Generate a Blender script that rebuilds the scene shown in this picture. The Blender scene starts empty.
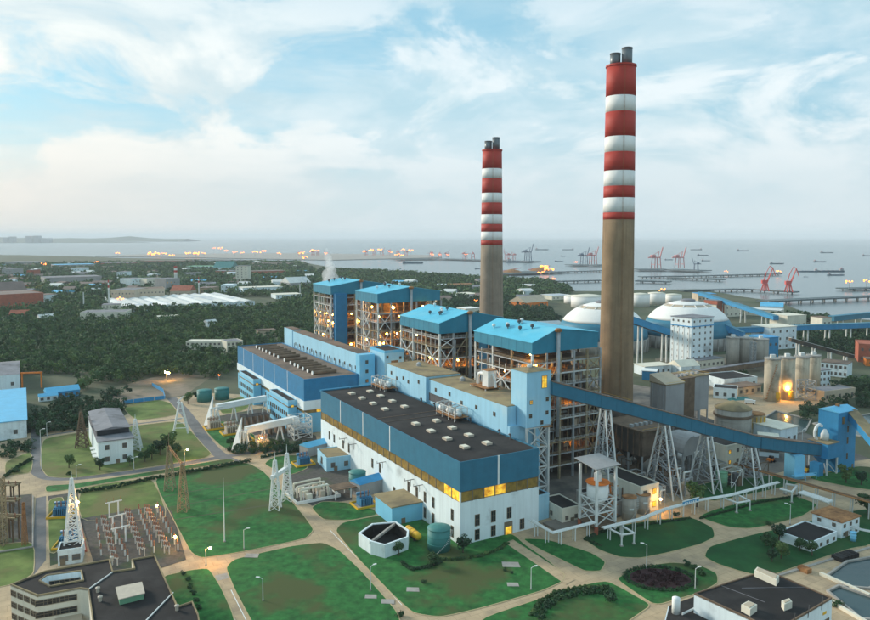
import bpy, math, random
import numpy as np
from mathutils import Vector, Matrix
R = math.radians
rng = random.Random(7)
scene = bpy.context.scene

# ------------------------------------------------------------------ camera
cam_data = bpy.data.cameras.new('camera')
cam = bpy.data.objects.new('camera', cam_data)
scene.collection.objects.link(cam)
cam.location = (0, 0, 120)
cam.rotation_euler = (R(90) - math.atan(49 / 728), 0, 0)
cam_data.sensor_width = 36
cam_data.lens = 36 * 728 / 870
cam_data.shift_y = -25 / 870
cam_data.clip_start = 1
cam_data.clip_end = 120000
scene.camera = cam

# ------------------------------------------------------------------ sky, sun, exposure
SUN_AZ, SUN_EL = R(-62), R(20)
world = bpy.data.worlds.new('World')
scene.world = world
world.use_nodes = True
wt = world.node_tree
wt.nodes.clear()

def wn(kind, **kw):
    n = wt.nodes.new(kind)
    for k, v in kw.items():
        setattr(n, k, v)
    return n

def wmath(op, a, b=None, clamp=False):
    n = wn('ShaderNodeMath', operation=op, use_clamp=clamp)
    for i, v in enumerate((a, b)):
        if v is None:
            continue
        if isinstance(v, (int, float)):
            n.inputs[i].default_value = v
        else:
            wt.links.new(v, n.inputs[i])
    return n.outputs[0]

def wmix(fac, a, b):
    n = wn('ShaderNodeMix', data_type='RGBA')
    for sock, v in ((n.inputs[0], fac), (n.inputs[6], a), (n.inputs[7], b)):
        if isinstance(v, (int, float)):
            sock.default_value = v
        elif isinstance(v, tuple):
            sock.default_value = (*v, 1)
        else:
            wt.links.new(v, sock)
    return n.outputs[2]

def wramp(fac, p0, p1):
    n = wn('ShaderNodeMapRange', interpolation_type='SMOOTHSTEP')
    n.inputs[1].default_value = p0
    n.inputs[2].default_value = p1
    wt.links.new(fac, n.inputs[0])
    return n.outputs[0]

sky = wn('ShaderNodeTexSky', sky_type='NISHITA', sun_disc=False)
sky.sun_elevation = SUN_EL
sky.sun_rotation = SUN_AZ
sky.altitude = 100
sky.air_density = 1.0
sky.dust_density = 1.5
sky.ozone_density = 2.0
tc = wn('ShaderNodeTexCoord')
sep = wn('ShaderNodeSeparateXYZ')
wt.links.new(tc.outputs['Generated'], sep.inputs[0])
dx, dy, dz = sep.outputs
up = wmath('ADD', wmath('MAXIMUM', dz, 0.0), 0.10)
uvw = wn('ShaderNodeCombineXYZ')
wt.links.new(wmath('DIVIDE', dx, up), uvw.inputs[0])
wt.links.new(wmath('DIVIDE', dy, up), uvw.inputs[1])

def wnoise(scale, detail, rough, dist=0.0, off=(0, 0, 0), vec=None):
    m = wn('ShaderNodeMapping')
    m.inputs['Location'].default_value = off
    wt.links.new(vec or uvw.outputs[0], m.inputs[0])
    n = wn('ShaderNodeTexNoise')
    n.inputs['Scale'].default_value = scale
    n.inputs['Detail'].default_value = detail
    n.inputs['Roughness'].default_value = rough
    n.inputs['Distortion'].default_value = dist
    wt.links.new(m.outputs[0], n.inputs['Vector'])
    return n.outputs['Fac']

# billowing cloud banks seen side on: noise in flattened direction space, lit from above by comparing two heights
flat = wn('ShaderNodeVectorMath', operation='MULTIPLY')
wt.links.new(tc.outputs['Generated'], flat.inputs[0])
flat.inputs[1].default_value = (1.0, 1.0, 2.3)
bank = wnoise(4.6, 9, 0.57, 0.55, (2.35, 0.15, 0.55), flat.outputs[0])
bank_up = wnoise(4.6, 9, 0.57, 0.55, (2.35 + .02, 0.15 + .02, 0.55 + .085), flat.outputs[0])
relief = wramp(wmath('SUBTRACT', bank, bank_up), -0.10, 0.13)
deck = wnoise(0.42, 9, 0.56, 0.35, (3.1, 1.7, 0))          # the broken cloud deck
shade = wnoise(0.55, 7, 0.6, 0.2, (9.3, 4.2, 2))
deck_mask = wramp(deck, 0.42, 0.56)
low = wramp(dz, 0.42, 0.16)
bank_mask = wmath('MULTIPLY', wramp(bank, 0.40, 0.54), wmath('ADD', wmath('MULTIPLY', low, 0.65), 0.35))
cloud_mask = wmath('MAXIMUM', wmath('MULTIPLY', deck_mask, 0.75), bank_mask)
# nearness to the sun: the veil of cloud is warmer and brighter there
sv = (math.sin(SUN_AZ) * math.cos(SUN_EL), math.cos(SUN_AZ) * math.cos(SUN_EL), math.sin(SUN_EL))
dotn = wn('ShaderNodeVectorMath', operation='DOT_PRODUCT')
wt.links.new(tc.outputs['Generated'], dotn.inputs[0])
dotn.inputs[1].default_value = sv
near_sun = wramp(dotn.outputs['Value'], 0.45, 0.98)
clear = wmix(1.0, sky.outputs[0], (1, 1, 1))
tint = wn('ShaderNodeMix', data_type='RGBA', blend_type='MULTIPLY')
tint.inputs[0].default_value = 1.0
wt.links.new(sky.outputs[0], tint.inputs[6])
tint.inputs[7].default_value = (0.72, 1.0, 1.02, 1)
blue = wmix(0.70, tint.outputs[2], (2.7, 5.0, 6.2))
grey = wmix(near_sun, (3.9, 5.4, 6.0), (5.5, 5.9, 5.9))
lit = wmix(near_sun, (6.9, 7.3, 7.4), (8.6, 8.1, 7.2))
cloud = wmix(wmath('ADD', wmath('MULTIPLY', relief, 0.7), wmath('MULTIPLY', wramp(shade, 0.40, 0.58), 0.3)), grey, lit)
body = wmix(wmath('MULTIPLY', cloud_mask, 0.88), blue, cloud)
veil = wmix(near_sun, (4.9, 5.6, 5.9), (6.5, 6.0, 5.4))
final = wmix(wmath('MULTIPLY', wramp(dz, 0.20, 0.0), 0.90), body, veil)
bg = wn('ShaderNodeBackground')
bg.inputs['Strength'].default_value = 0.083
wt.links.new(final, bg.inputs['Color'])
wo = wn('ShaderNodeOutputWorld')
wt.links.new(bg.outputs[0], wo.inputs[0])

sun_data = bpy.data.lights.new('sun', 'SUN')
sun_data.energy = 2.1
sun_data.angle = R(12)
sun_data.color = (1.0, 0.90, 0.76)
sun = bpy.data.objects.new('sun', sun_data)
scene.collection.objects.link(sun)
sun.rotation_euler = Vector((-sv[0], -sv[1], -sv[2])).to_track_quat('-Z', 'Y').to_euler()

scene.view_settings.view_transform = 'Standard'
scene.view_settings.look = 'None'
scene.view_settings.exposure = 0.79
scene.view_settings.gamma = 1.0
scene.view_settings.use_curve_mapping = False
scene.cycles.use_denoising = True
scene.cycles.denoiser = 'OPENIMAGEDENOISE'
scene.cycles.max_bounces = 5
scene.cycles.diffuse_bounces = 3
scene.cycles.glossy_bounces = 2
scene.cycles.transmission_bounces = 2
scene.cycles.volume_bounces = 2
scene.cycles.caustics_reflective = False
scene.cycles.caustics_refractive = False
scene.cycles.sample_clamp_indirect = 4.0
scene.cycles.volume_step_rate = 4.0

# ------------------------------------------------------------------ materials
MATS = {}

def mat(name, col, rough=0.7, var=0.12, scale=0.15, metal=0.0, col2=None, streak=0.0, emit=0.0,
        joints=0.0, patch=0.0, patch_scale=0.02, patch_col=None, spec=0.35, bump=0.0):
    """Principled material: base colour broken up by world-position noise, optional vertical streaks and stain patches."""
    m = bpy.data.materials.new(name)
    m.use_nodes = True
    nt = m.node_tree
    b = nt.nodes['Principled BSDF']
    b.inputs['Roughness'].default_value = rough
    b.inputs['Metallic'].default_value = metal
    b.inputs['Specular IOR Level'].default_value = spec
    geo = nt.nodes.new('ShaderNodeNewGeometry')

    def noise(sc, det=4, stretch=None, off=0.0):
        mp = nt.nodes.new('ShaderNodeMapping')
        mp.inputs['Scale'].default_value = stretch or (1, 1, 1)
        mp.inputs['Location'].default_value = (off, off * 1.3, off * .7)
        nt.links.new(geo.outputs['Position'], mp.inputs[0])
        n = nt.nodes.new('ShaderNodeTexNoise')
        n.inputs['Scale'].default_value = sc
        n.inputs['Detail'].default_value = det
        n.inputs['Roughness'].default_value = 0.6
        nt.links.new(mp.outputs[0], n.inputs['Vector'])
        return n.outputs['Fac']

    def rmp(f, a, c):
        n = nt.nodes.new('ShaderNodeMapRange')
        n.inputs[1].default_value = a
        n.inputs[2].default_value = c
        nt.links.new(f, n.inputs[0])
        return n.outputs[0]

    def mixc(f, a, c):
        n = nt.nodes.new('ShaderNodeMix')
        n.data_type = 'RGBA'
        for s, v in ((n.inputs[0], f), (n.inputs[6], a), (n.inputs[7], c)):
            if isinstance(v, tuple):
                s.default_value = (*v[:3], 1)
            elif isinstance(v, (int, float)):
                s.default_value = v
            else:
                nt.links.new(v, s)
        return n.outputs[2]
    dark = tuple(max(0, c * (1 - var)) for c in col)
    light = tuple(min(1, c * (1 + var)) for c in (col2 or col))
    c = mixc(rmp(noise(scale, 6), 0.3, 0.7), dark, light)
    if patch:
        f = rmp(noise(patch_scale, 5, None, 37.0), 0.60 - patch * .2, 0.72 - patch * .2)
        c = mixc(f, c, patch_col or tuple(x * .6 for x in col))
    if streak:
        f = rmp(noise(0.55, 5, (1, 1, 0.04), 11.0), 0.45, 0.80)
        mm = nt.nodes.new('ShaderNodeMath')
        mm.operation = 'MULTIPLY'
        nt.links.new(f, mm.inputs[0])
        mm.inputs[1].default_value = streak
        c = mixc(mm.outputs[0], c, tuple(x * .35 for x in col))
    if joints:
        mp = nt.nodes.new('ShaderNodeMapping')
        mp.inputs['Rotation'].default_value = (0, 0, -R(29.63))
        nt.links.new(geo.outputs['Position'], mp.inputs[0])
        bk = nt.nodes.new('ShaderNodeTexBrick')
        bk.inputs['Scale'].default_value = 1.0
        bk.inputs['Brick Width'].default_value = joints
        bk.inputs['Row Height'].default_value = joints * .8
        bk.inputs['Mortar Size'].default_value = .06
        bk.inputs['Color1'].default_value = (1, 1, 1, 1)
        bk.inputs['Color2'].default_value = (.90, .90, .90, 1)
        bk.inputs['Mortar'].default_value = (.62, .60, .58, 1)
        nt.links.new(mp.outputs[0], bk.inputs['Vector'])
        mu = nt.nodes.new('ShaderNodeMix')
        mu.data_type = 'RGBA'
        mu.blend_type = 'MULTIPLY'
        mu.inputs[0].default_value = 1.0
        nt.links.new(c, mu.inputs[6])
        nt.links.new(bk.outputs['Color'], mu.inputs[7])
        c = mu.outputs[2]
    nt.links.new(c, b.inputs['Base Color'])
    if bump:
        bp = nt.nodes.new('ShaderNodeBump')
        bp.inputs['Strength'].default_value = bump
        bp.inputs['Distance'].default_value = 0.3
        nt.links.new(noise(scale * 6, 3), bp.inputs['Height'])
        nt.links.new(bp.outputs[0], b.inputs['Normal'])
    if emit:
        nt.links.new(c, b.inputs['Emission Color'])
        b.inputs['Emission Strength'].default_value = emit
    MATS[name] = m
    return m

mat('earth', (.085, .095, .055), .95, .3, .02, patch=.6, patch_scale=.008, patch_col=(.05, .075, .035))
mat('dirt', (.24, .19, .14), .95, .25, .05, patch=.5, patch_scale=.02, patch_col=(.13, .12, .08))
mat('road_concrete', (.51, .38, .24), .9, .12, .25, patch=.5, patch_scale=.05, patch_col=(.38, .29, .195), bump=.1, joints=5.0)
mat('road_asphalt', (.17, .165, .165), .9, .15, .2, patch=.4, patch_scale=.06, patch_col=(.12, .12, .12))
mat('yard', (.19, .165, .14), .95, .3, .07, patch=.7, patch_scale=.03, patch_col=(.085, .08, .075))
mat('kerb', (.46, .37, .21), .9, .15, .8)
mat('lawn', (.013, .105, .022), .95, .34, .30, col2=(.026, .145, .032), patch=.5, patch_scale=.035, patch_col=(.070, .090, .028), bump=.12)
mat('lawn_olive', (.085, .14, .026), .95, .3, .09, col2=(.13, .18, .045), patch=.55, patch_scale=.04, patch_col=(.15, .145, .05), bump=.12)
mat('lawn_deep', (.011, .080, .020), .95, .3, .12, patch=.4, patch_scale=.05, patch_col=(.03, .09, .025), bump=.12)
mat('gravel', (.085, .078, .07), .95, .35, .6, patch=.4, patch_scale=.08, patch_col=(.06, .085, .04))
mat('white_wall', (.76, .86, .89), .75, .05, .08, streak=.28, patch=.15, patch_scale=.06)
mat('pale_blue_wall', (.34, .63, .80), .7, .06, .08, streak=.22, patch=.12, patch_scale=.05, patch_col=(.42, .66, .78))
mat('sky_blue_wall', (.20, .55, .78), .6, .07, .1, streak=.12)
mat('deep_blue_panel', (.030, .165, .265), .55, .10, .25, streak=.15)
mat('royal_blue_panel', (.022, .20, .40), .55, .10, .25, streak=.18)
mat('roof_cyan', (.10, .50, .69), .5, .10, .10, patch=.4, patch_scale=.05, patch_col=(.16, .54, .70))
mat('boiler_blue', (.030, .225, .335), .5, .10, .2, streak=.15)
mat('transfer_blue', (.035, .26, .50), .55, .1, .2, streak=.2)
mat('roof_black', (.017, .0155, .016), .9, .35, .12, patch=.5, patch_scale=.06, patch_col=(.034, .031, .03), joints=9.0)
mat('roof_brown', (.19, .135, .10), .9, .2, .15, patch=.6, patch_scale=.06, patch_col=(.11, .085, .07))
mat('roof_tan', (.30, .235, .13), .9, .2, .15, patch=.5, patch_scale=.08, patch_col=(.20, .16, .10))
mat('roof_grey', (.22, .22, .24), .8, .2, .12, streak=.2, patch=.5, patch_scale=.08)
mat('white_paint', (.80, .82, .80), .6, .05, .3)
mat('white_steel', (.70, .72, .70), .55, .10, .3, streak=.1)
mat('grey_steel', (.38, .40, .41), .55, .2, .3, metal=.2)
mat('pale_steel', (.62, .63, .60), .55, .15, .2)
mat('pier_dark', (.085, .12, .13), .9, .2, .05)
mat('dark_steel', (.10, .10, .105), .6, .3, .3, metal=.2)
mat('rust', (.24, .105, .04), .9, .4, .35, col2=(.34, .17, .07))
mat('brown_steel', (.17, .115, .075), .8, .35, .2, streak=.3)
mat('furnace', (.13, .095, .07), .85, .45, .15, streak=.4, patch=.6, patch_scale=.08, patch_col=(.05, .045, .04))
mat('ochre_steel', (.33, .26, .16), .8, .3, .25)
mat('chimney_concrete', (.285, .195, .115), .95, .15, .12, streak=.55, patch=.3, patch_scale=.05, patch_col=(.22, .155, .10), bump=.1)
mat('chimney_grey', (.31, .25, .19), .95, .15, .12, streak=.55, bump=.1)
mat('band_red', (.46, .045, .030), .65, .10, .12, streak=.10)
mat('band_white', (.84, .82, .78), .65, .05, .12, streak=.12)
mat('flue', (.16, .18, .19), .45, .2, .2, metal=.5, streak=.2)
mat('concrete', (.36, .34, .31), .95, .2, .15, streak=.35)
mat('concrete_warm', (.52, .45, .34), .95, .15, .12, streak=.6, patch=.3, patch_scale=.08)
mat('concrete_silo', (.40, .37, .32), .95, .15, .12, streak=.5)
mat('cream_wall', (.74, .70, .58), .8, .08, .15, streak=.2)
mat('tan_wall', (.52, .43, .32), .85, .12, .1, streak=.2)
mat('grey_cladding', (.34, .34, .34), .6, .12, .1, streak=.3)
mat('dome_white', (.86, .84, .80), .6, .05, .05, streak=.08)
mat('dome_blue', (.035, .20, .30), .55, .12, .08, streak=.1)
mat('tank_green', (.050, .215, .205), .6, .12, .15, streak=.2)
mat('tank_light_green', (.16, .36, .22), .6, .12, .2, streak=.15)
mat('yellow_paint', (.72, .42, .03), .6, .15, .3)
mat('orange_paint', (.72, .20, .03), .7, .25, .3)
mat('crane_red', (.62, .10, .09), .6, .1, .1)
mat('crane_pink', (.58, .20, .20), .6, .1, .1)
mat('crane_dark', (.13, .17, .24), .6, .1, .1)
mat('ship_hull', (.06, .12, .17), .6, .2, .02)
mat('ship_deck', (.34, .34, .36), .8, .2, .02)
mat('glass_dark', (.020, .026, .032), .15, .3, .3, spec=.6)
mat('glass_grey', (.095, .105, .115), .3, .3, .3, spec=.5)
mat('glass_painted_glow', (.20, .135, .035), .35, .35, .4, col2=(.30, .19, .04), spec=.5)  # amber of a lit interior put into the glass colour, not emitted
mat('glass_lit', (.90, .27, .015), .4, .6, .45, col2=(1.0, .42, .04), emit=.55)
mat('frame_brown', (.20, .16, .11), .7, .2, .3)
mat('skylight_tan', (.52, .45, .36), .6, .1, .5)
mat('lamp_orange', (1.0, .40, .05), .4, .0, 1, emit=90)
mat('lamp_yellow', (1.0, .50, .10), .4, .0, 1, emit=170)
mat('port_glow', (1.0, .22, .03), .4, .0, 1, emit=4.0)
mat('bark', (.085, .06, .04), .95, .3, .6)
mat('hedge_leaf', (.035, .12, .035), .85, .35, 1.2, col2=(.06, .17, .05))
mat('hedge_bright', (.09, .25, .06), .85, .3, 1.2)
mat('flower_dark', (.045, .018, .02), .9, .4, 1.0)
mat('coal', (.018, .017, .017), .8, .5, .5)
mat('porcelain', (.30, .15, .10), .35, .2, .5)
mat('porcelain_white', (.68, .64, .60), .35, .1, .5)
mat('transformer_blue', (.06, .21, .36), .5, .2, .3)
mat('warehouse_roof', (.68, .68, .64), .6, .12, .05, patch=.4, patch_scale=.02, patch_col=(.42, .47, .52))
mat('brick_red', (.40, .12, .07), .85, .2, .2)
mat('city_roof', (.20, .15, .13), .9, .2, .05)
mat('sign_blue', (.05, .30, .58), .6, .1, .3)
mat('blue_sheet', (.13, .48, .74), .5, .08, .15, streak=.08)

def leaf_mat(name, c1, c2, c3):
    m = bpy.data.materials.new(name)
    m.use_nodes = True
    nt = m.node_tree
    b = nt.nodes['Principled BSDF']
    b.inputs['Roughness'].default_value = .75
    b.inputs['Specular IOR Level'].default_value = .2
    at = nt.nodes.new('ShaderNodeAttribute')
    at.attribute_name = 'tint'
    rp = nt.nodes.new('ShaderNodeValToRGB')
    e = rp.color_ramp.elements
    e[0].position, e[0].color = 0, (*c1, 1)
    e[1].position, e[1].color = 1, (*c3, 1)
    k = e.new(.5)
    k.color = (*c2, 1)
    nt.links.new(at.outputs['Fac'], rp.inputs[0])
    nt.links.new(rp.outputs[0], b.inputs['Base Color'])
    MATS[name] = m

leaf_mat('leaf', (.028, .070, .032), (.062, .125, .046), (.125, .195, .060))
leaf_mat('leaf_dark', (.022, .055, .032), (.036, .085, .040), (.060, .120, .048))

def water_mat(name, col, rough, scale, bump):
    m = bpy.data.materials.new(name)
    m.use_nodes = True
    nt = m.node_tree
    b = nt.nodes['Principled BSDF']
    b.inputs['Base Color'].default_value = (*col, 1)
    b.inputs['Roughness'].default_value = rough
    b.inputs['IOR'].default_value = 1.33
    geo = nt.nodes.new('ShaderNodeNewGeometry')
    n = nt.nodes.new('ShaderNodeTexNoise')
    n.inputs['Scale'].default_value = scale
    n.inputs['Detail'].default_value = 5
    nt.links.new(geo.outputs['Position'], n.inputs['Vector'])
    bp = nt.nodes.new('ShaderNodeBump')
    bp.inputs['Strength'].default_value = bump
    bp.inputs['Distance'].default_value = 1.0
    nt.links.new(n.outputs['Fac'], bp.inputs['Height'])
    nt.links.new(bp.outputs[0], b.inputs['Normal'])
    MATS[name] = m

water_mat('sea_water', (.16, .20, .21), .25, .03, .25)
water_mat('pond_water', (.04, .075, .08), .12, .4, .08)

# ------------------------------------------------------------------ mesh helpers
COL = scene.collection
THETA = R(29.63)                      # the plant grid: local x = across the halls, local y = along them
OX, OY = 9.7, 275.0                   # near corner of the near turbine hall
AX = (-math.sin(THETA), math.cos(THETA))
BX = (math.cos(THETA), math.sin(THETA))

def W(a, b):
    return (OX + a * AX[0] + b * BX[0], OY + a * AX[1] + b * BX[1])

class MB:
    def __init__(self):
        self.v, self.f = [], []

    def add(self, vs, fs):
        n = len(self.v)
        self.v += [tuple(x) for x in vs]
        self.f += [tuple(i + n for i in f) for f in fs]
        return self

    def box(self, x0, x1, y0, y1, z0, z1):
        return self.add([(x0, y0, z0), (x1, y0, z0), (x1, y1, z0), (x0, y1, z0), (x0, y0, z1), (x1, y0, z1), (x1, y1, z1), (x0, y1, z1)],
                        [(0, 3, 2, 1), (4, 5, 6, 7), (0, 1, 5, 4), (1, 2, 6, 5), (2, 3, 7, 6), (3, 0, 4, 7)])

    def bar(self, p, q, w, h=None):
        """square bar between two points"""
        return self.tube(p, q, w * .707, n=4, r2=None, flat=h)

    def tube(self, p, q, r, n=8, r2=None, flat=None, cap=True):
        p, q = Vector(p), Vector(q)
        d = (q - p)
        if d.length < 1e-6:
            return self
        d.normalize()
        u = d.cross(Vector((0, 0, 1)))
        if u.length < 1e-3:
            u = Vector((1, 0, 0))
        u.normalize()
        w = u.cross(d)
        vs = []
        off = math.pi / 4 if n == 4 else 0
        for c, rr in ((p, r), (q, r if r2 is None else r2)):
            for k in range(n):
                t = off + 2 * math.pi * k / n
                vs.append(c + u * (math.cos(t) * rr) + w * (math.sin(t) * rr))
        fs = [(k, (k + 1) % n, n + (k + 1) % n, n + k) for k in range(n)]
        if cap:
            fs += [tuple(range(n - 1, -1, -1)), tuple(range(n, 2 * n))]
        return self.add(vs, fs)

    def pipe(self, pts, r, n=8):
        for a, b in zip(pts, pts[1:]):
            self.tube(a, b, r, n)
        return self

    def lathe(self, prof, n=24, c=(0, 0)):
        vs = [(c[0] + r * math.cos(2 * math.pi * k / n), c[1] + r * math.sin(2 * math.pi * k / n), z) for r, z in prof for k in range(n)]
        fs = [(i * n + k, i * n + (k + 1) % n, (i + 1) * n + (k + 1) % n, (i + 1) * n + k) for i in range(len(prof) - 1) for k in range(n)]
        if prof[0][0] > .01:
            fs.append(tuple(range(n - 1, -1, -1)))
        if prof[-1][0] > .01:
            fs.append(tuple((len(prof) - 1) * n + k for k in range(n)))
        return self.add(vs, fs)

    def prism(self, poly, z0, z1):
        if area(poly) < 0:
            poly = poly[::-1]
        n = len(poly)
        vs = [(x, y, z0) for x, y in poly] + [(x, y, z1) for x, y in poly]
        fs = [(k, (k + 1) % n, n + (k + 1) % n, n + k) for k in range(n)]
        fs += [tuple(range(n - 1, -1, -1)), tuple(range(n, 2 * n))]
        return self.add(vs, fs)

    def sheet(self, poly, z):
        if area(poly) < 0:
            poly = poly[::-1]
        return self.add([(x, y, z) for x, y in poly], [tuple(range(len(poly)))])

    def ring(self, poly, w, z0, z1):
        """a strip of width w just inside a polygon outline"""
        if area(poly) < 0:
            poly = poly[::-1]
        inn = inset(poly, w)
        n = len(poly)
        vs = [(x, y, z) for z in (z0, z1) for P in (poly, inn) for x, y in P]
        fs = []
        for k in range(n):
            j = (k + 1) % n
            fs += [(2 * n + k, 2 * n + j, 3 * n + j, 3 * n + k), (k, j, 2 * n + j, 2 * n + k), (n + j, n + k, 3 * n + k, 3 * n + j)]
        return self.add(vs, fs)

    def dome(self, c, r, h, n=32, m=8, z0=0):
        prof = [(r * math.cos(t * math.pi / 2 / m), z0 + h * math.sin(t * math.pi / 2 / m)) for t in range(m)] + [(0.02, z0 + h)]
        return self.lathe(prof, n, c)

    def ball(self, c, r, n=8, m=5):
        prof = [(max(.005, r * math.sin(math.pi * t / m)), c[2] - r * math.cos(math.pi * t / m)) for t in range(m + 1)]
        return self.lathe(prof, n, c[:2])

    def mesh(self, name, mt, smooth=False):
        me = bpy.data.meshes.new(name)
        me.from_pydata(self.v, [], self.f)
        me.materials.append(MATS[mt])
        if smooth:
            me.polygons.foreach_set('use_smooth', [True] * len(me.polygons))
        me.update()
        return me

    def build(self, name, mt, parent=None, smooth=False, loc=None, rz=None):
        return put(name, self.mesh(name, mt, smooth), parent, loc, rz)

def put(name, me, parent=None, loc=None, rz=None):
    o = bpy.data.objects.new(name, me)
    COL.objects.link(o)
    if parent is not None:
        o.parent = parent
    if loc is not None:
        o.location = loc if len(loc) == 3 else (*loc, 0)
    if rz is not None:
        o.rotation_euler = (0, 0, rz)
    return o

def area(p):
    return .5 * sum(p[i][0] * p[(i + 1) % len(p)][1] - p[(i + 1) % len(p)][0] * p[i][1] for i in range(len(p)))

def inset(p, w):
    n = len(p)
    out = []
    for i in range(n):
        a, b, c = Vector(p[i - 1]), Vector(p[i]), Vector(p[(i + 1) % n])
        d1, d2 = (b - a).normalized(), (c - b).normalized()
        n1, n2 = Vector((-d1.y, d1.x)), Vector((-d2.y, d2.x))
        m = (n1 + n2)
        m = m / max(.5, m.length_squared / 2) if m.length > 1e-4 else n1
        out.append(tuple(b + m * w))
    return out

def smooth_poly(p, it=2):
    for n_ in range(it):
        q = []
        f = .13 if n_ == 0 else .25
        for i in range(len(p)):
            a, b = p[i], p[(i + 1) % len(p)]
            q += [(a[0] * (1 - f) + b[0] * f, a[1] * (1 - f) + b[1] * f), (a[0] * f + b[0] * (1 - f), a[1] * f + b[1] * (1 - f))]
        p = q
    return p

def inside(x, y, p):
    r = False
    for i in range(len(p)):
        (x1, y1), (x2, y2) = p[i], p[i - 1]
        if (y1 > y) != (y2 > y) and x < (x2 - x1) * (y - y1) / (y2 - y1) + x1:
            r = not r
    return r

def thing(name, label, cat, loc=(0, 0, 0), rz=0.0, group=None):
    o = bpy.data.objects.new(name, None)
    COL.objects.link(o)
    o.location = loc if len(loc) == 3 else (*loc, 0)
    o.rotation_euler = (0, 0, rz)
    o.empty_display_size = 1
    return tag(o, label, cat, group)

def plant(name, label, cat, a, b, group=None):
    return thing(name, label, cat, (*W(a, b), 0), THETA, group)

def tag(o, label, cat, group=None):
    o['label'] = label
    o['category'] = cat
    if group:
        o['group'] = group
    return o

def kind(o, k, label=None):
    o['kind'] = k
    if label:
        o['label'] = label
    return o

def copy_tree(o, loc=None, rz=None, label=None, parent=None):
    c = o.copy()
    COL.objects.link(c)
    if parent is not None:
        c.parent = parent
    if loc is not None:
        c.location = loc if len(loc) == 3 else (*loc, 0)
    if rz is not None:
        c.rotation_euler = (0, 0, rz)
    if label:
        c['label'] = label
    for ch in list(o.children):
        copy_tree(ch, parent=c)
    return c

_cache = {}
def shared(key, fn):
    if key not in _cache:
        _cache[key] = fn()
    return _cache[key]

# ------------------------------------------------------------------ the setting: land, sea, roads, lawns
LAND = [(-9000.0, 9000.0), (-6728.7, 4735.5), (-2627.0, 4610.6), (-2053.4, 4272.7), (-1722.1, 3980.8), (-1176.6, 3807.4), (-649.5, 3502.2), (-528.3, 3126.1), (-407.4, 2822.8), (-120.3, 2499.2), (15.6, 2271.3), (132.0, 2132.3), (268.8, 2056.8), (320.7, 1942.1), (324.7, 1747.0), (306.1, 1587.5), (360.8, 1587.5), (456.6, 1617.0), (601.4, 1647.7), (611.2, 1430.5), (629.1, 1342.0), (571.3, 1088.9), (622.8, 1036.6), (722.9, 925.5), (839.0, 699.6), (900.0, -900.0), (-9000.0, -900.0)]
kind(MB().sheet([(-60000, -2000), (60000, -2000), (60000, 70000), (-60000, 70000)], -3.0).build('sea', 'sea_water'), 'structure', 'pale grey sea running out to the hazy horizon')
kind(MB().prism(LAND, -8, 0).build('ground', 'earth'), 'structure', 'flat coastal land round the power station')
PORT = [(-2024.4, 4336.3), (-1904.3, 4867.2), (-944.0, 5094.0), (-31.7, 4610.6), (39.2, 4073.6), (-526.2, 3648.4), (-1308.5, 4054.7)]
kind(MB().prism(PORT, -8, 0.5).build('port_land', 'concrete'), 'structure', 'low strip of far port land with cranes and lights')
FAR = [(-19501.2, 12528.5), (-9192.2, 12528.5), (-7015.8, 13288.3), (-5193.5, 13288.3), (-7087.4, 15662.6), (-11373.5, 19069.3), (-32501.9, 20886.2)]
kind(MB().prism(FAR, -8, 1).build('far_shore', 'earth'), 'structure', 'hazy far shore on the left horizon')
# low distant hills behind the far shore
hb = MB()
pts = [(-20824.8, 16243.0), (-20379.3, 16243.0), (-19933.9, 16243.0), (-19488.4, 16243.0), (-19043.0, 16243.0), (-18597.5, 16243.0), (-18152.1, 16243.0), (-17706.6, 16243.0), (-17261.2, 16243.0), (-16815.7, 16243.0), (-16370.3, 16243.0), (-15924.8, 16243.0), (-15479.4, 16243.0), (-15033.9, 16243.0), (-14588.5, 16243.0), (-14143.0, 16243.0), (-13697.6, 16243.0), (-13252.1, 16243.0), (-12806.7, 16243.0), (-12361.2, 16243.0), (-11915.8, 16243.0), (-11470.3, 16243.0), (-11024.9, 16243.0), (-10579.4, 16243.0), (-10134.0, 16243.0), (-9688.5, 16243.0), (-9243.1, 16243.0), (-8797.6, 16243.0), (-8352.2, 16243.0), (-7906.7, 16243.0), (-7461.3, 16243.0), (-7015.8, 16243.0), (-6570.4, 16243.0), (-6124.9, 16243.0), (-5679.5, 16243.0)]
for (x, y), (x2, y2) in zip(pts, pts[1:]):
    h1, h2 = 40 + 55 * abs(math.sin(x * .0011) + .4 * math.sin(x * .0047)), 40 + 55 * abs(math.sin(x2 * .0011) + .4 * math.sin(x2 * .0047))
    hb.add([(x, y, 0), (x2, y2, 0), (x2, y2 + 500, h2), (x, y + 500, h1), (x, y + 1500, 0), (x2, y2 + 1500, 0)], [(0, 1, 2, 3), (3, 2, 5, 4)])
kind(hb.build('hills', 'earth'), 'structure', 'faint low hills on the left horizon')

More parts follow.
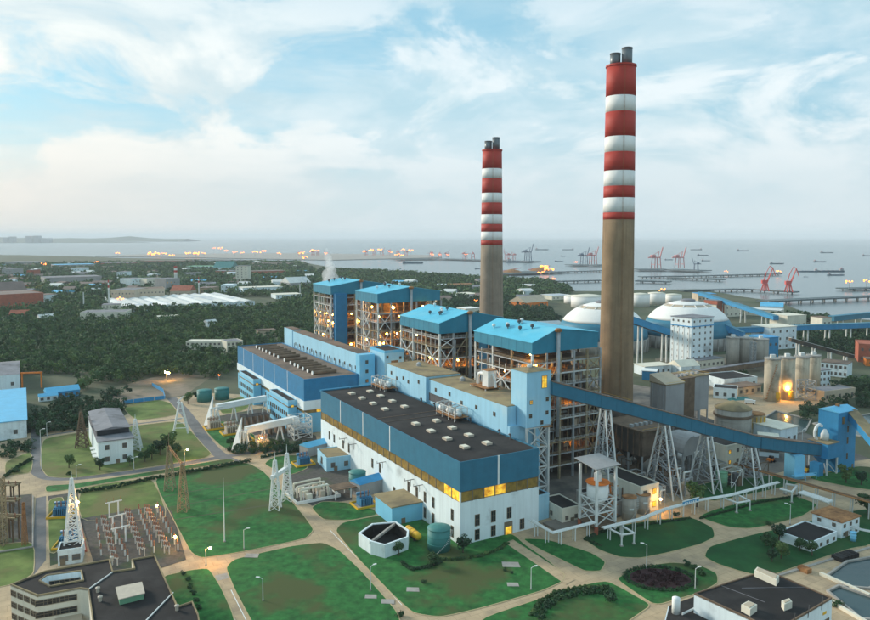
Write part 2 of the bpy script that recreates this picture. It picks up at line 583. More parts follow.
YARD = [W(-30, 36), W(-30, 245), W(120, 300), W(390, 240), W(390, 36)]
kind(MB().sheet(YARD, .004).build('boiler_yard', 'yard'), 'structure', 'stained dark yard behind the turbine halls')
BASE = [(-128.0, 173.2), (-264.7, 366.9), (-247.3, 437.4), (-210.9, 451.4), (-202.9, 530.3), (-168.5, 550.9), (-139.9, 543.8), (-65.1, 444.3), (-2.3, 324.3), (19.1, 300.9), (55.9, 318.2), (125.5, 337.4), (189.2, 370.2), (297.8, 405.9), (152.8, 173.2)]
kind(MB().sheet(BASE, .009).build('plant_road', 'road_concrete'), 'structure', 'tan concrete plant road between the lawns')
def ribbon(pts, w, z=.014):
    m = MB()
    L, Rr = [], []
    for i, p in enumerate(pts):
        a, b = Vector(pts[max(0, i - 1)]), Vector(pts[min(len(pts) - 1, i + 1)])
        d = (b - a).normalized()
        n = Vector((-d.y, d.x)) * w / 2
        L.append((p[0] + n.x, p[1] + n.y, z))
        Rr.append((p[0] - n.x, p[1] - n.y, z))
    k = len(pts)
    m.add(Rr + L, [(i, i + 1, k + i + 1, k + i) for i in range(k - 1)])
    return m
def curve_pts(pts, it=2):
    for _ in range(it):
        q = [pts[0]]
        for a, b in zip(pts, pts[1:]):
            q += [(a[0] * .75 + b[0] * .25, a[1] * .75 + b[1] * .25), (a[0] * .25 + b[0] * .75, a[1] * .25 + b[1] * .75)]
        pts = q + [pts[-1]]
    return pts
kind(ribbon(curve_pts([(-260.8, 468.9), (-219.1, 392.6), (-202.6, 360.6), (-184.1, 350.1), (-146.5, 366.9), (-119.2, 387.2), (-96.8, 400.1), (-76.2, 403.9)], 3), 5.5).build('access_road', 'road_asphalt'), 'structure', 'grey access road round the white switch house')
kind(ribbon(curve_pts([(-208.2, 554.5), (-180.4, 508.1), (-152.7, 456.2), (-132.5, 415.9), (-115.4, 387.2), (-92.5, 366.9)], 3), 7.0, .019).build('side_road', 'road_asphalt'), 'structure', 'pale road running down from the dirt lot')
kind(ribbon([(-238.7, 428.5), (-219.5, 443.1), (-189.2, 460.0), (-166.7, 472.8)], 2.6, .024).build('foot_path', 'road_asphalt'), 'structure', 'thin path across the lawns behind the switch house')
kind(MB().sheet([(-183.2, 326.9), (-179.9, 329.4), (-164.7, 300.9), (-144.4, 262.8), (-142.3, 250.8), (-159.0, 280.6)], .024).build('substation_path', 'road_asphalt'), 'structure', 'narrow grey path beside the brown racks')
kind(MB().sheet([(-258.3, 554.5), (-241.4, 609.9), (-221.1, 637.2), (-190.6, 609.9), (-189.1, 543.8), (-206.5, 520.6), (-235.5, 520.6)], .02).build('dirt_lot', 'dirt'), 'structure', 'bare earth lot in front of the forest')
kind(MB().sheet([(192.9, 543.8), (225.5, 569.3), (250.6, 554.5), (312.5, 569.3), (286.2, 520.6), (212.4, 468.9), (187.9, 449.0), (178.1, 482.2)], .02).build('silo_yard', 'road_concrete'), 'structure', 'pale concrete yard in front of the tall silos')
kind(MB().sheet([(216.9, 711.2), (347.3, 748.4), (322.8, 637.2), (264.1, 584.9), (204.3, 554.5), (181.6, 580.9)], .016).build('works_yard', 'dirt'), 'structure', 'dusty yard below the tall white building')
# lawns: slightly raised, each in a kerb
LAWNS = [
 ('lawn', [(-187.1, 342.9), (-174.2, 345.1), (-144.9, 363.0), (-111.6, 385.4), (-106.1, 381.1), (-141.2, 359.9), (-169.8, 340.9), (-176.9, 336.1), (-182.3, 334.7)], 'thin green strip between the grey road and the long hedge'),
 ('lawn', [(-139.7, 356.1), (-101.1, 380.2), (-88.5, 365.4), (-71.1, 333.4), (-56.7, 305.3), (-49.9, 290.4), (-51.4, 282.5), (-58.8, 277.8), (-74.2, 269.6), (-87.0, 264.5), (-92.2, 268.8), (-113.4, 306.5), (-129.2, 334.7)], 'big green lawn with the tall white mast'),
 ('lawn', [(-75.4, 256.2), (-74.6, 262.8), (-56.1, 274.1), (-44.3, 277.8), (-37.2, 271.4), (-26.9, 253.9), (-11.8, 224.1), (-9.0, 203.9), (-47.9, 203.9), (-57.3, 220.5), (-67.6, 239.8)], 'square green lawn in the bottom middle of the crossroads'),
 ('lawn', [(-97.4, 248.5), (-88.0, 253.9), (-82.0, 255.5), (-73.5, 241.2), (-65.3, 225.3), (-56.6, 203.9), (-85.7, 203.9)], 'lawn between the dark roofed office and the sandy road'),
 ('lawn', [(-54.4, 314.6), (-51.1, 321.8), (-40.5, 320.6), (-26.8, 312.2), (-25.4, 306.5), (-35.1, 300.9), (-47.0, 300.9)], 'small rounded lawn below the pale blue pump house'),
 ('lawn', [(-40.4, 289.4), (-38.6, 297.7), (-21.6, 306.5), (-6.4, 305.3), (14.1, 286.4), (31.1, 286.4), (34.6, 275.9), (41.2, 262.8), (45.8, 250.8), (43.8, 245.6), (35.6, 239.1), (14.5, 227.8), (1.6, 222.3), (-6.7, 224.7), (-13.4, 235.7), (-27.8, 262.8)], 'wide lawn at the foot of the near turbine hall'),
 ('lawn', [(34.9, 281.5), (43.5, 280.6), (50.6, 275.9), (58.8, 268.8), (62.7, 261.1), (59.2, 253.9), (53.9, 253.9), (48.1, 261.9), (40.3, 272.3)], 'narrow lawn beside the hall door path'),
 ('lawn_deep', [(58.9, 282.5), (68.3, 290.4), (88.3, 298.8), (109.1, 304.2), (114.1, 292.5), (111.5, 283.5), (103.5, 276.8), (87.3, 268.8), (76.6, 264.5), (69.3, 265.3), (63.2, 271.4)], 'oval lawn in front of the grey ash tanks'),
 ('lawn', [(113.0, 304.2), (122.9, 312.2), (143.0, 323.1), (166.5, 329.4), (171.2, 318.2), (157.6, 305.3), (139.4, 295.6), (128.7, 291.9), (121.1, 293.5)], 'oval lawn under the white pipe loop'),
 ('lawn_deep', [(101.2, 265.3), (106.3, 274.1), (126.3, 284.4), (146.7, 293.5), (170.5, 305.3), (193.2, 314.6), (170.1, 275.9), (160.0, 273.2), (133.4, 258.7), (116.4, 249.3), (109.5, 253.9), (103.8, 259.5)], 'lawn with young trees beside the low flat roofed house'),
 ('lawn', [(63.8, 247.8), (74.3, 256.2), (87.2, 260.3), (96.6, 257.8), (100.0, 251.6), (97.7, 244.8), (89.5, 238.4), (73.5, 230.4), (71.1, 231.0), (67.4, 239.1)], 'oval lawn around the dark flower bed'),
 ('lawn', [(14.8, 221.1), (31.1, 231.0), (47.8, 241.2), (60.0, 246.3), (70.1, 229.7), (65.6, 225.3), (49.1, 209.1), (10.2, 203.9)], 'lawn with the curved hedge at the bottom edge'),
 ('lawn_deep', [(122.2, 341.5), (149.1, 354.6), (172.9, 357.6), (180.9, 348.7), (152.7, 334.7), (124.3, 321.8)], 'dark lawn under the conveyor trestles'),
 ('lawn', [(183.9, 354.6), (222.2, 373.5), (231.3, 366.9), (211.4, 334.7), (198.9, 341.5)], 'lawn in front of the blue transfer tower'),
 ('lawn_olive', [(-232.2, 424.2), (-218.0, 437.4), (-187.2, 455.0), (-166.4, 466.3), (-151.1, 442.0), (-132.9, 409.8), (-123.6, 394.5), (-124.6, 387.2), (-148.4, 371.8), (-178.9, 354.6), (-193.1, 356.1), (-206.0, 373.5)], 'yellow green lawn round the white switch house'),
 ('lawn_olive', [(-221.4, 508.1), (-203.1, 527.0), (-190.9, 517.4), (-172.0, 482.2), (-194.4, 466.3)], 'yellow green lawn behind the blue site hoarding'),
 ('lawn_olive', [(-215.0, 357.6), (-228.3, 380.2), (-225.5, 398.2), (-214.5, 380.2), (-205.5, 362.2)], 'small lawn at the left road bend'),
 ('lawn_olive', [(-169.4, 340.2), (-141.6, 354.6), (-130.1, 334.7), (-113.1, 300.9), (-149.3, 298.8)], 'olive field behind the substation equipment'),
 ('lawn_olive', [(-175.9, 324.3), (-171.9, 328.2), (-156.3, 300.9), (-143.8, 273.2), (-145.2, 267.0)], 'grass strip beside the blue transformers'),
 ('lawn_olive', [(-178.7, 272.3), (-158.5, 279.6), (-142.6, 250.8), (-146.5, 243.4), (-157.1, 238.4)], 'grass patch in the bottom left corner beside the office'),
 ('lawn', [(-145.3, 449.0), (-138.5, 466.3), (-125.4, 456.2), (-101.5, 420.0), (-111.3, 400.1), (-121.4, 407.8)], 'lawn in front of the white bus ducts'),
 ('lawn_olive', [(-155.4, 514.3), (-145.7, 537.0), (-129.0, 523.8), (-133.3, 490.5), (-143.9, 484.9)], 'grass behind the green tanks'),
 ('lawn', [(-90.2, 376.8), (-87.1, 389.0), (-74.1, 392.6), (-65.8, 370.2), (-73.7, 357.6)], 'small lawn below the clipped hedge'),
]
for mt, poly, lab in LAWNS:
    if area(poly) < 0:
        poly = poly[::-1]
    p = inset(smooth_poly(poly, 2), -.6)
    o = kind(MB().prism(inset(p, .25), -.2, .12).build('lawn', mt), 'structure', lab)
    MB().ring(p, .35, -.1, .16).build('kerb', 'kerb', o)
kind(MB().sheet([(-211.8, 324.3), (-187.9, 332.1), (-156.4, 275.0), (-175.9, 267.9)], .02).build('rack_gravel', 'gravel'), 'structure', 'dark gravel under the brown switch racks')
kind(MB().sheet([(-179.0, 329.4), (-167.7, 334.7), (-131.9, 266.2), (-140.3, 257.8)], .021).build('transformer_gravel', 'gravel'), 'structure', 'dark gravel round the substation transformers')
kind(MB().sheet([(-150.0, 474.1), (-121.0, 502.1), (-71.6, 430.7), (-67.0, 409.8), (-96.3, 398.2)], .022).build('duct_gravel', 'gravel'), 'structure', 'dark gravel under the white duct bridges')
kind(MB().sheet([(-78.2, 380.2), (-58.5, 398.2), (-43.4, 373.5), (-37.8, 324.3), (-54.8, 316.9), (-73.0, 340.2)], .022).build('transformer_yard', 'gravel'), 'structure', 'dark gravel of the upper transformer yard')
# dark drain strips and covers on the lawns
def strip(p, q, w, name, mt, z=.125, label=None):
    o = ribbon([p, q], w, z).build(name, mt)
    return kind(o, 'structure', label)
for i, (p, q) in enumerate([[(-118.1, 314.6), (-77.5, 338.8)], [(-110.5, 300.9), (-68.5, 320.6)], [(-125.3, 328.2), (-85.6, 353.1)], [(-84.3, 265.3), (-72.4, 239.8)]][:3]):
    strip(p, q, .9, 'drain', 'earth', .127, 'dark drain line across the big lawn')
for i, (x, y, s) in enumerate([(-15.44, 231.69, 2.2), (27.78, 258.66, 3.2), (-21.32, 235.01, 2.0), (26.88, 243.37, 2.0), (-68.78, 266.16, 2.6), (-7.47, 239.82, 2.2), (-52.99, 328.15, 2.0)]):
    kind(MB().prism([(x - s, y - s * .6), (x + s, y - s * .7), (x + s * .9, y + s * .6), (x - s, y + s * .7)], .1, .20).build('slab', 'concrete'), 'structure', 'concrete cover slab in a lawn')
# painted road edge lines of the bottom left road
for (p, q) in [[(-71.2, 235.7), (-56.3, 209.1)], [(-69.3, 239.8), (-53.3, 209.1)]]:
    kind(ribbon([p, q], .25, .02).build('road_marking', 'white_paint'), 'structure', 'white edge line on the sandy road')
for (p, q) in [[(-37.1, 279.6), (-10.8, 229.7)], [(-43.0, 290.4), (-36.4, 277.8)], [(-29.2, 257.8), (-13.4, 225.3)]]:
    kind(ribbon([p, q], .22, .02).build('road_marking', 'white_paint'), 'structure', 'white edge line on the diagonal road')
kind(MB().sheet([(-78.5, 250.0), (-73.0, 253.1), (-70.9, 249.3), (-76.0, 246.3)], .018).build('speed_hump', 'concrete'), 'structure', 'pale hump across the sandy road')
kind(MB().sheet([(27.4, 277.8), (30.9, 280.6), (48.9, 247.0), (45.1, 243.4)], .13).build('door_path', 'road_concrete'), 'structure', 'concrete path from the hall door to the road')
kind(MB().sheet([(-150.9, 302.0), (-123.0, 318.2), (-114.6, 309.9), (-92.4, 262.8), (-102.0, 253.1), (-122.1, 254.7)], .13).build('substation_gravel', 'gravel'), 'structure', 'dark gravel bed of the substation')

# ------------------------------------------------------------------ ponds and basins on the right
def pond(poly, label, rim='concrete', zw=-.5, rw=.8):
    if area(poly) < 0:
        poly = poly[::-1]
    o = kind(MB().sheet(inset(poly, rw * .5), .06).build('pond', 'pond_water'), 'structure', label)
    MB().ring(poly, rw, -.1, .7).build('rim', rim, o)
pond([(138.3, 250.0), (151.6, 261.1), (167.3, 266.2), (165.0, 250.8), (147.8, 239.8), (140.1, 241.2)], 'settling pond at the right edge of the frame')
pond([(132.1, 238.4), (138.5, 242.7), (147.0, 233.0), (143.8, 217.5), (133.1, 220.5)], 'lower settling pond behind the dark roofed building')
pond([(196.1, 449.0), (233.7, 493.4), (246.4, 468.9), (227.7, 439.7), (200.5, 422.1)], 'sunken coal wash basin behind the white shed', zw=-1)
pond([(241.2, 458.7), (293.9, 484.9), (315.0, 456.2), (291.8, 422.1), (254.3, 428.5)], 'long water channel beyond the blue transfer tower')

# ------------------------------------------------------------------ foliage
def leaves_mesh(name, centers, radii, heights, nleaf, leaf, mt, seed, lobes=7, base=.25, trunk=True):
    """crowns of leaf-sized quads: every crown is a cluster of lobes with gaps between"""
    r = np.random.default_rng(seed)
    centers = np.asarray(centers, float)
    n = len(centers)
    radii, heights = np.asarray(radii, float), np.asarray(heights, float)
    lt = r.uniform(0, 2 * np.pi, (n, lobes))
    lr = r.uniform(.25, .72, (n, lobes))
    lz = r.uniform(base + .12, .84, (n, lobes))
    lc = np.stack([np.cos(lt) * lr * radii[:, None], np.sin(lt) * lr * radii[:, None], lz * heights[:, None]], -1)
    ls = r.uniform(.34, .58, (n, lobes)) * radii[:, None]
    pick = r.integers(0, lobes, (n, nleaf))
    idx = np.arange(n)[:, None]
    d = r.normal(size=(n, nleaf, 3))
    d[..., 2] += .35
    d /= np.linalg.norm(d, axis=-1, keepdims=True)
    rad = ls[idx, pick][..., None] * r.uniform(.72, 1.08, (n, nleaf, 1))
    pos = centers[:, None, :] + lc[idx, pick] + d * rad * np.array([1, 1, .8])
    nor = d + r.normal(size=d.shape) * .45
    nor /= np.linalg.norm(nor, axis=-1, keepdims=True)
    ref = r.normal(size=d.shape)
    u = np.cross(nor, ref)
    u /= np.linalg.norm(u, axis=-1, keepdims=True) + 1e-9
    v = np.cross(nor, u)
    s = (leaf * r.uniform(.6, 1.25, (n, nleaf, 1)))
    quad = np.stack([pos - u * s - v * s * .7, pos + u * s - v * s * .5, pos + u * s * .8 + v * s * .7, pos - u * s * .7 + v * s * .6], 2).reshape(-1, 3)
    nf = n * nleaf
    me = bpy.data.meshes.new(name)
    me.vertices.add(nf * 4)
    me.vertices.foreach_set('co', quad.astype(np.float32).ravel())
    me.loops.add(nf * 4)
    me.loops.foreach_set('vertex_index', np.arange(nf * 4, dtype=np.int32))
    me.polygons.add(nf)
    me.polygons.foreach_set('loop_start', np.arange(0, nf * 4, 4, dtype=np.int32))
    tint = np.clip(r.uniform(.0, 1, (n, 1)) ** 1.3 * .72 + r.uniform(0, .32, (n, nleaf)), 0, 1).astype(np.float32)
    at = me.attributes.new('tint', 'FLOAT', 'FACE')
    at.data.foreach_set('value', tint.ravel())
    me.materials.append(MATS[mt])
    me.update(calc_edges=True)
    return me

def scatter(poly, spacing, seed, avoid=()):
    r = random.Random(seed)
    xs, ys = [p[0] for p in poly], [p[1] for p in poly]
    out = []
    x = min(xs)
    while x < max(xs):
        y = min(ys)
        while y < max(ys):
            px, py = x + r.uniform(-.45, .45) * spacing, y + r.uniform(-.45, .45) * spacing
            if inside(px, py, poly) and not any(ax0 < px < ax1 and ay0 < py < ay1 for ax0, ax1, ay0, ay1 in avoid):
                out.append((px, py))
            y += spacing
        x += spacing
    return out

AVOID = []                       # filled by the buildings that stand among the trees
def clear_for(x, y, rx, ry):
    AVOID.append((x - rx, x + rx, y - ry, y + ry))

def forest(label, poly, spacing, h, nleaf, leaf, seed, mt='leaf', name='forest', drop=0.0):
    r = random.Random(seed)
    P = [p for p in scatter(poly, spacing, seed, AVOID) if r.random() > drop]
    if not P:
        return
    hs = [h * r.uniform(.5, 1.35) for _ in P]
    rs = [spacing * r.uniform(.42, .82) for _ in P]
    me = leaves_mesh(name, [(x, y, 0) for x, y in P], rs, hs, nleaf, leaf, mt, seed, base=.05)
    kind(put(name, me), 'stuff', label)

# single trees: a tapered trunk with limbs and a crown
def tree_meshes(k):
    r = random.Random(100 + k)
    t = MB()
    t.tube((0, 0, -.3), (0, 0, 3.2), .24, 7, .15)
    for j in range(5):
        a = j * 1.26 + r.random()
        t.tube((0, 0, 1.6 + .3 * j), (math.cos(a) * 1.3, math.sin(a) * 1.3, 3.4 + .4 * j), .09, 5, .04)
    return (t.mesh('trunk', 'bark'), leaves_mesh('crown', [(0, 0, 0)], [2.6], [6.2], 900, .26, 'leaf' if k % 2 else 'leaf_dark', 50 + k, lobes=11, base=.25))
def make_tree(x, y, s, label, k=0, group=None, name='tree'):
    tm, cm = shared(('tree', k % 4), lambda: tree_meshes(k % 4))
    t = thing(name, label, 'tree', (x, y, .1), rng.uniform(0, 6), group)
    t.scale = (s, s, s)
    put('trunk', tm, t)
    put('crown', cm, t)
    return t
def bush_mesh(k):
    return leaves_mesh('bush', [(0, 0, 0)], [1.0], [1.2], 300, .13, 'leaf' if k % 2 else 'leaf_dark', 80 + k, lobes=8, base=-.1)
def make_bush(x, y, s, label, k=0, group=None):
    o = put('bush', shared(('bush', k % 3), lambda: bush_mesh(k % 3)), None, (x, y, .1), rng.uniform(0, 6))
    o.scale = (s, s, s)
    return tag(o, label, 'bush', group)
def hedge(pts, w, h, label, mt='leaf_dark'):
    """a clipped hedge: leaf quads packed along a line"""
    C = []
    for (a, b) in zip(pts, pts[1:]):
        L = math.dist(a, b)
        k = max(1, int(L / (w * .6)))
        for i in range(k + 1):
            C.append((a[0] + (b[0] - a[0]) * i / k, a[1] + (b[1] - a[1]) * i / k, 0))
    me = leaves_mesh('hedge', C, [w * .62] * len(C), [h] * len(C), 170, .24, mt, len(C) * 7 + 1, lobes=5, base=-.1)
    return tag(put('hedge', me), label, 'hedge')

# ------------------------------------------------------------------ shared small pieces
def lamp_ball(r=.55):
    return shared(('lampball', r), lambda: MB().ball((0, 0, 0), r, 8, 5).mesh('lamp', 'lamp_orange', True))
def box_part(name, mt, parent, *b):
    return MB().box(*b).build(name, mt, parent)
def window_mesh(w, h, mt='glass_dark', fr='frame_brown', dirn='x'):
    """frame and pane standing in the local yz plane, looking to -x"""
    def mk():
        f = MB()
        t = .18
        for (y0, y1, z0, z1) in ((-w/2 - t, -w/2, -t, h + t), (w/2, w/2 + t, -t, h + t), (-w/2, w/2, h, h + t), (-w/2, w/2, -t, 0), (-.05, .05, 0, h), (-w/2, w/2, h*.55, h*.55 + .1)):
            f.box(-.16, .05, y0, y1, z0, z1)
        return f.mesh('window_frame', fr), MB().box(-.07, .04, -w/2, w/2, 0, h).mesh('pane', mt)
    return shared(('win', w, h, mt, fr), mk)
def window(parent, x, y, z, w, h, face, mt='glass_dark', fr='frame_brown', name='window'):
    """face: '-x' or '-y' wall of the parent"""
    fm, pm = window_mesh(w, h, mt, fr)
    o = put(name, fm, parent, (x, y, z), {'-x': 0.0, '-y': math.pi / 2, '+x': math.pi, '+y': -math.pi / 2}[face])
    put('pane', pm, o)
    return o

# ------------------------------------------------------------------ near turbine hall
def hall(root, L, B, z_low, z_b0, z_b1, z_top, splits_y, splits_x, blue, low_mat, band_left, band_end, roof_mat):
    box_part('wall', low_mat, root, 0, B, 0, L, -.3, z_b0)
    box_part('band_core', 'frame_brown', root, .35, B - .35, .35, L - .35, z_b0, z_b1)
    box_part('upper_core', 'grey_cladding', root, .3, B - .3, .3, L - .3, z_b1, z_top - 1.0)
    ys = [0] + splits_y + [L]
    for y0, y1 in zip(ys, ys[1:]):
        box_part('panel', blue, root, -.12, .3, y0 + .45, y1 - .45, z_b1, z_top)
    for y in splits_y:
        box_part('strip', 'white_paint', root, -.05, .28, y - .43, y + .43, z_b1, z_top - .05)
    xs = [0] + splits_x + [B]
    for x0, x1 in zip(xs, xs[1:]):
        box_part('panel', blue, root, x0 + (.45 if x0 else .31), x1 - .45, -.12, .3, z_b1, z_top)
        box_part('panel', blue, root, x0 + (.45 if x0 else .31), x1 - .45, L - .3, L + .12, z_b1, z_top)
    for x in splits_x:
        box_part('strip', 'white_paint', root, x - .43, x + .43, -.05, .28, z_b1, z_top - .05)
    box_part('panel', blue, root, B - .3, B + .1, .31, L - .31, z_b1, z_top)
    box_part('corner_strip', blue, root, -.10, .3, -.10, .44, z_b1 + .002, z_top - .002)
    box_part('roof', roof_mat, root, .32, B - .32, .32, L - .32, z_top - 1.0, z_top - .55)

t1 = plant('turbine_hall', 'near turbine hall, deep blue panels over white walls, black roof with skylights', 'building', 0, 0)
hall(t1, 150, 38, 0, 16.9, 21.3, 33.1, [61.6, 91.8, 120.9], [17.9], 'deep_blue_panel', 'white_wall', None, None, 'roof_black')
box_part('cap', 'blue_sheet', t1, -.15, 38, 150.13, 150.6, 32.4, 33.5)
for i in range(24):                      # ribbon glazing under the panels
    y0 = .5 + i * 6.22
    mt = 'glass_lit' if i in (0, 1) else 'glass_painted_glow'
    box_part('pane', mt, t1, .12, .34, y0, y0 + 5.7, z0 := 17.3, 21.0)
    box_part('mullion', 'frame_brown', t1, -.02, .34, y0 + 5.72, y0 + 6.2, 16.92, 21.28)
for i in range(7):
    x0 = .7 + i * 5.3
    mt = 'glass_lit' if i in (2, 3) else 'glass_painted_glow'
    box_part('pane', mt, t1, x0, x0 + 4.8, .12, .34, 17.3, 21.0)
    box_part('mullion', 'frame_brown', t1, x0 + 4.82, x0 + 5.28, -.02, .34, 16.92, 21.28)
box_part('corner_post', 'white_paint', t1, -.06, .5, -.06, .49, 16.9, 21.3)
for y in (17, 31.2, 45.4, 59.8, 92.8, 107, 121.2, 135):
    for x in (12.6, 23.7):
        o = MB().box(-1.5, 1.5, -1.9, 1.9, 0, .9).build('skylight', 'skylight_tan', t1, loc=(x, y, 32.55))
        MB().box(-1.2, 1.2, -1.6, 1.6, .9, 1.0).build('pane', 'cream_wall', o)
for y in (70, 78):
    box_part('roof_joint', 'roof_brown', t1, .4, 37.6, y + .0, y + .35, 32.5, 32.75)
for y in (5.8, 21, 28.1, 35.3, 43, 72.2, 80.7, 109.7, 117.3, 130, 137):
    window(t1, -.02, y, 8.4, 1.5, 4.2, '-x')
for y in (5.8, 21, 28.1, 50, 57):
    window(t1, -.02, y, 1.6, 1.5, 4.2, '-x')
for x in (7.9, 15.5, 23.2):
    window(t1, x, -.02, 6.6, 1.9, 4.3, '-y')
for x in (7.9, 15.5, 29.6):
    window(t1, x, -.02, .9, 1.9, 4.0, '-y')
d = box_part('door', 'frame_brown', t1, 20.8, 24.8, -.25, .02, 0, 5.2)
box_part('door_opening', 'glass_lit', d, 21.3, 24.3, -.33, -.24, .1, 3.2)
for y in (30, 38, 66, 100, 112):          # vent pipes cantilevered from the long wall
    m = MB()
    m.tube((0.1, y, 15.2), (-4.5, y, 15.2), .16, 6).tube((-1.6, y, 15.2), (-1.6, y, 12.4), .12, 6).tube((-4.4, y, 15.0), (-4.4, y, 16.2), .12, 6)
    m.build('vent_pipe', 'dark_steel', t1)
for y in (18, 26, 50, 64, 84, 98, 126, 140):   # goose necks along the roof edge
    MB().pipe([(36.5, y, 32.5), (36.5, y, 34.6), (36.0, y, 35.0), (35.6, y, 34.5)], .35, 7).build('roof_vent', 'dark_steel', t1)

# ------------------------------------------------------------------ far turbine hall
t2 = plant('turbine_hall', 'far turbine hall, royal blue panels, brown roof with rows of long vents', 'building', 183.5, 2)
hall(t2, 155, 36, 0, 12.3, 14.4, 33.5, [31.6, 59.3, 84.6, 110.9, 137.1], [], 'royal_blue_panel', 'sky_blue_wall', None, None, 'roof_brown')
box_part('white_band', 'white_wall', t2, -.5, 36.2, -.5, 155.3, 14.5, 20.1)
for i in range(14):
    y = (14, 22.6, 31.3, 41, 48, 56.5, 69.5, 84, 93.6, 103.5, 112.7, 121.7, 130, 138.5)[i]
    m = MB().tube((10.6, y, 34.0), (26.4, y, 34.0), 1.25, 10)
    o = m.build('roof_vent', 'brown_steel', t2)
    MB().tube((10.2, y, 34.0), (10.65, y, 34.0), 1.35, 10).build('end_cap', 'white_paint', o)
for i in range(20):
    y0 = 1 + i * 7.7
    box_part('pane', 'glass_painted_glow', t2, .1, .36, y0, y0 + 7, 12.5, 14.2)
for i in range(5):
    box_part('pane', 'glass_lit' if i == 1 else 'glass_painted_glow', t2, 1 + i * 7, 7.4 + i * 7, .1, .36, 12.5, 14.2)
for j, (y0, lab) in enumerate(((12.5, 'near'), (89.5, 'far'))):
    o = box_part('annex', 'sky_blue_wall', t2, -6, -.55, y0, y0 + 38, -.3, 18)
    box_part('annex_roof', 'roof_black', o, -5.6, -.6, y0 + .4, y0 + 37.6, 18, 18.25)
    MB().ring([(-6.1, y0 - .1), (-.56, y0 - .1), (-.56, y0 + 38.1), (-6.1, y0 + 38.1)], .4, 17.2, 18.6).build('annex_parapet', 'pale_blue_wall', o)
    box_part('annex_band', 'frame_brown', o, -6.08, -.58, y0 - .08, y0 + 38.08, 14.2, 15.0)
    window(o, -3.4, y0 - .1, 14.3, 1.6, 1.2, '-y', 'glass_lit')
    for i in range(9):
        for z in (3.0, 8.4):
            window(o, -6.05, y0 + 3 + i * 4.1, z, 1.7, 2.4, '-x')
for y in (4, 8, 56, 62, 68, 74, 80, 132, 138, 144, 150):
    for z in (3, 8):
        window(t2, -.02, y, z, 1.6, 2.4, '-x')

# ------------------------------------------------------------------ bunker bays behind the halls
c1 = plant('bunker_bay', 'long pale blue bunker bay rising behind the near black roof', 'building', 24.3, 39.2)
def bay_poly(n):
    return [(0 + n, 0 + n), (4.7, 0 + n), (4.7, 4.4), (21.5 - n, 4.4), (21.5 - n, 121 - n), (n, 121 - n)]
MB().prism([(0, 0), (4.7, 0), (4.7, 4.4), (21.5, 4.4), (21.5, 46), (0, 46)], -.3, 45.0).build('wall', 'pale_blue_wall', c1)
MB().prism([(1.5, 46.02), (21.5, 46.02), (21.5, 74), (1.5, 74)], -.3, 44.4).build('wall', 'pale_blue_wall', c1)
MB().prism([(0, 74.02), (21.5, 74.02), (21.5, 121), (0, 121)], -.3, 45.6).build('wall', 'pale_blue_wall', c1)
for z, p in ((45.0, [(.3, .3), (4.4, .3), (4.4, 4.7), (21.2, 4.7), (21.2, 45.8), (.3, 45.8)]), (44.4, [(1.8, 46.1), (21.2, 46.1), (21.2, 73.9), (1.8, 73.9)]), (45.6, [(.3, 74.2), (21.2, 74.2), (21.2, 120.7), (.3, 120.7)])):
    MB().prism(p, z + .01, z + .35).build('roof', 'roof_tan', c1)
for (y, z) in ((10, 39), (25, 39), (38, 38.5), (52, 40), (66, 39.5), (82, 41), (94, 39), (100, 40), (108, 38.6), (115, 40.5)):
    window(c1, (1.48 if 46 < y < 74 else -.02), y, z, 1.4, 1.6, '-x')
box_part('recess_shade', 'dark_steel', c1, 1.3, 1.52, 50, 73, 33.5, 37.6)  # flat dark slab on the wall face, its colour standing for the gap's shade
o = MB().lathe([(1.5, 0), (1.5, 1.5), (.3, 2.4)], 12).build('roof_vent', 'grey_steel', c1, loc=(14, 60, 44.7))
MB().lathe([(1.5, 0), (1.5, 1.5), (.3, 2.4)], 12).build('roof_vent', 'grey_steel', c1, loc=(12, 104, 45.9))

c2 = plant('bunker_bay', 'pale blue bunker bay behind the far brown roof with a small end tower', 'building', 187.5, 40.2)
box_part('wall', 'pale_blue_wall', c2, 0, 9.6, 0, 130, -.3, 45)
box_part('roof', 'roof_brown', c2, .3, 9.3, .4, 129.6, 45.01, 45.3)
box_part('end_tower', 'pale_blue_wall', c2, -.4, 7, 130.02, 150, -.3, 46)
box_part('end_tower_roof', 'roof_brown', c2, 0, 6.6, 130.4, 149.6, 46.01, 46.3)
st = box_part('stair_tower', 'sky_blue_wall', c2, -2.4, 8, -6, -.02, -.3, 45.6)
for z in (16, 22, 28, 34, 40):
    window(st, 2.5, -6.03, z, 1.6, 1.8, '-y')
for i in range(14):
    window(c2, -.02, 6 + i * 9, 35, 1.3, 1.8, '-x')
for i in range(18):
    MB().pipe([(-.6, 4 + i * 7.1, 33), (-.6, 4 + i * 7.1, 36.4)], .22, 6).build('vent_pipe', 'dark_steel', c2)

bt = plant('transfer_house', 'pale blue flat roofed block between the two bunker bays', 'building', 191, 50)
box_part('wall', 'pale_blue_wall', bt, 0, 13.5, -20, 1, -.3, 48)
box_part('roof', 'roof_black', bt, .4, 13.1, -19.6, .6, 48.01, 48.4)
MB().ring([(-.1, -20.1), (13.6, -20.1), (13.6, 1.1), (-.1, 1.1)], .4, 47.2, 48.9).build('parapet', 'blue_sheet', bt)
box_part('louvre', 'rust', bt, 4.5, 9.5, -20.16, -19.9, 40.5, 42.3)
for x, z in ((2, 44), (11, 37), (11, 43)):
    window(bt, x, -20.02, z, 1.2, 1.4, '-y')

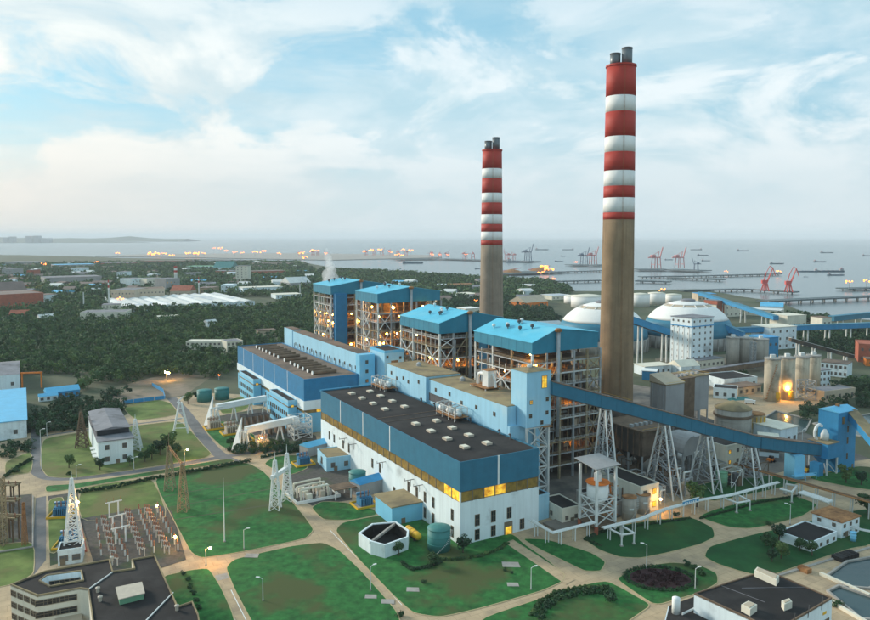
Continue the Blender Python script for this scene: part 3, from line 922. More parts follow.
# ------------------------------------------------------------------ light blue conveyor head tower
dt = plant('conveyor_head_tower', 'tall pale blue tower at the end of the inclined conveyor', 'tower', 17.0, 44.2)
box_part('wall', 'pale_blue_wall', dt, 0, 13.2, 0, 11.4, 36.5, 61.0)
box_part('lower_wall', 'pale_blue_wall', dt, -4.9, 3.2, 5.5, 11.3, 30.5, 36.6)
MB().add([(-.4, -.4, 61.01), (13.6, -.4, 61.01), (13.6, 11.8, 61.01), (-.4, 11.8, 61.01), (6.6, 5.7, 62.5)], [(0, 1, 4), (1, 2, 4), (2, 3, 4), (3, 0, 4), (0, 3, 2, 1)]).build('roof', 'roof_tan', dt)
MB().lathe([(1.1, 0), (1.1, .8), (.2, 1.5)], 10).build('roof_vent', 'white_steel', dt, loc=(5.5, 5.5, 62.2))
window(dt, 9.6, -.02, 53.5, 2.6, 5.2, '-y', 'glass_lit')
for x, z in ((2.5, 47), (11.3, 47.5), (2.2, 41), (11.2, 41.5), (8.4, 37.4)):
    window(dt, x, -.02, z, 1.2, 1.4, '-y', 'glass_lit' if (x, z) == (2.5, 47) else 'glass_dark')
for x in (.6, 12.6):
    for y in (.6, 10.8):
        MB().bar((x, y, -.2), (x, y, 36.5), .9).build('column', 'pale_steel', dt)
for k, z in enumerate(range(0, 36, 9)):
    m = MB()
    s = 1 if k % 2 else -1
    m.bar((.6, .6, z), (12.6, .6, z + 9), .4).bar((.6, .6, z + 9), (12.6, .6, z), .4).bar((12.6, .6, z), (12.6, 10.8, z + 9), .4).bar((.6, .6, z + 9), (12.6, .6, z + 9), .5).bar((12.6, .6, z + 9), (12.6, 10.8, z + 9), .5)
    m.build('brace', 'pale_steel', dt)
pl = MB().box(8, 13.0, -2.2, 0, 36.2, 36.5).build('platform', 'rust', dt)
MB().pipe([(8, -2.1, 37.5), (13, -2.1, 37.5)], .08, 5).build('handrail', 'rust', pl)

# ------------------------------------------------------------------ boiler houses
def boiler(label, a0, a1, b1, zb, ze, zr, zk, xr, seed, glow, stair=None, set_back=3.0, nx=6, ny=4):
    r = random.Random(seed)
    L, D = a1 - a0, b1 - 66
    t = plant('boiler_house', label, 'building', a0, 66, 'boiler houses in open steel frames')
    # clad top storey: a gable whose rear half is set back
    def clad(x0, x1, z0a, z1a, y0, y1, name):
        MB().add([(x0, y0, zb), (x1, y0, zb), (x1, y0, z1a), (x0, y0, z0a), (x0, y1, zb), (x1, y1, zb), (x1, y1, z1a), (x0, y1, z0a)],
                 [(0, 1, 2, 3), (7, 6, 5, 4), (0, 3, 7, 4), (1, 5, 6, 2), (0, 4, 5, 1), (3, 2, 6, 7)]).build(name, 'boiler_blue', t)
        e = .35
        MB().add([(x0 - e, y0 - e, z0a + .02), (x1 + .0, y0 - e, z1a + .02), (x1, y1 + e, z1a + .02), (x0 - e, y1 + e, z0a + .02),
                  (x0 - e, y0 - e, z0a + .3), (x1, y0 - e, z1a + .3), (x1, y1 + e, z1a + .3), (x0 - e, y1 + e, z0a + .3)],
                 [(0, 3, 2, 1), (4, 5, 6, 7), (0, 1, 5, 4), (1, 2, 6, 5), (2, 3, 7, 6), (3, 0, 4, 7)]).build('roof', 'roof_cyan', t)
    clad(0, xr, ze, zr, 0, L, 'cladding')
    clad(xr + .02, D, zr - .15, zk, set_back, L, 'cladding')
    for y in [i * L / 8 for i in range(1, 8)]:            # sheet joints of the front cladding
        MB().box(-.06, .05, y - .06, y + .06, zb + .02, ze - .05).build('seam', 'deep_blue_panel', t)
    for i in range(7):
        x, y = r.uniform(.35, .95) * xr, r.uniform(.25, .9) * L
        z = ze + (zr - ze) * x / xr
        m = MB().tube((x, y, z - .3), (x, y, z + 1.4), .3, 8).lathe([(.9, z + 1.2), (.95, z + 2.3), (.4, z + 2.7)], 10, (x, y))
        m.build('roof_vent', 'white_steel' if i % 2 else 'dark_steel', t, True)
    # columns
    xs = [.6 + i * (D - 1.2) / (nx - 1) for i in range(nx)]
    ys = [.6 + i * (L - 1.2) / (ny - 1) for i in range(ny)]
    for i, x in enumerate(xs):
        for j, y in enumerate(ys):
            front = i == 0 or j == 0
            w = 1.0 if front else .9
            mt = 'pale_steel' if (i == 0 and j != 1) else ('grey_steel' if i % 2 else 'ochre_steel') if front else 'brown_steel'
            MB().bar((x, y, -.2), (x, y, zb), w).build('column', mt, t)
    for k in range(3 * (nx - 1)):             # slender hangers between the columns
        if k % 3:
            x = .6 + (k / 3) * (D - 1.2) / (nx - 1)
            MB().bar((x, r.uniform(.4, 3), r.uniform(0, 12)), (x, .6, zb - r.uniform(0, 12)), .3).build('hanger', r.choice(['ochre_steel', 'grey_steel', 'brown_steel']), t)
    for k in range(3 * (ny - 1)):
        if k % 3:
            y = .6 + (k / 3) * (L - 1.2) / (ny - 1)
            MB().bar((.7, y, 20), (.7, y, zb - r.uniform(0, 8)), .35).build('hanger', r.choice(['pale_steel', 'grey_steel']), t)
    # floors
    levels = []
    z = 7.0
    while z < zb - 2:
        levels.append(z)
        z += r.uniform(5.2, 6.6)
    for z in levels:
        m = MB()
        for y in ys:
            m.box(.1, D - .1, y - .25, y + .25, z - .7, z)
        for x in xs:
            m.box(x - .25, x + .25, .1, L - .1, z - .65, z - .03)
        o = m.build('platform', r.choice(['pale_steel', 'ochre_steel', 'grey_steel', 'ochre_steel']), t)
        MB().box(.4, D - .4, .5, L * .32, z + .01, z + .08).box(.4, 8.2, L * .32, L - .4, z + .01, z + .08).build('grating', 'brown_steel', o)
        h = MB()
        for zz in (.6, 1.15):
            h.box(-.05, .05, 0, L, z + zz, z + zz + .1).box(0, D, -.05, .05, z + zz, z + zz + .1)
        for k in range(int(L / 3)):
            h.box(-.05, .05, k * 3, k * 3 + .12, z, z + 1.2)
        for k in range(int(D / 3)):
            h.box(k * 3, k * 3 + .12, -.05, .05, z, z + 1.2)
        h.build('handrail', r.choice(['pale_steel', 'ochre_steel']), o)
    # the furnace inside, with bands of stiffeners and pipes
    fz = 10
    MB().box(9, D - 6, L * .34, L * .92, fz, zb - 1).build('furnace', 'furnace', t)
    for z in np.arange(fz + 2, zb - 2, 3.4):
        MB().box(8.6, D - 5.6, L * .34 - .4, L * .92 + .4, z, z + .7).build('stiffener', 'brown_steel', t)
    MB().add([(12, L * .4, fz), (D - 12, L * .4, fz), (D - 12, L * .85, fz), (12, L * .85, fz), (18, L * .58, 3), (D - 18, L * .58, 3), (D - 18, L * .66, 3), (18, L * .66, 3)],
             [(0, 1, 5, 4), (1, 2, 6, 5), (2, 3, 7, 6), (3, 0, 4, 7), (4, 5, 6, 7)]).build('hopper', 'furnace', t)
    for k in range(16):
        x, y = r.uniform(2, D - 3), r.uniform(1.5, L * .3)
        z0, z1 = sorted((r.uniform(4, zb - 4), r.uniform(4, zb - 2)))
        rr = r.uniform(.3, .9)
        if k % 2:
            MB().tube((x, y, z0), (x, y, z1 + 4), rr, 9).build('pipe', r.choice(['grey_steel', 'white_steel', 'brown_steel', 'rust']), t, True)
        else:
            x2 = min(D - 1, x + r.uniform(6, 20))
            MB().tube((x, y, z0), (x2, y, z0), rr, 9).build('pipe', r.choice(['grey_steel', 'brown_steel', 'rust', 'white_steel']), t, True)
    for k in range(10):
        y = r.uniform(2, L - 3)
        x = r.uniform(2.5, 7.5)
        z0 = r.uniform(20, zb - 22)
        MB().tube((x, y, z0), (x, y, z0 + r.uniform(9, 20)), r.uniform(.4, 1.1), 9).build('pipe', r.choice(['grey_steel', 'white_steel', 'pale_steel']), t, True)
    for k in range(26):                      # cabins and equipment boxes on the floors, mostly dark coloured to deepen interior shade
        z = r.choice(levels)
        x, y = r.uniform(1.5, D - 8), r.uniform(2.2, L * .24)
        MB().box(x, x + r.uniform(3, 6), y, y + r.uniform(2, 4), z + .1, z + r.uniform(2, 3.6)).build('cabin', r.choice(['grey_cladding', 'tan_wall', 'dark_steel', 'furnace', 'brown_steel', 'furnace']), t)
    # diagonal braces on the two open faces
    span = levels[1] - levels[0]
    for j in range(ny - 1):
        if j % 2 == (seed % 2):
            for k in range(0, len(levels) - 2, 2):
                m = MB().bar((.3, ys[j], levels[k]), (.3, ys[j + 1], levels[k + 2]), .5).bar((.3, ys[j + 1], levels[k]), (.3, ys[j], levels[k + 2]), .5)
                m.build('brace', 'white_steel', t)
    for i in (0, 1, nx - 2):
        for k in range((i % 2), len(levels) - 1, 2):
            m = MB().bar((xs[i], .3, levels[k]), (xs[i + 1], .3, levels[min(k + 2, len(levels) - 1)]), .45)
            if i != 1:
                m.bar((xs[i + 1], .3, levels[k]), (xs[i], .3, levels[min(k + 2, len(levels) - 1)]), .45)
            m.build('brace', 'white_steel' if i == 0 else 'ochre_steel', t)
    # lit work lamps on the floors
    for k in range(glow):
        z = r.choice(levels) + 3.4
        if k % 2:
            x, y = r.uniform(2, D - 4), r.uniform(1.6, L * .3)
        else:
            x, y = r.uniform(1.5, 7.5), r.uniform(2, L - 2)
        put('lamp', lamp_ball(r.choice([.45, .6, .8])), t, (x, y, z))
    # a down pipe by the ridge
    MB().tube((xr - .6, -1.2, 22), (xr - .6, -1.2, zr - 1), .95, 12).build('stack_pipe', 'grey_steel', t, True)
    MB().lathe([(1.7, zr - 1.2), (1.9, zr - .2), (1.0, zr + .4)], 12, (xr - .6, -1.2)).build('pipe_cap', 'rust', t)
    if stair:
        box_part('stair_tower', 'royal_blue_panel', t, stair[0], stair[1], -4.5, -.1, 0, zb + 1)
    return t

boiler('nearest boiler house, blue gabled top on an open steel frame beside the brown chimney', 42, 93, 110, 63.5, 69, 75, 71.2, 15.5, 3, 8)
boiler('second boiler house from the right, blue roof, white cross braces, orange work lamps', 130.5, 181, 113.5, 63, 69, 75.2, 69.8, 21, 4, 26)
boiler('tall boiler house with glowing amber floors, third from the right', 215, 252.5, 117, 74, 80.4, 84.6, 80.5, 26, 5, 44)
boiler('farthest tall boiler house with a flat blue stair tower on its end', 301, 340.5, 117, 74, 80.4, 84.6, 80.5, 26, 6, 30, stair=(2, 12))
# blue stair tower beside the second boiler
o = plant('stair_shaft', 'narrow deep blue shaft beside the second boiler house', 'tower', 108, 84)
box_part('wall', 'deep_blue_panel', o, 0, 7.5, 0, 7.5, 0, 60)
box_part('roof', 'roof_cyan', o, -.3, 7.8, -.3, 7.8, 60.01, 60.4)
for z in (12, 24, 36, 48):
    window(o, 3.5, -.02, z, 1.4, 2, '-y')

# ------------------------------------------------------------------ chimneys
def chimney(label, a, b, ys, r_top, r_base, shaft_mat, flip):
    x, y = W(a, b)
    t = thing('chimney', label, 'chimney', (x, y, 0), 0, 'banded power station chimneys')
    zt = ys[0]
    rad = lambda z: r_base + (r_top - r_base) * min(1, (z / zt)) ** .8
    zc = ys[-1]
    MB().lathe([(rad(z), z) for z in np.linspace(-.3, zc, 10)], 48).build('shaft', shaft_mat, t, True)
    for k in range(len(ys) - 1):
        z1, z0 = ys[k], ys[k + 1]
        MB().lathe([(rad(z0) + .06, z0), (rad((z0 + z1) / 2) + .06, (z0 + z1) / 2), (rad(z1) + .06, z1)], 48).build('band', 'band_red' if k % 2 == 0 else 'band_white', t, True)
    o = MB().lathe([(rad(zt) + .5, zt), (rad(zt) + .5, zt + 1.0), (rad(zt) - .3, zt + 1.0)], 48).build('rim', 'band_red', t)
    for k, (dx, h) in enumerate(((-3.1, 8.0), (3.0, 10.6))):
        f = MB().tube((0, 0, 0), (0, 0, h), 3.0, 20).build('flue', 'flue', t, True, loc=(dx, -1.2 if k else 1.5, zt))
        MB().lathe([(3.12, h - .5), (3.12, h + .25), (2.6, h + .25)], 20).build('flue_rim', 'dark_steel', f)
    m = MB()
    for s in (-.3, .3):
        m.bar((s, -rad(0) - .35, 1), (s, -rad(zt) - .35, zt - 1), .08)
    for k in range(int(zt / 2.5)):
        z = 1.5 + k * 2.5
        m.bar((-.3, -rad(z) - .35, z), (.3, -rad(z) - .35, z), .06)
    m.build('ladder', 'rust', t)
    return t
chimney('nearer and taller looking red and white banded chimney on a brown shaft', 86, 162, [217.6, 200.7, 191.7, 177.5, 168.7, 157.9, 149.1, 142.3, 133.7, 129.7], 8.3, 10.4, 'chimney_concrete', False)
chimney('farther red and white banded chimney behind the blue boiler roofs', 266, 194, [189.4, 174.9, 167.1, 155.1, 147.3, 137.7, 129.8, 123.5, 116.5, 112.7], 7.9, 11.0, 'chimney_grey', True)

# ------------------------------------------------------------------ generic builders
import bmesh
def edge_window(parent, p, q, t, z, w, h, mt='glass_dark', fr='frame_brown', off=.02, name='window'):
    """window on the outer (right hand) side of the wall edge p -> q"""
    d = Vector((q[0] - p[0], q[1] - p[1]))
    n = Vector((d.y, -d.x)).normalized()
    fm, pm = window_mesh(round(w, 1), round(h, 1), mt, fr)
    o = put(name, fm, parent, (p[0] + d.x * t + n.x * off, p[1] + d.y * t + n.y * off, z), math.atan2(n.y, n.x) - math.pi)
    put('pane', pm, o)
    return o

def house(name, label, p0, p1, depth, h, wall, roof, style='flat', rows=0, cols=0, side=0, door=0, cat='building', group=None,
          win='glass_grey', ww=None, wh=None, ridge=.25, lit=0, eave=.0, base=-.3):
    """p0 -> p1 is the front edge seen from the camera; the body runs back to the left of it"""
    L = math.dist(p0, p1)
    rz = math.atan2(p1[1] - p0[1], p1[0] - p0[0])
    t = thing(name, label, cat, (*p0, 0), rz, group)
    MB().box(0, L, 0, depth, base, h).build('wall', wall, t)
    if style == 'flat':
        e = .3
        MB().box(e, L - e, e, depth - e, h + .01, h + .2).build('roof', roof, t)
        MB().ring([(-.08, -.08), (L + .08, -.08), (L + .08, depth + .08), (-.08, depth + .08)], .45, h - .25, h + .55).build('parapet', wall, t)
    elif style == 'slab':
        MB().box(-.5, L + .5, -.5, depth + .5, h + .01, h + .45).build('roof', roof, t)
    elif style == 'gable':                       # ridge along the long front
        rr = ridge * depth
        e = max(.3, eave)
        MB().add([(-e, -e, h + .02), (L + e, -e, h + .02), (L + e, depth / 2, h + rr), (-e, depth / 2, h + rr), (-e, depth + e, h + .02), (L + e, depth + e, h + .02)],
                 [(0, 1, 2, 3), (3, 2, 5, 4), (0, 3, 4), (1, 5, 2), (0, 4, 5, 1)]).build('roof', roof, t)
    elif style == 'gable_y':                     # ridge running back
        rr = ridge * L
        e = max(.3, eave)
        MB().add([(-e, -e, h + .02), (L + e, -e, h + .02), (L / 2, -e, h + rr), (-e, depth + e, h + .02), (L + e, depth + e, h + .02), (L / 2, depth + e, h + rr)],
                 [(0, 2, 5, 3), (2, 1, 4, 5), (0, 1, 2), (3, 5, 4), (0, 3, 4, 1)]).build('roof', roof, t)
    if rows and cols:
        fh = h / rows
        w = ww or min(1.8, L / cols * .4)
        hh = wh or min(2.2, fh * .4)
        for i in range(rows):
            for j in range(cols):
                mt = 'glass_lit' if lit and rng.random() < lit else win
                window(t, (j + .5) * L / cols, -.02, fh * i + fh * .3, round(w, 1), round(hh, 1), '-y', mt)
    if rows and side:
        fh = h / rows
        w = ww or min(2.4, depth / side * .5)
        hh = wh or fh * .48
        for i in range(rows):
            for j in range(side):
                if p0[0] + math.sin(-rz) * 0 < 0 or True:
                    window(t, -.02, (j + .5) * depth / side, fh * i + fh * .3, round(w, 1), round(hh, 1), '-x', win)
    if door:
        MB().box(L * door - .9, L * door + .9, -.18, .02, 0, 2.4).build('door', 'frame_brown', t)
    return t

def lattice(t, base, top, h, mt, n=7, leg=.28, brace=.14, cx=0, cy=0, z0=-.1):
    """square lattice mast: four legs and braces per bay, as parts of t"""
    c = [(-1, -1), (1, -1), (1, 1), (-1, 1)]
    P = lambda k, z: (cx + c[k][0] * (base + (top - base) * z / h) / 2, cy + c[k][1] * (base + (top - base) * z / h) / 2, z + z0)
    for k in range(4):
        MB().bar(P(k, 0), P(k, h), leg).build('leg', mt, t)
    for i in range(n):
        za, zb_ = h * i / n, h * (i + 1) / n
        m = MB()
        for k in range(4):
            j = (k + 1) % 4
            m.bar(P(k, za), P(j, zb_), brace).bar(P(j, za), P(k, zb_), brace).bar(P(k, zb_), P(j, zb_), brace)
        m.build('brace', mt, t)

def tank(label, x, y, r, h, mt, cone=.18, cat='tank', group=None, name='storage_tank', top=None, z0=-.2, rail=True):
    t = thing(name, label, cat, (x, y, 0), 0, group)
    MB().lathe([(r, z0), (r, h)], 28).build('shell', mt, t, True)
    MB().lathe([(r + .15, h + .01), (r + .15, h + .25), (r * .5, h + .25 + r * cone * .6), (.05, h + .25 + r * cone)], 28).build('roof', top or mt, t, True)
    for z in (h * .33, h * .66):
        MB().lathe([(r + .01, z), (r + .12, z + .05), (r + .12, z + .2), (r + .01, z + .25)], 28).build('hoop', mt, t)
    if rail:
        m = MB()
        for k in range(int(h * 2.2)):
            a = -1.8 + k * .10
            m.box(0, 0, 0, 0, 0, 0) if False else m.tube((math.cos(a) * (r + .1), math.sin(a) * (r + .1), k * .45), (math.cos(a) * (r + 1.0), math.sin(a) * (r + 1.0), k * .45), .10, 4)
        m.build('stair', 'white_steel', t)
    return t

def pipe_rack(label, pts, z, pipes, spacing, mt='white_steel', width=1.4, r=.28, name='pipe_rack', pipe_mats=None, braces=False):
    t = thing(name, label, 'pipe rack', (*pts[0], 0))
    ox, oy = pts[0]
    P = [(x - ox, y - oy) for x, y in pts]
    for k in range(pipes):
        off = (k - (pipes - 1) / 2) * (width / max(1, pipes - 1)) if pipes > 1 else 0
        q = []
        for i, p in enumerate(P):
            a, b = Vector(P[max(0, i - 1)]), Vector(P[min(len(P) - 1, i + 1)])
            d = (b - a).normalized()
            q.append((p[0] - d.y * off, p[1] + d.x * off, z + .35 + (k % 2) * .2))
        MB().pipe(q, r, 7).build('pipe', (pipe_mats or [mt])[k % len(pipe_mats or [mt])], t)
    for (a, b) in zip(P, P[1:]):
        L = math.dist(a, b)
        n = max(1, int(L / spacing))
        d = Vector((b[0] - a[0], b[1] - a[1])).normalized()
        for i in range(n):
            x, y = a[0] + (b[0] - a[0]) * (i + .5) / n, a[1] + (b[1] - a[1]) * (i + .5) / n
            w = width / 2
            m = MB().bar((x - d.y * w, y + d.x * w, -.1), (x - d.y * w, y + d.x * w, z), .4).bar((x + d.y * w, y - d.x * w, -.1), (x + d.y * w, y - d.x * w, z), .4)
            m.bar((x - d.y * (w + .3), y + d.x * (w + .3), z), (x + d.y * (w + .3), y - d.x * (w + .3), z), .35)
            m.build('post', mt, t)
    return t

def pipe_loop(label, pts, z, r=.4, mt='white_steel'):
    t = thing('pipe_loop', label, 'pipe', (*pts[0], 0))
    P = [(x - pts[0][0], y - pts[0][1]) for x, y in pts]
    MB().pipe([(x, y, z) for x, y in P], r, 8).build('pipe', mt, t)
    for x, y in P[1:]:
        MB().bar((x, y, -.1), (x, y, z), .55).build('post', mt, t)
        MB().box(x - .6, x + .6, y - .6, y + .6, -.1, .5).build('footing', 'concrete', t)
    return t

def street_lamp(x, y, h, label, arm=1.6, ang=0.0, lit=False):
    t = thing('street_lamp', label, 'street lamp', (x, y, .05), ang, 'street lamps along the plant roads')
    MB().tube((0, 0, 0), (0, 0, h), .17, 8, .10).build('pole', 'white_steel', t)
    MB().lathe([(.3, 0), (.3, .5), (.18, .6)], 10).build('base', 'concrete', t)
    MB().pipe([(0, 0, h - .1), (arm * .6, 0, h + .35), (arm, 0, h + .4)], .09, 6).build('arm', 'white_steel', t)
    MB().box(arm - .5, arm + .7, -.28, .28, h + .32, h + .54).build('lamp_head', 'white_paint', t)
    if lit:
        put('bulb', shared(('bulb', .5), lambda: MB().ball((0, 0, 0), .5, 10, 6).mesh('bulb', 'lamp_yellow', True)), t, (arm, 0, h + .0))
    return t

# ------------------------------------------------------------------ office with the dark roof, bottom left
OFF = [(-131.6, 218.9), (-119.4, 211.9), (-108.9, 216.5), (-106.1, 215.8), (-91.1, 188.2), (-58.7, 179.0), (-67.5, 201.1), (-71.7, 208.5), (-75.0, 205.6), (-94.7, 239.5), (-101.4, 236.5), (-97.8, 229.9), (-103.7, 227.8), (-108.7, 236.5), (-125.7, 228.1)]
WELL = [(-123.8, 221.7), (-118.8, 218.2), (-110.8, 222.0), (-114.4, 228.1), (-123.5, 225.0)]
off = thing('office_building', 'white three storey office with a dark stained flat roof and strip windows', 'building', (*OFF[0], 0))
oP = [(x - OFF[0][0], y - OFF[0][1]) for x, y in OFF]
oW = [(x - OFF[0][0], y - OFF[0][1]) for x, y in WELL]
if area(oP) < 0:
    oP = oP[::-1]
if area(oW) < 0:
    oW = oW[::-1]
def wall_loop(P, z0, z1, flip=False):
    m = MB()
    for a, b in zip(P, P[1:] + P[:1]):
        q = [(a[0], a[1], z0), (b[0], b[1], z0), (b[0], b[1], z1), (a[0], a[1], z1)]
        m.add(q[::-1] if flip else q, [(0, 1, 2, 3)])
    return m
wall_loop(oP, -.3, 12).build('wall', 'cream_wall', off)
wall_loop(oW, 8.2, 12.0, True).build('light_well_wall', 'white_wall', off)
MB().sheet(oW, 8.2).build('light_well_floor', 'roof_grey', off)
bm = bmesh.new()
for loop in (oP, oW):
    vs = [bm.verts.new((x, y, 11.9)) for x, y in loop]
    for i in range(len(vs)):
        bm.edges.new((vs[i], vs[(i + 1) % len(vs)]))
bmesh.ops.triangle_fill(bm, use_beauty=True, edges=bm.edges[:])
bmesh.ops.recalc_face_normals(bm, faces=bm.faces[:])
me = bpy.data.meshes.new('roof')
bm.to_mesh(me)
bm.free()
me.materials.append(MATS['roof_black'])
put('roof', me, off)
MB().ring(oP, .35, 11.7, 12.4).build('parapet', 'roof_tan', off)
inw = [tuple(p) for p in oW]
MB().ring(inset(oW, -.45), .44, 11.8, 12.35).build('light_well_kerb', 'roof_tan', off)
cA, cB, cC, cD = [(x - OFF[0][0], y - OFF[0][1]) for x, y in OFF[:4]]
for row in range(3):
    z = 9.0 - row * 3.7
    for i in range(4):
        edge_window(off, cA, cB, .12 + i * .245, z, 2.4, 1.5, off=.03)
    for i in range(3):
        edge_window(off, cB, cC, .14 + i * .29, z, 4.4, 1.5, off=.03)
wl = [(-114.4, 228.1), (-123.5, 225.0)]
wl = [(x - OFF[0][0], y - OFF[0][1]) for x, y in wl]
for i in range(3):
    edge_window(off, wl[1], wl[0], .22 + i * .3, 8.7, 2.8, 1.3, off=.06)
sb = [(-94.8, 218.0), (-91.2, 219.0), (-87.6, 212.4), (-89.6, 207.9), (-93.7, 209.0), (-97.5, 215.8)]
sb = [(-96.4, 213.8), (-90.3, 217.0), (-86.8, 210.4), (-92.5, 206.8)]
sb = [(x - OFF[0][0], y - OFF[0][1]) for x, y in sb]
o = MB().prism(sb, 11.92, 13.6).build('roof_monitor', 'tank_light_green', off)
MB().prism(inset(sb if area(sb) > 0 else sb[::-1], -.3), 13.61, 13.85).build('monitor_cap', 'skylight_tan', o)
for i, (x, y) in enumerate([(-102.5, 214.6), (-99.3, 209.1), (-74.7, 203.9), (-107.6, 235.7)]):
    x, y = x - OFF[0][0], y - OFF[0][1]
    MB().lathe([(.5, 11.9), (.5, 13.0), (.7, 13.05), (.7, 13.4), (.1, 13.7)], 10, (x, y)).build('roof_vent', 'skylight_tan', off)
for p, q in [[(-106.1, 215.8), (-103.6, 228.1)], [(-81.3, 197.3), (-79.4, 214.0)]]:
    a, b = (p[0] - OFF[0][0], p[1] - OFF[0][1], 12.1), (q[0] - OFF[0][0], q[1] - OFF[0][1], 12.1)
    MB().bar(a, b, .3).build('roof_pipe', 'white_steel', off)
MB().prism([(x - OFF[0][0], y - OFF[0][1]) for x, y in [(-115.4, 213.7), (-115.0, 216.0), (-108.9, 217.2), (-101.0, 202.2), (-109.1, 202.2)]], 3.4, 4.2).build('canopy', 'tan_wall', off)

# ------------------------------------------------------------------ flat roofed building, bottom right
WB = [(78.2, 213.0), (107.1, 228.5), (118.4, 210.3), (93.2, 192.2)]
o = thing('workshop_building', 'white building with a wide black roof and cream roof boxes', 'building', (*WB[0], 0))
wP = [(x - WB[0][0], y - WB[0][1]) for x, y in WB]
wP = wP if area(wP) > 0 else wP[::-1]
MB().prism(wP, -.3, 12).build('wall', 'white_wall', o)
MB().prism(inset(wP, .4), 12.01, 12.2).build('roof', 'roof_black', o)
MB().ring(wP, .4, 11.8, 12.5).build('parapet', 'brown_steel', o)
loc = lambda q: [(x - WB[0][0], y - WB[0][1]) for x, y in q]
for i, q in enumerate([[(101.3, 224.3), (103.3, 226.7), (107.5, 220.7), (105.2, 217.7)], [(88.1, 202.8), (91.1, 205.0), (92.7, 202.8), (89.5, 200.0)], [(100.7, 205.0), (103.7, 206.5), (103.6, 204.5), (100.5, 202.8)]]):
    b = MB().prism(loc(q), 12.21, 14.2).build('roof_box', 'cream_wall', o)
    MB().prism(inset(loc(q) if area(loc(q)) > 0 else loc(q)[::-1], .5), 14.21, 14.4).build('box_lid', 'tan_wall', b)
for i in range(2):
    p, q = loc([(105.0, 228.5), (77.1, 213.3)])
ln = loc([(94.1, 216.5), (114.1, 217.1), (88.1, 218.4), (97.3, 207.9)])
for a, b in ((ln[2], ln[3]), (ln[0], ln[1])):
    MB().bar((*a, 12.22), (*b, 12.22), .14).build('roof_seam', 'roof_grey', o)
e0, e1 = loc([(118.4, 210.3), (93.2, 192.2)])
for i in range(5):
    edge_window(o, e1, e0, .3 + i * .15, 5.5, 2.6, 1.2, off=.03)
MB().box(-.1, .1, -1, 1, 0, .8).build('sign_board', 'yellow_paint', o, loc=(*(Vector(e0) * .86 + Vector(e1) * .14), 8.6), rz=math.atan2(e1[1] - e0[1], e1[0] - e0[0]) + math.pi / 2)
for t_ in (.3, .55, .8):
    p = Vector(e0) * t_ + Vector(e1) * (1 - t_)
    MB().tube((p.x, p.y, 10.5), (p.x + .2, p.y - .2, 14.5), .12, 6).build('pole', 'dark_steel', o)
WA = [(72.0, 217.6), (82.0, 223.3), (89.6, 206.6), (73.1, 193.7), (63.6, 198.7)]
o = thing('workshop_annex', 'low black roofed annex with a white vent tank left of the workshop', 'building', (*WA[0], 0))
la = lambda q: [(x - WA[0][0], y - WA[0][1]) for x, y in q]
MB().prism(la(WA), -.3, 6).build('wall', 'white_wall', o)
MB().prism(inset(la(WA) if area(la(WA)) > 0 else la(WA)[::-1], .4), 6.01, 6.3).build('roof', 'roof_black', o)
cx, cy = la([(72.8, 212.9)])[0]
MB().lathe([(1.2, 6.2), (1.2, 11), (.4, 11.4)], 16, (cx, cy)).build('vent_tank', 'white_paint', o, True)
for q, w in (((688, 612), 1), ((703, 607), 1)):
    pass
p, q = la([(73.9, 210.6), (82.6, 216.5)])
for k in (0, 1.2):
    MB().tube((*p, 7 + k * .3), (*q, 7 + k * .3), .18, 6).build('pipe', 'white_steel', o)
for x, y in la([(82.1, 215.8), (86.3, 209.4)]):
    MB().box(x - 1, x + 1, y - .7, y + .7, 6.3, 7.8).build('roof_unit', 'skylight_tan', o)

# ------------------------------------------------------------------ small buildings round the near hall
house('pump_house', 'pale blue cube with a flat tan roof beside the upper transformer', (-55.29, 363.77), (-42.57, 369.37), 18, 6.7, 'pale_blue_wall', 'roof_tan', 'flat', 1, 2, 1, .35)
house('pump_house', 'sky blue cube with a flat tan roof next to the open coal bunker', (-17.83, 294.53), (-5.09, 301.47), 17, 7.6, 'sky_blue_wall', 'roof_tan', 'slab', 0, 0, 0, .36)
OB = [(-29.7, 275.0), (-24.3, 267.3), (-18.6, 263.9), (-10.3, 271.4), (-10.2, 277.8), (-15.7, 286.4), (-25.3, 284.4)]
o = thing('open_bunker', 'white walled open topped bunker with dark stained inside', 'bunker', (*OB[0], 0))
ob = [(x - OB[0][0], y - OB[0][1]) for x, y in OB]
MB().ring(ob, .7, -.2, 5.2).build('wall', 'white_wall', o)
MB().sheet(inset(ob if area(ob) > 0 else ob[::-1], .6), .3).build('floor', 'coal', o)
MB().bar((*ob[1], 4.6), (*ob[5], 4.6), .9).build('cross_wall', 'concrete', o)
MB().ring(inset(ob if area(ob) > 0 else ob[::-1], .72), .15, .2, 5.2 - .4).build('lining', 'coal', o)
gx, gy = (1.54, 272.29)
tank('dark green cylindrical tank at the corner of the near hall', gx, gy, 4.4, 8.3, 'tank_green', .22)
gx, gy = (-36.84, 338.78)
tank('dark green tank on the pump platform by the upper cube', gx, gy, 4.0, 8.2, 'tank_green', .2, rail=False)
gx, gy = (-8.76, 282.51)
o = thing('fuel_tank', 'yellow horizontal tank between the blue cube and green tank', 'tank', (gx, gy, 0), THETA + math.pi / 2)
MB().tube((-4.2, 0, 2.2), (4.2, 0, 2.2), 1.5, 16).build('shell', 'yellow_paint', o)
for x in (-4.2, 4.2):
    MB().ball((x, 0, 2.2), 1.42, 14, 8).build('end', 'yellow_paint', o, True)
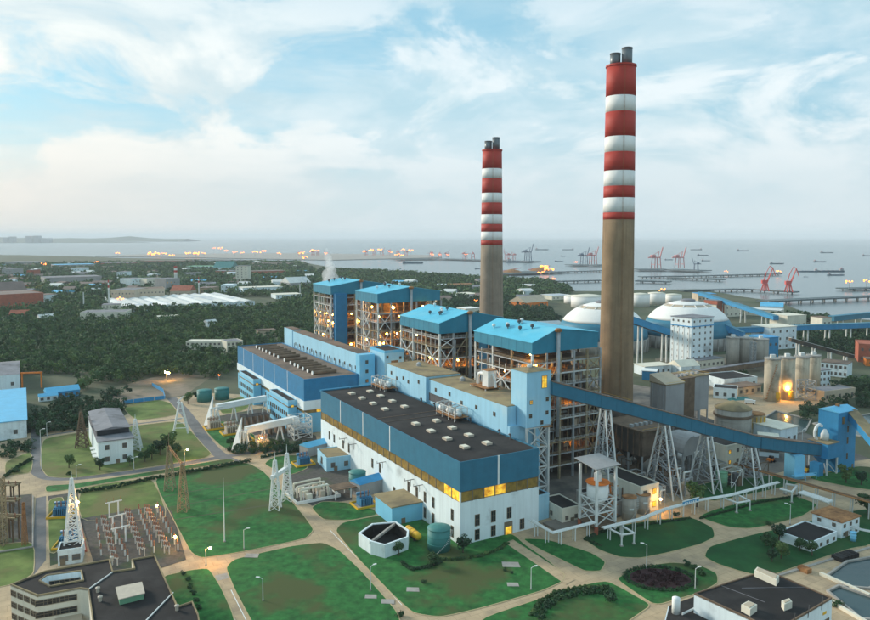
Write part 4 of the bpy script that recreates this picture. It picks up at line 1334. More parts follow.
for x in (-2.5, 0, 2.5):
    MB().box(x - .3, x + .3, -1.2, 1.2, -.1, 1.0).build('saddle', 'dark_steel', o)
    MB().lathe([(1.53, -.1), (1.58, -.1), (1.58, .1), (1.53, .1)], 16).build('hoop', 'rust', o).matrix_local = Matrix.Translation((x + .6, 0, 2.2)) @ Matrix.Rotation(R(90), 4, 'Y')
# transformers in bunded yards
def transformer(label, x, y, rz, s=1.0, col='transformer_blue'):
    t = thing('transformer', label, 'transformer', (x, y, .15), rz, 'oil filled transformers')
    t.scale = (s, s, s)
    MB().box(-3, 3, -1.6, 1.6, .4, 4).build('body', col, t)
    MB().tube((-3.2, .8, 5.2), (3.0, .8, 5.2), .75, 12).build('conservator', col, t, True)
    for k in range(7):
        MB().box(-2.9 + k * .9, -2.5 + k * .9, -3.2, -1.7, .6, 3.7).build('radiator', col, t)
    for k in range(3):
        MB().lathe([(.28, 4), (.38, 4.3), (.22, 4.6), (.36, 5.0), (.2, 5.3), (.34, 5.7), (.16, 6.0), (.28, 6.3), (.08, 6.8)], 10, (-1.8 + k * 1.8, -.6)).build('bushing', 'porcelain', t)
    MB().box(-4.2, 4.2, -4, 3, -.1, .35).build('plinth', 'concrete', t)
    MB().ring([(-5.2, -5), (5.2, -5), (5.2, 4), (-5.2, 4)], .35, 0, .9).build('bund', 'yellow_paint', t)
    return t
for i, (x, y, lab) in enumerate([(-69.63, 376.82, 'blue transformer in the upper yard beside the pale cube'), (-31.74, 318.15, 'blue transformer in the lower yard beside the sky blue cube'), (-142.46, 275.92, 'blue transformer behind the white hut at the substation'), (-160.79, 306.46, 'blue transformer beside the lattice mast at the substation')]):
    transformer(lab, x, y, THETA + (0 if i < 2 else -.35), 1.0 if i < 2 else .95)
house('fan_shed', 'low blue canopy roof behind the upper blue transformer', (-69.12, 389.01), (-56.2, 402.0), 8, 5, 'grey_cladding', 'blue_sheet', 'gable')
house('fan_shed', 'low blue canopy roof behind the lower blue transformer', (-34.43, 326.87), (-20.44, 338.78), 8, 6, 'grey_cladding', 'sign_blue', 'gable')
# white bus duct yard
YX, YY = (-55.26, 330.75)
o = thing('bus_duct_yard', 'cream pipe frames inside a white kerbed yard', 'equipment yard', (YX, YY, .1), THETA)
MB().ring([(-12, -8), (9, -8), (9, 9), (-12, 9)], .5, -.1, 1.2).build('bund', 'white_paint', o)
MB().sheet([(-11.5, -7.5), (8.5, -7.5), (8.5, 8.5), (-11.5, 8.5)], .03).build('gravel_bed', 'gravel', o)
for k, y in enumerate((-5, 0, 5)):
    MB().pipe([(-9, y, .2), (-9, y, 5.2), (-2, y, 5.6), (4, y, 5.6), (4, y, .2)], .45, 9).build('duct', 'cream_wall', o)
    MB().box(-6.5, -4, y - 1.2, y + 1.2, .1, 3).build('cubicle', 'cream_wall', o)
    MB().box(.2, 2.4, y - 1, y + 1, .1, 3.4).build('cubicle', 'skylight_tan', o)
    for x in (-7.4, -1, 5.8):
        MB().lathe([(.35, .1), (.35, 1.5), (.5, 1.6), (.25, 2.2), (.45, 2.6), (.15, 3.3)], 9, (x, y + .8)).build('post', 'porcelain_white', o)
PF = (-40.09, 332.06)
o = thing('pump_platform', 'dark steel platform on white legs in front of the green tank', 'platform', (*PF, 0), THETA)
MB().box(-9, 6, -5, 3, 4.4, 4.8).build('deck', 'brown_steel', o)
for x in (-8.5, -1, 5.5):
    for y in (-4.6, 2.6):
        MB().bar((x, y, -.1), (x, y, 4.4), .5).build('leg', 'white_steel', o)
MB().pipe([(-9, -5, 5.5), (6, -5, 5.5), (6, 3, 5.5)], .08, 5).build('handrail', 'dark_steel', o)

# ------------------------------------------------------------------ far yard with white bus ducts in front of the far hall
def duct_gantry(label, p0, p1, z, r):
    """fat white pipe bridge from an A-frame to the hall"""
    t = thing('bus_duct_bridge', label, 'pipe bridge', (*p0, 0), math.atan2(p1[1] - p0[1], p1[0] - p0[0]))
    L = math.dist(p0, p1)
    MB().box(0, L, -r, r, z, z + 2 * r).build('duct', 'white_paint', t)
    MB().box(-1, L, -r - .3, r + .3, z - .4, z - .01).build('tray', 'pale_steel', t)
    for x in (0, L * .33, L * .66, L - 1):
        for s in (-1, 1):
            MB().bar((x + .4, s * (r + 2.2), -.1), (x + .4, s * .6, z - .4), .6).build('leg', 'white_steel', t)
    m = MB()
    for x in (-5, -2.5, 0):
        m.pipe([(x, -r, .2), (x, -r, z + 1.5), (x + 3.4, -r, z + 1.6)], .4, 8)
    m.build('riser', 'white_paint', t)
    MB().add([(-7, -4, 0), (-6, -4, 0), (-2, 0, z + 9), (-2.6, 0, z + 9), (-7, 4, 0), (-6, 4, 0)], [(0, 1, 2, 3), (4, 3, 2, 5), (0, 3, 4), (1, 5, 2)]).build('frame', 'white_paint', t)
    return t
duct_gantry('farther white duct bridge in front of the royal blue hall', (-139.46, 458.71), (-114.19, 484.93), 9.5, 1.6)
duct_gantry('nearer white duct bridge in front of the royal blue hall', (-106.72, 403.92), (-83.17, 428.52), 9.5, 1.6)
for i, (x, y, lab) in enumerate([(-124.55, 437.38, 'tan transformer under the farther white duct bridge'), (-98.61, 407.83, 'tan transformer under the nearer white duct bridge'), (-138.44, 448.98, 'tan transformer beside the farther A frame'), (-112.64, 420.0, 'tan transformer between the two duct bridges')]):
    transformer(lab, x, y, THETA, 1.15, 'skylight_tan')
for i, (x, y, lab) in enumerate([(-115.18, 456.24, 'brown steel rack behind the farther duct bridge'), (-97.07, 437.38, 'brown steel rack between the duct bridges')]):
    o = thing('switch_rack', lab, 'rack', (x, y, 0), THETA)
    for k in range(5):
        MB().box(-8 + k * 4, -7.4 + k * 4, -4, 4, 0, 6.5).build('frame', 'brown_steel', o)
    for k in range(3):
        MB().box(-8.2, 8.8, -3.6 + k * 3, -3.2 + k * 3, 6.51, 6.9).build('rail', 'dark_steel', o)
o = thing('steel_rack', 'open white steel frame at the wall of the far hall', 'frame', (-80.78, 428.52, 0.0), THETA)
lattice(o, 11, 11, 13, 'white_steel', 4, .45, .25)
MB().box(-5.2, 5.2, -5.2, 5.2, 6.4, 6.7).build('deck', 'grey_steel', o)
MB().tube((-2, 0, 6.7), (-2, 0, 12), 1.8, 14).build('vessel', 'white_paint', o, True)
for i, (x, y, lab) in enumerate([(-168.02, 523.78, 'left one of two teal tanks beyond the duct bridges'), (-157.16, 530.3, 'right one of two teal tanks beyond the duct bridges')]):
    tank(lab, x, y, 5.2, 7.8, 'tank_green', .12, group='teal tanks', rail=False)

# ------------------------------------------------------------------ switch house and the sheds at the left
o = house('switch_house', 'white switch house with a grey stained roof between two lattice masts', (-175.9, 373.6), (-161.1, 382.0), 62, 12.4, 'white_wall', 'roof_grey', 'slab', 2, 2, 0, .55)
MB().box(.5, 16.5, 12, 61.5, 12.4 + .5, 12.4 + 3.2).build('upper_storey', 'glass_dark', o)
MB().add([(-.3, 11.4, 12.4 + 3.3), (17.3, 11.4, 12.4 + 3.3), (17.3, 62.4, 12.4 + 3.3), (-.3, 62.4, 12.4 + 3.3), (8.5, 11.4, 12.4 + 4.6), (8.5, 62.4, 12.4 + 4.6)],
         [(0, 1, 4), (1, 2, 5, 4), (3, 0, 4, 5), (2, 3, 5), (0, 3, 2, 1)]).build('upper_roof', 'roof_grey', o)
for y in (6, 14, 22):
    MB().box(-2.2, -.02, y, y + 5, 3, 3.4).build('bracket', 'white_steel', o)
house('blue_roof_shed', 'white shed with a bright blue sheet roof at the left edge', (-284.2, 404.2), (-243.4, 427.4), 104, 10.6, 'white_wall', 'blue_sheet', 'slab', 1, 4, 0)
house('long_shed', 'grey roofed white shed with an orange frame behind the left trees', (-369.73, 540.79), (-326.23, 565.49), 70, 12, 'white_wall', 'roof_grey', 'gable', 1, 5, 0, ridge=.06)
o = thing('portal_frame', 'orange steel portal frame beside the long shed', 'frame', (-320.46, 569.26, 0.0), .2)
for x in (-6, 8):
    MB().box(x, x + 1, -.5, .5, 0, 11.5).build('post', 'orange_paint', o)
MB().box(-6.4, 9.4, -.6, .6, 11.51, 12.6).build('beam', 'orange_paint', o)
house('site_cabin', 'blue roofed site cabin in front of the forest', (-284.54, 527.02), (-266.85, 540.4), 12, 5, 'sign_blue', 'blue_sheet', 'gable', 1, 6, 0)
house('site_cabin', 'low blue roofed cabin just left of the other site cabin', (-286.91, 520.57), (-276.48, 527.02), 7, 3.5, 'white_wall', 'blue_sheet', 'gable', 1, 3, 0)
o = thing('site_hoarding', 'long blue site hoarding behind the yellow green lawn', 'fence', (-223.36, 514.28, 0.0))
pp = [(-223.4, 514.3), (-199.2, 530.3), (-209.7, 554.5), (-226.9, 577.0)]
for a, b in zip(pp, pp[1:]):
    n = max(1, int(math.dist(a, b) / 6))
    for i in range(n):
        p = [a[k] + (b[k] - a[k]) * i / n - pp[0][k] for k in (0, 1)]
        q = [a[k] + (b[k] - a[k]) * (i + .94) / n - pp[0][k] for k in (0, 1)]
        d = Vector((q[0] - p[0], q[1] - p[1])).normalized() * .08
        MB().prism([(p[0] - d.y, p[1] + d.x), (q[0] - d.y, q[1] + d.x), (q[0] + d.y, q[1] - d.x), (p[0] + d.y, p[1] - d.x)], -.1, 2.6).build('panel', 'sign_blue', o)
house('switch_hut', 'small white hut under the tall white lattice mast', (-137.4, 257.85), (-129.85, 260.7), 8, 5.2, 'white_wall', 'roof_black', 'flat', 1, 2, 0, .2, ww=2.4, wh=1.8)

# ------------------------------------------------------------------ lattice masts and gantries
def mast(label, x, y, base, top, h, mt, n=8, leg=.3, brace=.15, rz=0.0, spike=0.0, name='lattice_mast', cat='mast'):
    t = thing(name, label, cat, (x, y, 0), rz)
    lattice(t, base, top, h, mt, n, leg, brace)
    if spike:
        MB().tube((0, 0, h), (0, 0, h + spike), .14, 6, .04).build('spike', mt, t)
    return t
x, y = (-135.68, 266.16)
o = mast('tall white lattice mast behind the small white hut', x, y, 6.5, .5, 29.9, 'white_paint', 9, .5, .22, .3, 3)
put('lamp', shared(('bulb', .5), lambda: MB().ball((0, 0, 0), .5, 10, 6).mesh('bulb', 'lamp_yellow', True)), o, (1.8, 0, 20.5))
x, y = (-168.04, 402.0)
mast('white lattice mast on the right side of the switch house', x, y, 6, .8, 17.7, 'white_paint', 7, .45, .22, .2, 3)
x, y = (-201.21, 407.83)
mast('brown lattice mast on the left side of the switch house', x, y, 6, .8, 20.2, 'brown_steel', 7, .45, .25, .2, 4)
o = thing('a_frame_mast', 'white A shaped frame on the lawn beside the side road', 'mast', (-155.07, 437.38, 0.0), .2)
for s in (-1, 1):
    for y in (-2.4, 2.4):
        MB().bar((s * 4.4, y, -.1), (s * .6, y * .3, 19), .7).build('leg', 'white_paint', o)
for k in range(1, 6):
    w = 4.4 - 3.8 * k / 6.2
    MB().bar((-w, 0, k * 3.1), (w, 0, k * 3.1), .35).build('rung', 'white_paint', o)
MB().bar((-1.8, 0, 19), (1.8, 0, 22.5), .7).build('head', 'white_paint', o)
# double gantry beside the road crossing
g0, g1 = (-70.14, 312.79), (-68.12, 319.98)
o = thing('line_gantry', 'pair of white lattice towers with a slanting beam beside the crossroads', 'gantry', (*g0, 0))
dx_, dy_ = g1[0] - g0[0], g1[1] - g0[1]
dx_, dy_ = dx_ * 1.5, dy_ * 1.5
lattice(o, 4.4, 1.0, 22, 'white_paint', 7, .42, .2)
lattice(o, 4.4, 1.0, 22, 'white_paint', 7, .42, .2, dx_, dy_)
for q in ((0, 0), (dx_, dy_)):
    MB().tube((*q, 22), (*q, 26), .2, 6, .06).build('spike', 'white_paint', o)
d = Vector((dx_, dy_)).normalized()
MB().bar((-d.x * 3, -d.y * 3, 15.2), (dx_ + d.x * 3, dy_ + d.y * 3, 15.2), 1.6).build('beam', 'white_paint', o)
# brown line gantry over the hedge
g0, g1 = (-125.48, 337.42), (-109.99, 311.03)
o = thing('line_gantry', 'rusty brown lattice gantry standing over the hedge and big lawn', 'gantry', (*g0, 0))
dx_, dy_ = g1[0] - g0[0], g1[1] - g0[1]
lattice(o, 4.2, 1.2, 21, 'ochre_steel', 7, .3, .16)
lattice(o, 4.2, 1.2, 21, 'ochre_steel', 7, .3, .16, dx_, dy_)
MB().tube((0, 0, 21), (0, 0, 28), .2, 6, .05).build('spike', 'ochre_steel', o)
m = MB()
for k in range(8):
    t0, t1 = k / 8, (k + 1) / 8
    for zz in (20, 21.4):
        m.bar((dx_ * t0, dy_ * t0, zz), (dx_ * t1, dy_ * t1, zz), .28)
    m.bar((dx_ * t0, dy_ * t0, 20 + 1.4 * (k % 2)), (dx_ * t1, dy_ * t1, 20 + 1.4 * ((k + 1) % 2)), .18)
m.build('beam', 'rust', o)
x, y = (-82.74, 278.71)
o = thing('lightning_mast', 'slim white lightning mast standing alone on the big lawn', 'mast', (x, y, .1))
MB().tube((0, 0, 0), (0, 0, 16), .28, 8, .18).build('lower_pole', 'white_paint', o)
MB().tube((0, 0, 16), (0, 0, 25.7), .15, 8, .05).build('upper_pole', 'white_paint', o)
MB().lathe([(.6, 0), (.6, .3), (.3, .5)], 10).build('base', 'concrete', o)

# ------------------------------------------------------------------ substation
def bus_post(kind_):
    def mk():
        f = MB()
        if kind_ == 0:
            f.box(-.2, .2, -.2, .2, 0, 2.6)
            i = MB().lathe([(.3, 2.6), (.4, 2.9), (.24, 3.2), (.38, 3.6), (.22, 4.0), (.36, 4.4), (.12, 4.9)], 8)
            return f.mesh('stand', 'white_steel'), i.mesh('insulator', 'porcelain')
        f.box(-1.3, -1.0, -.15, .15, 0, 2.8).box(1.0, 1.3, -.15, .15, 0, 2.8).box(-1.5, 1.5, -.22, .22, 2.8, 3.2)
        i = MB()
        for x in (-1.1, 0, 1.1):
            i.lathe([(.26, 3.2), (.36, 3.5), (.22, 3.8), (.34, 4.2), (.1, 4.7)], 7, (x, 0))
        return f.mesh('stand', 'porcelain_white'), i.mesh('insulator', 'porcelain')
    return shared(('post', kind_), mk)
ROWS = [[(-138.3, 290.4), (-125.5, 266.2), 4, 0], [(-137.3, 294.5), (-116.6, 257.8), 7, 1], [(-132.1, 290.4), (-113.3, 261.1), 7, 0], [(-130.5, 302.0), (-110.1, 266.2), 8, 1], [(-127.6, 306.5), (-106.6, 268.8), 8, 0], [(-124.2, 306.5), (-101.4, 267.9), 9, 1], [(-120.3, 308.7), (-98.1, 270.5), 8, 0]]
ORD = ['first', 'second', 'third', 'fourth', 'fifth', 'sixth', 'seventh', 'eighth', 'ninth']
names = ['leftmost', 'second', 'third', 'fourth', 'fifth', 'sixth', 'rightmost']
for ri, (p, q, n, k) in enumerate(ROWS):
    for i in range(n):
        x, y = p[0] + (q[0] - p[0]) * i / (n - 1), p[1] + (q[1] - p[1]) * i / (n - 1)
        kd = ['white insulator post', 'brown three pole switch'][k]
        t = thing('insulator_post' if k == 0 else 'disconnector', f'{kd}, {ORD[i]} from the field end, {names[ri]} substation row', 'switchgear', (x, y, .12), -.35, 'switchgear of the substation')
        sm, im = bus_post(k)
        put('stand', sm, t)
        put('insulator', im, t)
for i, (p, q, lab) in enumerate([((-139.1, 303.7), (-136.2, 305.9), 'farthest white portal in the substation'), ((-130.8, 288.4), (-128.1, 290.9), 'middle white portal in the substation'), ((-124.4, 276.4), (-121.5, 278.7), 'nearest white portal in the substation')]):
    o = thing('bus_portal', lab, 'gantry', (*p, .1), math.atan2(q[1] - p[1], q[0] - p[0]))
    L = math.dist(p, q)
    for x in (0, L):
        MB().bar((x, 0, 0), (x, 0, 6.2), .5).build('post', 'white_paint', o)
    MB().bar((-1.6, 0, 6.3), (L + 1.6, 0, 6.3), .45).build('beam', 'white_steel', o)
    for x in (-1, L / 2, L + 1):
        MB().bar((x, 0, 6.5), (x, 0, 8.2), .14).build('rod', 'rust', o)
for i, (x, y, h, lab) in enumerate([(-116.5, 297.69, 7, 'bright yard light on a post at the substation corner'), (-99.08, 270.51, 5, 'low lit yard light at the near end of the substation')]):
    o = thing('yard_light', lab, 'street lamp', (x, y, .1))
    MB().tube((0, 0, 0), (0, 0, h), .14, 7).build('pole', 'grey_steel', o)
    put('bulb', shared(('bulb', .5), lambda: 0), o, (0, 0, h + .4))
o = thing('cable_duct', 'long red cable duct beside the substation gravel', 'duct', (-150.76, 300.92, 0.13))
q = (-132.83, 269.63)
q0 = (-150.76, 300.92)
MB().bar((0, 0, .2), (q[0] - q0[0], q[1] - q0[1], .2), .8).build('cover', 'brick_red', o)
# brown racks at the left edge
for i, (x, y, lab) in enumerate([(-191.81, 318.15, 'farthest brown switch rack at the left edge'), (-180.83, 298.76, 'second brown switch rack at the left edge'), (-170.52, 280.59, 'nearest brown switch rack at the left edge')]):
    o = thing('switch_rack', lab, 'rack', (x, y, 0), -.12, 'brown switch racks')
    for k in range(4):
        MB().box(-7 + k * 4, -6.5 + k * 4, -2, -1.5, 0, 9).box(-7 + k * 4, -6.5 + k * 4, 1.5, 2, 0, 9).box(-7 + k * 4, -6.5 + k * 4, -2.4, 2.4, 9.01, 9.5).build('frame', 'brown_steel', o)
    for yy in (-1.8, 0, 1.8):
        MB().box(-7.4, 6.4, yy - .25, yy + .25, 9.51, 10).build('rail', 'ochre_steel', o)
    for k in range(4):
        MB().lathe([(.3, 9.5), (.4, 9.8), (.22, 10.2), (.36, 10.7), (.1, 11.3)], 7, (-5 + k * 3.4, 0)).build('insulator', 'porcelain', o)
o = thing('substation_fence', 'low concrete wall round the brown switch racks', 'wall', (-185.25, 328.15, 0.0))
fp = [(-185.2, 328.2), (-155.0, 273.2), (-171.0, 266.2)]
for a, b in zip(fp, fp[1:]):
    MB().bar((a[0] - fp[0][0], a[1] - fp[0][1], .5), (b[0] - fp[0][0], b[1] - fp[0][1], .5), .5).build('wall', 'concrete', o)
x, y = (-159.58, 275.92)
mast('slim rusty lattice post by the path at the left', x, y, 1.6, .6, 17, 'rust', 9, .2, .1)
x, y = (-168.54, 275.92)
mast('tall ochre lattice post on the left edge of the frame', x, y, 3.0, 2.4, 27, 'ochre_steel', 10, .4, .2)

# ------------------------------------------------------------------ street lamps
for x, y, h, ang, lit, lab in [(-56.68, 232.35, 7.5, 3.0, False, 'lamp on the square lawn by the sandy road'), (-21.82, 239.12, 8.4, 0.6, False, 'lamp beside the diagonal road left of the wide lawn'), (-73.28, 271.85, 7.7, 0.3, False, 'lamp on the big lawn near the crossroads'), (32.62, 239.82, 7.7, 0.3, False, 'lamp on the front edge of the wide lawn'), (76.39, 255.45, 8.9, 2.8, False, 'lamp at the tip of the flower bed lawn'), (88.46, 240.17, 7.2, 0.4, False, 'lamp beside the dark flower bed'), (147.74, 295.58, 8.5, 2.8, False, 'lamp between the pipe loop lawn and the road'), (-202.25, 366.95, 20.9, 0.3, False, 'tall lamp beside the left access road'), (-232.17, 428.52, 8.5, 0.3, False, 'lamp where the foot path meets the access road'), (-132.67, 378.51, 7.0, 0.3, True, 'lit lamp at the bend of the grey road'), (-98.45, 400.09, 7.4, 0.3, True, 'lit lamp in front of the duct bridge hedge'), (-154.71, 366.95, 6.3, 0.3, False, 'lamp in front of the white switch house'), (99.07, 307.59, 6.2, 2.5, True, 'lit lamp beside the cream ash house'), (-83.46, 257.85, 6.4, 0.3, True, 'lit lamp at the corner of the sandy road'), (-177.44, 353.06, 6.6, 0.3, False, 'short post lamp on the switch house lawn'), (136.67, 324.33, 7.4, 2.6, False, 'lamp by the grey trestle near the pipe rack'), (208.21, 405.87, 10.4, 0.2, False, 'lamp behind the white shed by the basin')]:
    street_lamp(x, y, h, lab, 1.6, ang, lit)

# ------------------------------------------------------------------ inclined coal conveyor
def gallery(label, p, q, w, h, wall, roof, name='conveyor_gallery', seg=8.0, rails=False):
    """straight enclosed conveyor between two 3D points (centre of the floor)"""
    p, q = Vector(p), Vector(q)
    t = thing(name, label, 'conveyor', tuple(p))
    L = (q - p).length
    d = (q - p).normalized()
    side = Vector((d.y, -d.x, 0)).normalized() * (w / 2)
    up = Vector((0, 0, 1))
    n = max(1, round(L / seg))
    def prismoid(a, b, lo, hi, ws, name, mt):
        s = side * ws
        vs = [a - s + up * lo, a + s + up * lo, b + s + up * lo, b - s + up * lo, a - s + up * hi, a + s + up * hi, b + s + up * hi, b - s + up * hi]
        return MB().add(vs, [(0, 3, 2, 1), (4, 5, 6, 7), (0, 1, 5, 4), (1, 2, 6, 5), (2, 3, 7, 6), (3, 0, 4, 7)]).build(name, mt, t)
    for i in range(n):
        a, b = d * (L * i / n + .04), d * (L * (i + 1) / n - .04)
        prismoid(a, b, 0, h, 1.0, 'wall_panel', wall)
    prismoid(d * 0, d * L, h + .01, h + .35, 1.1, 'roof', roof)
    prismoid(d * 0, d * L, -.5, -.01, .8, 'floor_beam', 'dark_steel')
    return t
gx = lambda b: 17 - .235 * (b - 57)            # plan line of the conveyor in plant coordinates
def conv(b):
    x, y = W(gx(b), b)
    return (x, y, 50.5 - .31 * (min(b, 165) - 57) - .21 * max(0, b - 165))
gallery('long dark blue conveyor sloping down from the pale blue tower', conv(57.2), conv(165), 5.0, 5.6, 'deep_blue_panel', 'roof_brown')
pe = conv(165)
bx_, by_ = W(-16.5, 208)
gallery('lower level length of the conveyor running into the blue transfer tower', (pe[0] + .3, pe[1] + .1, pe[2] - .02), (bx_, by_, 8.6), 5.0, 5.6, 'deep_blue_panel', 'roof_brown')
def trestle(b, label, spread, mt='white_steel'):
    c = conv(b)
    d = Vector((conv(b + 1)[0] - c[0], conv(b + 1)[1] - c[1])).normalized()
    t = thing('conveyor_trestle', label, 'trestle', (c[0], c[1], 0), math.atan2(d.y, d.x), 'white lattice trestles under the conveyor')
    H = c[2] - .55
    top = 2.2
    for s in (-1, 1):
        for x in (-1, 1):
            MB().bar((x * 2.4, s * spread, -.2), (x * 1.2, s * top, H), .62).build('leg', mt, t)
    n = max(4, int(H / 6))
    for i in range(n):
        z0, z1 = H * i / n, H * (i + 1) / n
        w0, w1 = spread + (top - spread) * i / n, spread + (top - spread) * (i + 1) / n
        x0, x1 = 2.4 - 1.2 * i / n, 2.4 - 1.2 * (i + 1) / n
        m = MB()
        for x in (-1, 1):
            m.bar((x * x0, -w0, z0), (x * x1, w1, z1), .22).bar((x * x0, w0, z0), (x * x1, -w1, z1), .22).bar((x * x1, -w1, z1), (x * x1, w1, z1), .3)
        for s in (-1, 1):
            m.bar((-x0, s * w0, z0), (x1, s * w1, z1), .25).bar((-x1, s * w1, z1), (x1, s * w1, z1), .25)
        m.build('brace', 'grey_steel', t)
    return t
trestle(84, 'tall white trestle under the upper end of the conveyor', 9)
trestle(114, 'white trestle behind the grey ash tanks', 11.5)
trestle(136.5, 'white trestle beside the light green tank', 9.5)
trestle(161, 'shorter white trestle next to the sky blue pillar', 7.5)
c = conv(187)
o = thing('conveyor_pillar', 'sky blue boxed pillar carrying the low end of the conveyor', 'pillar', (c[0], c[1], 0), THETA - .23)
MB().box(-3, 3, -3.4, 3.4, -.2, c[2] - .6).build('shaft', 'sky_blue_wall', o)
MB().box(-5, 8, -6, -3.45, 2.2, 2.5).build('walkway', 'sky_blue_wall', o)
for x in (-5, 1.5, 8):
    MB().bar((x, -5.9, -.1), (x, -5.9, 3.6), .2).build('post', 'sky_blue_wall', o)
MB().bar((-5, -5.9, 3.6), (8, -5.9, 3.6), .2).build('handrail', 'sky_blue_wall', o)

# blue transfer tower
o = plant('transfer_tower', 'bright blue coal transfer tower with a stepped lower house', 'tower', -14.6, 211.7)
H = 30.8
box_part('wall', 'transfer_blue', o, 0, 15.5, -5.5, 5, -.3, H)
MB().add([(-.5, -6, H + .02), (16, -6, H + .02), (16, 5.5, H + .02), (-.5, 5.5, H + .02), (-.5, -.25, H + 1.8), (16, -.25, H + 1.8)], [(0, 1, 5, 4), (4, 5, 2, 3), (0, 4, 3), (1, 2, 5), (0, 3, 2, 1)]).build('roof', 'blue_sheet', o)
MB().box(7, 8.4, -1, .6, H + 1.2, H + 2.8).build('roof_vent', 'rust', o)
window(o, 4.2, -5.53, H - 6, 1.5, 3.4, '-y', 'glass_painted_glow')
box_part('door', 'frame_brown', o, 13, 14.4, -5.65, -5.52, 0, 2.6)
for z in (6, 14, 20):
    window(o, 8.5, -5.53, z, .8, 3, '-y')
box_part('lower_house', 'transfer_blue', o, -9.5, -.05, -6.5, 4, 8.5, 16.2)
box_part('lower_roof', 'roof_tan', o, -9.9, -.06, -6.9, 4.4, 16.21, 16.6)
MB().add([(-8, -5, 8.4), (-2, -5, 8.4), (-2, 2.5, 8.4), (-8, 2.5, 8.4), (-5.6, -1.8, 3.8), (-4.4, -1.8, 3.8), (-4.4, -.6, 3.8), (-5.6, -.6, 3.8)], [(0, 1, 5, 4), (1, 2, 6, 5), (2, 3, 7, 6), (3, 0, 4, 7), (0, 3, 2, 1), (4, 5, 6, 7)]).build('hopper', 'transfer_blue', o)
for x in (-9, -.8):
    for y in (-6, 3.5):
        MB().bar((x, y, -.1), (x, y, 8.5), .7).build('leg', 'white_steel', o)
        MB().bar((x, y, .2), (-4.9, -1.2, 7.6), .4).build('brace', 'white_steel', o)
MB().pipe([(-6.5, 1.5, 16.6), (-8, 1.5, 18.5), (-8.2, 1.5, 21), (-7, 1.5, 23.2), (-4.6, 1.5, 24), (-2.4, 1.5, 23)], .75, 10).build('dust_duct', 'white_paint', o)
MB().lathe([(2.0, 16.6), (2.0, 19.5), (.7, 22)], 14, (-3.6, -1)).build('cyclone', 'white_steel', o, True)
box_part('side_box', 'transfer_blue', o, -14, -10.2, -5, 0, -.2, 6.5)
e = W(-19, 224)
f = (213.1, 323.15)
gallery('tan roofed conveyor leaving the blue transfer tower to the right', (e[0], e[1], 27), (f[0], f[1], 9), 5.0, 4.0, 'transfer_blue', 'roof_tan')

# ------------------------------------------------------------------ ash silo in its steel tower
x, y = (66.73, 292.46)
o = thing('ash_silo', 'white ash silo in a steel tower with a rusty deck and flat canopy', 'silo', (x, y, 0), THETA)
for sx in (-5, 5):
    for sy in (-5, 5):
        MB().bar((sx, sy, -.2), (sx, sy, 26.5), .9).build('leg', 'white_steel', o)
        MB().lathe([(.8, 0), (.8, 3.2)], 10, (sx, sy)).build('leg_guard', 'brick_red' if sx < 0 else 'white_paint', o)
for i, (z0, z1) in enumerate(((3.5, 8.5), (8.5, 13.5))):
    m = MB()
    for (a, b) in (((-5, -5), (5, -5)), ((5, -5), (5, 5)), ((5, 5), (-5, 5)), ((-5, 5), (-5, -5))):
        m.bar((*a, z0), (*b, z1), .35).bar((*b, z0), (*a, z1), .35).bar((*a, z1), (*b, z1), .5)
    m.build('brace', 'white_steel', o)
MB().box(-5.6, 5.6, -5.6, 5.6, 3.0, 3.4).build('deck', 'brown_steel', o)
MB().lathe([(1.2, 9), (4.4, 13.6), (4.4, 19.2)], 24).build('shell', 'white_paint', o, True)
MB().lathe([(4.45, 19.21), (4.9, 19.3), (4.9, 19.6), (.5, 20.2)], 24).build('deck_top', 'orange_paint', o)
MB().lathe([(1.6, 20), (1.6, 23), (.3, 23.4)], 12).build('filter', 'white_paint', o)
MB().add([(-7, -6.5, 27.2), (6.5, -6.5, 27.2), (6.5, 6.5, 28.6), (-7, 6.5, 28.6), (-7, -6.5, 27.5), (6.5, -6.5, 27.5), (6.5, 6.5, 28.9), (-7, 6.5, 28.9)], [(0, 3, 2, 1), (4, 5, 6, 7), (0, 1, 5, 4), (1, 2, 6, 5), (2, 3, 7, 6), (3, 0, 4, 7)]).build('canopy', 'grey_cladding', o)
for k in range(9):
    MB().box(5.4, 7.6, -4 + (k % 2) * 4, -.2 + (k % 2) * 4, 1.5 + k * 2, 1.8 + k * 2).build('stair', 'rust', o)
MB().pipe([(4.4, 2, 19), (8.5, 2, 17), (9, 2, 13), (8.2, 0, 8)], .4, 8).build('pipe', 'orange_paint', o)
x, y = (82.45, 302.01)
tank('left grey ash tank with a rusty stair rail', x, y, 2.99, 9.6, 'concrete_silo', .08, top='rust', group='grey ash tanks')
x, y = (90.48, 309.3)
tank('right grey ash tank beside the cream building', x, y, 2.97, 8.2, 'concrete_silo', .08, top='rust', group='grey ash tanks')
for (x, y), sgn in zip([(82.4, 302.0), (90.5, 309.3)], (0, 1)):
    r_ = 2.95 if sgn == 0 else 2.98
    for k in range(4):
        a = R(-100 + k * 9)
        sg = MB().box(-.2, .2, -.02, .08, -.4, .4).build('painted_mark', 'white_paint')
        par = [q for q in COL.objects if q.get('label', '').startswith('left grey ash' if sgn == 0 else 'right grey ash')][0]
        sg.parent = par
        rr = max(math.hypot(v.co.x, v.co.y) for v in par.children[0].data.vertices)
        sg.location = (math.cos(a) * (rr + .05), math.sin(a) * (rr + .05), 5.2)
        sg.rotation_euler = (0, 0, a + math.pi / 2)
x, y = (79.16, 311.03)
tank('small blue drum in front of the black roofed shed', x, y, 1.1, 4.2, 'sky_blue_wall', .1, rail=False)
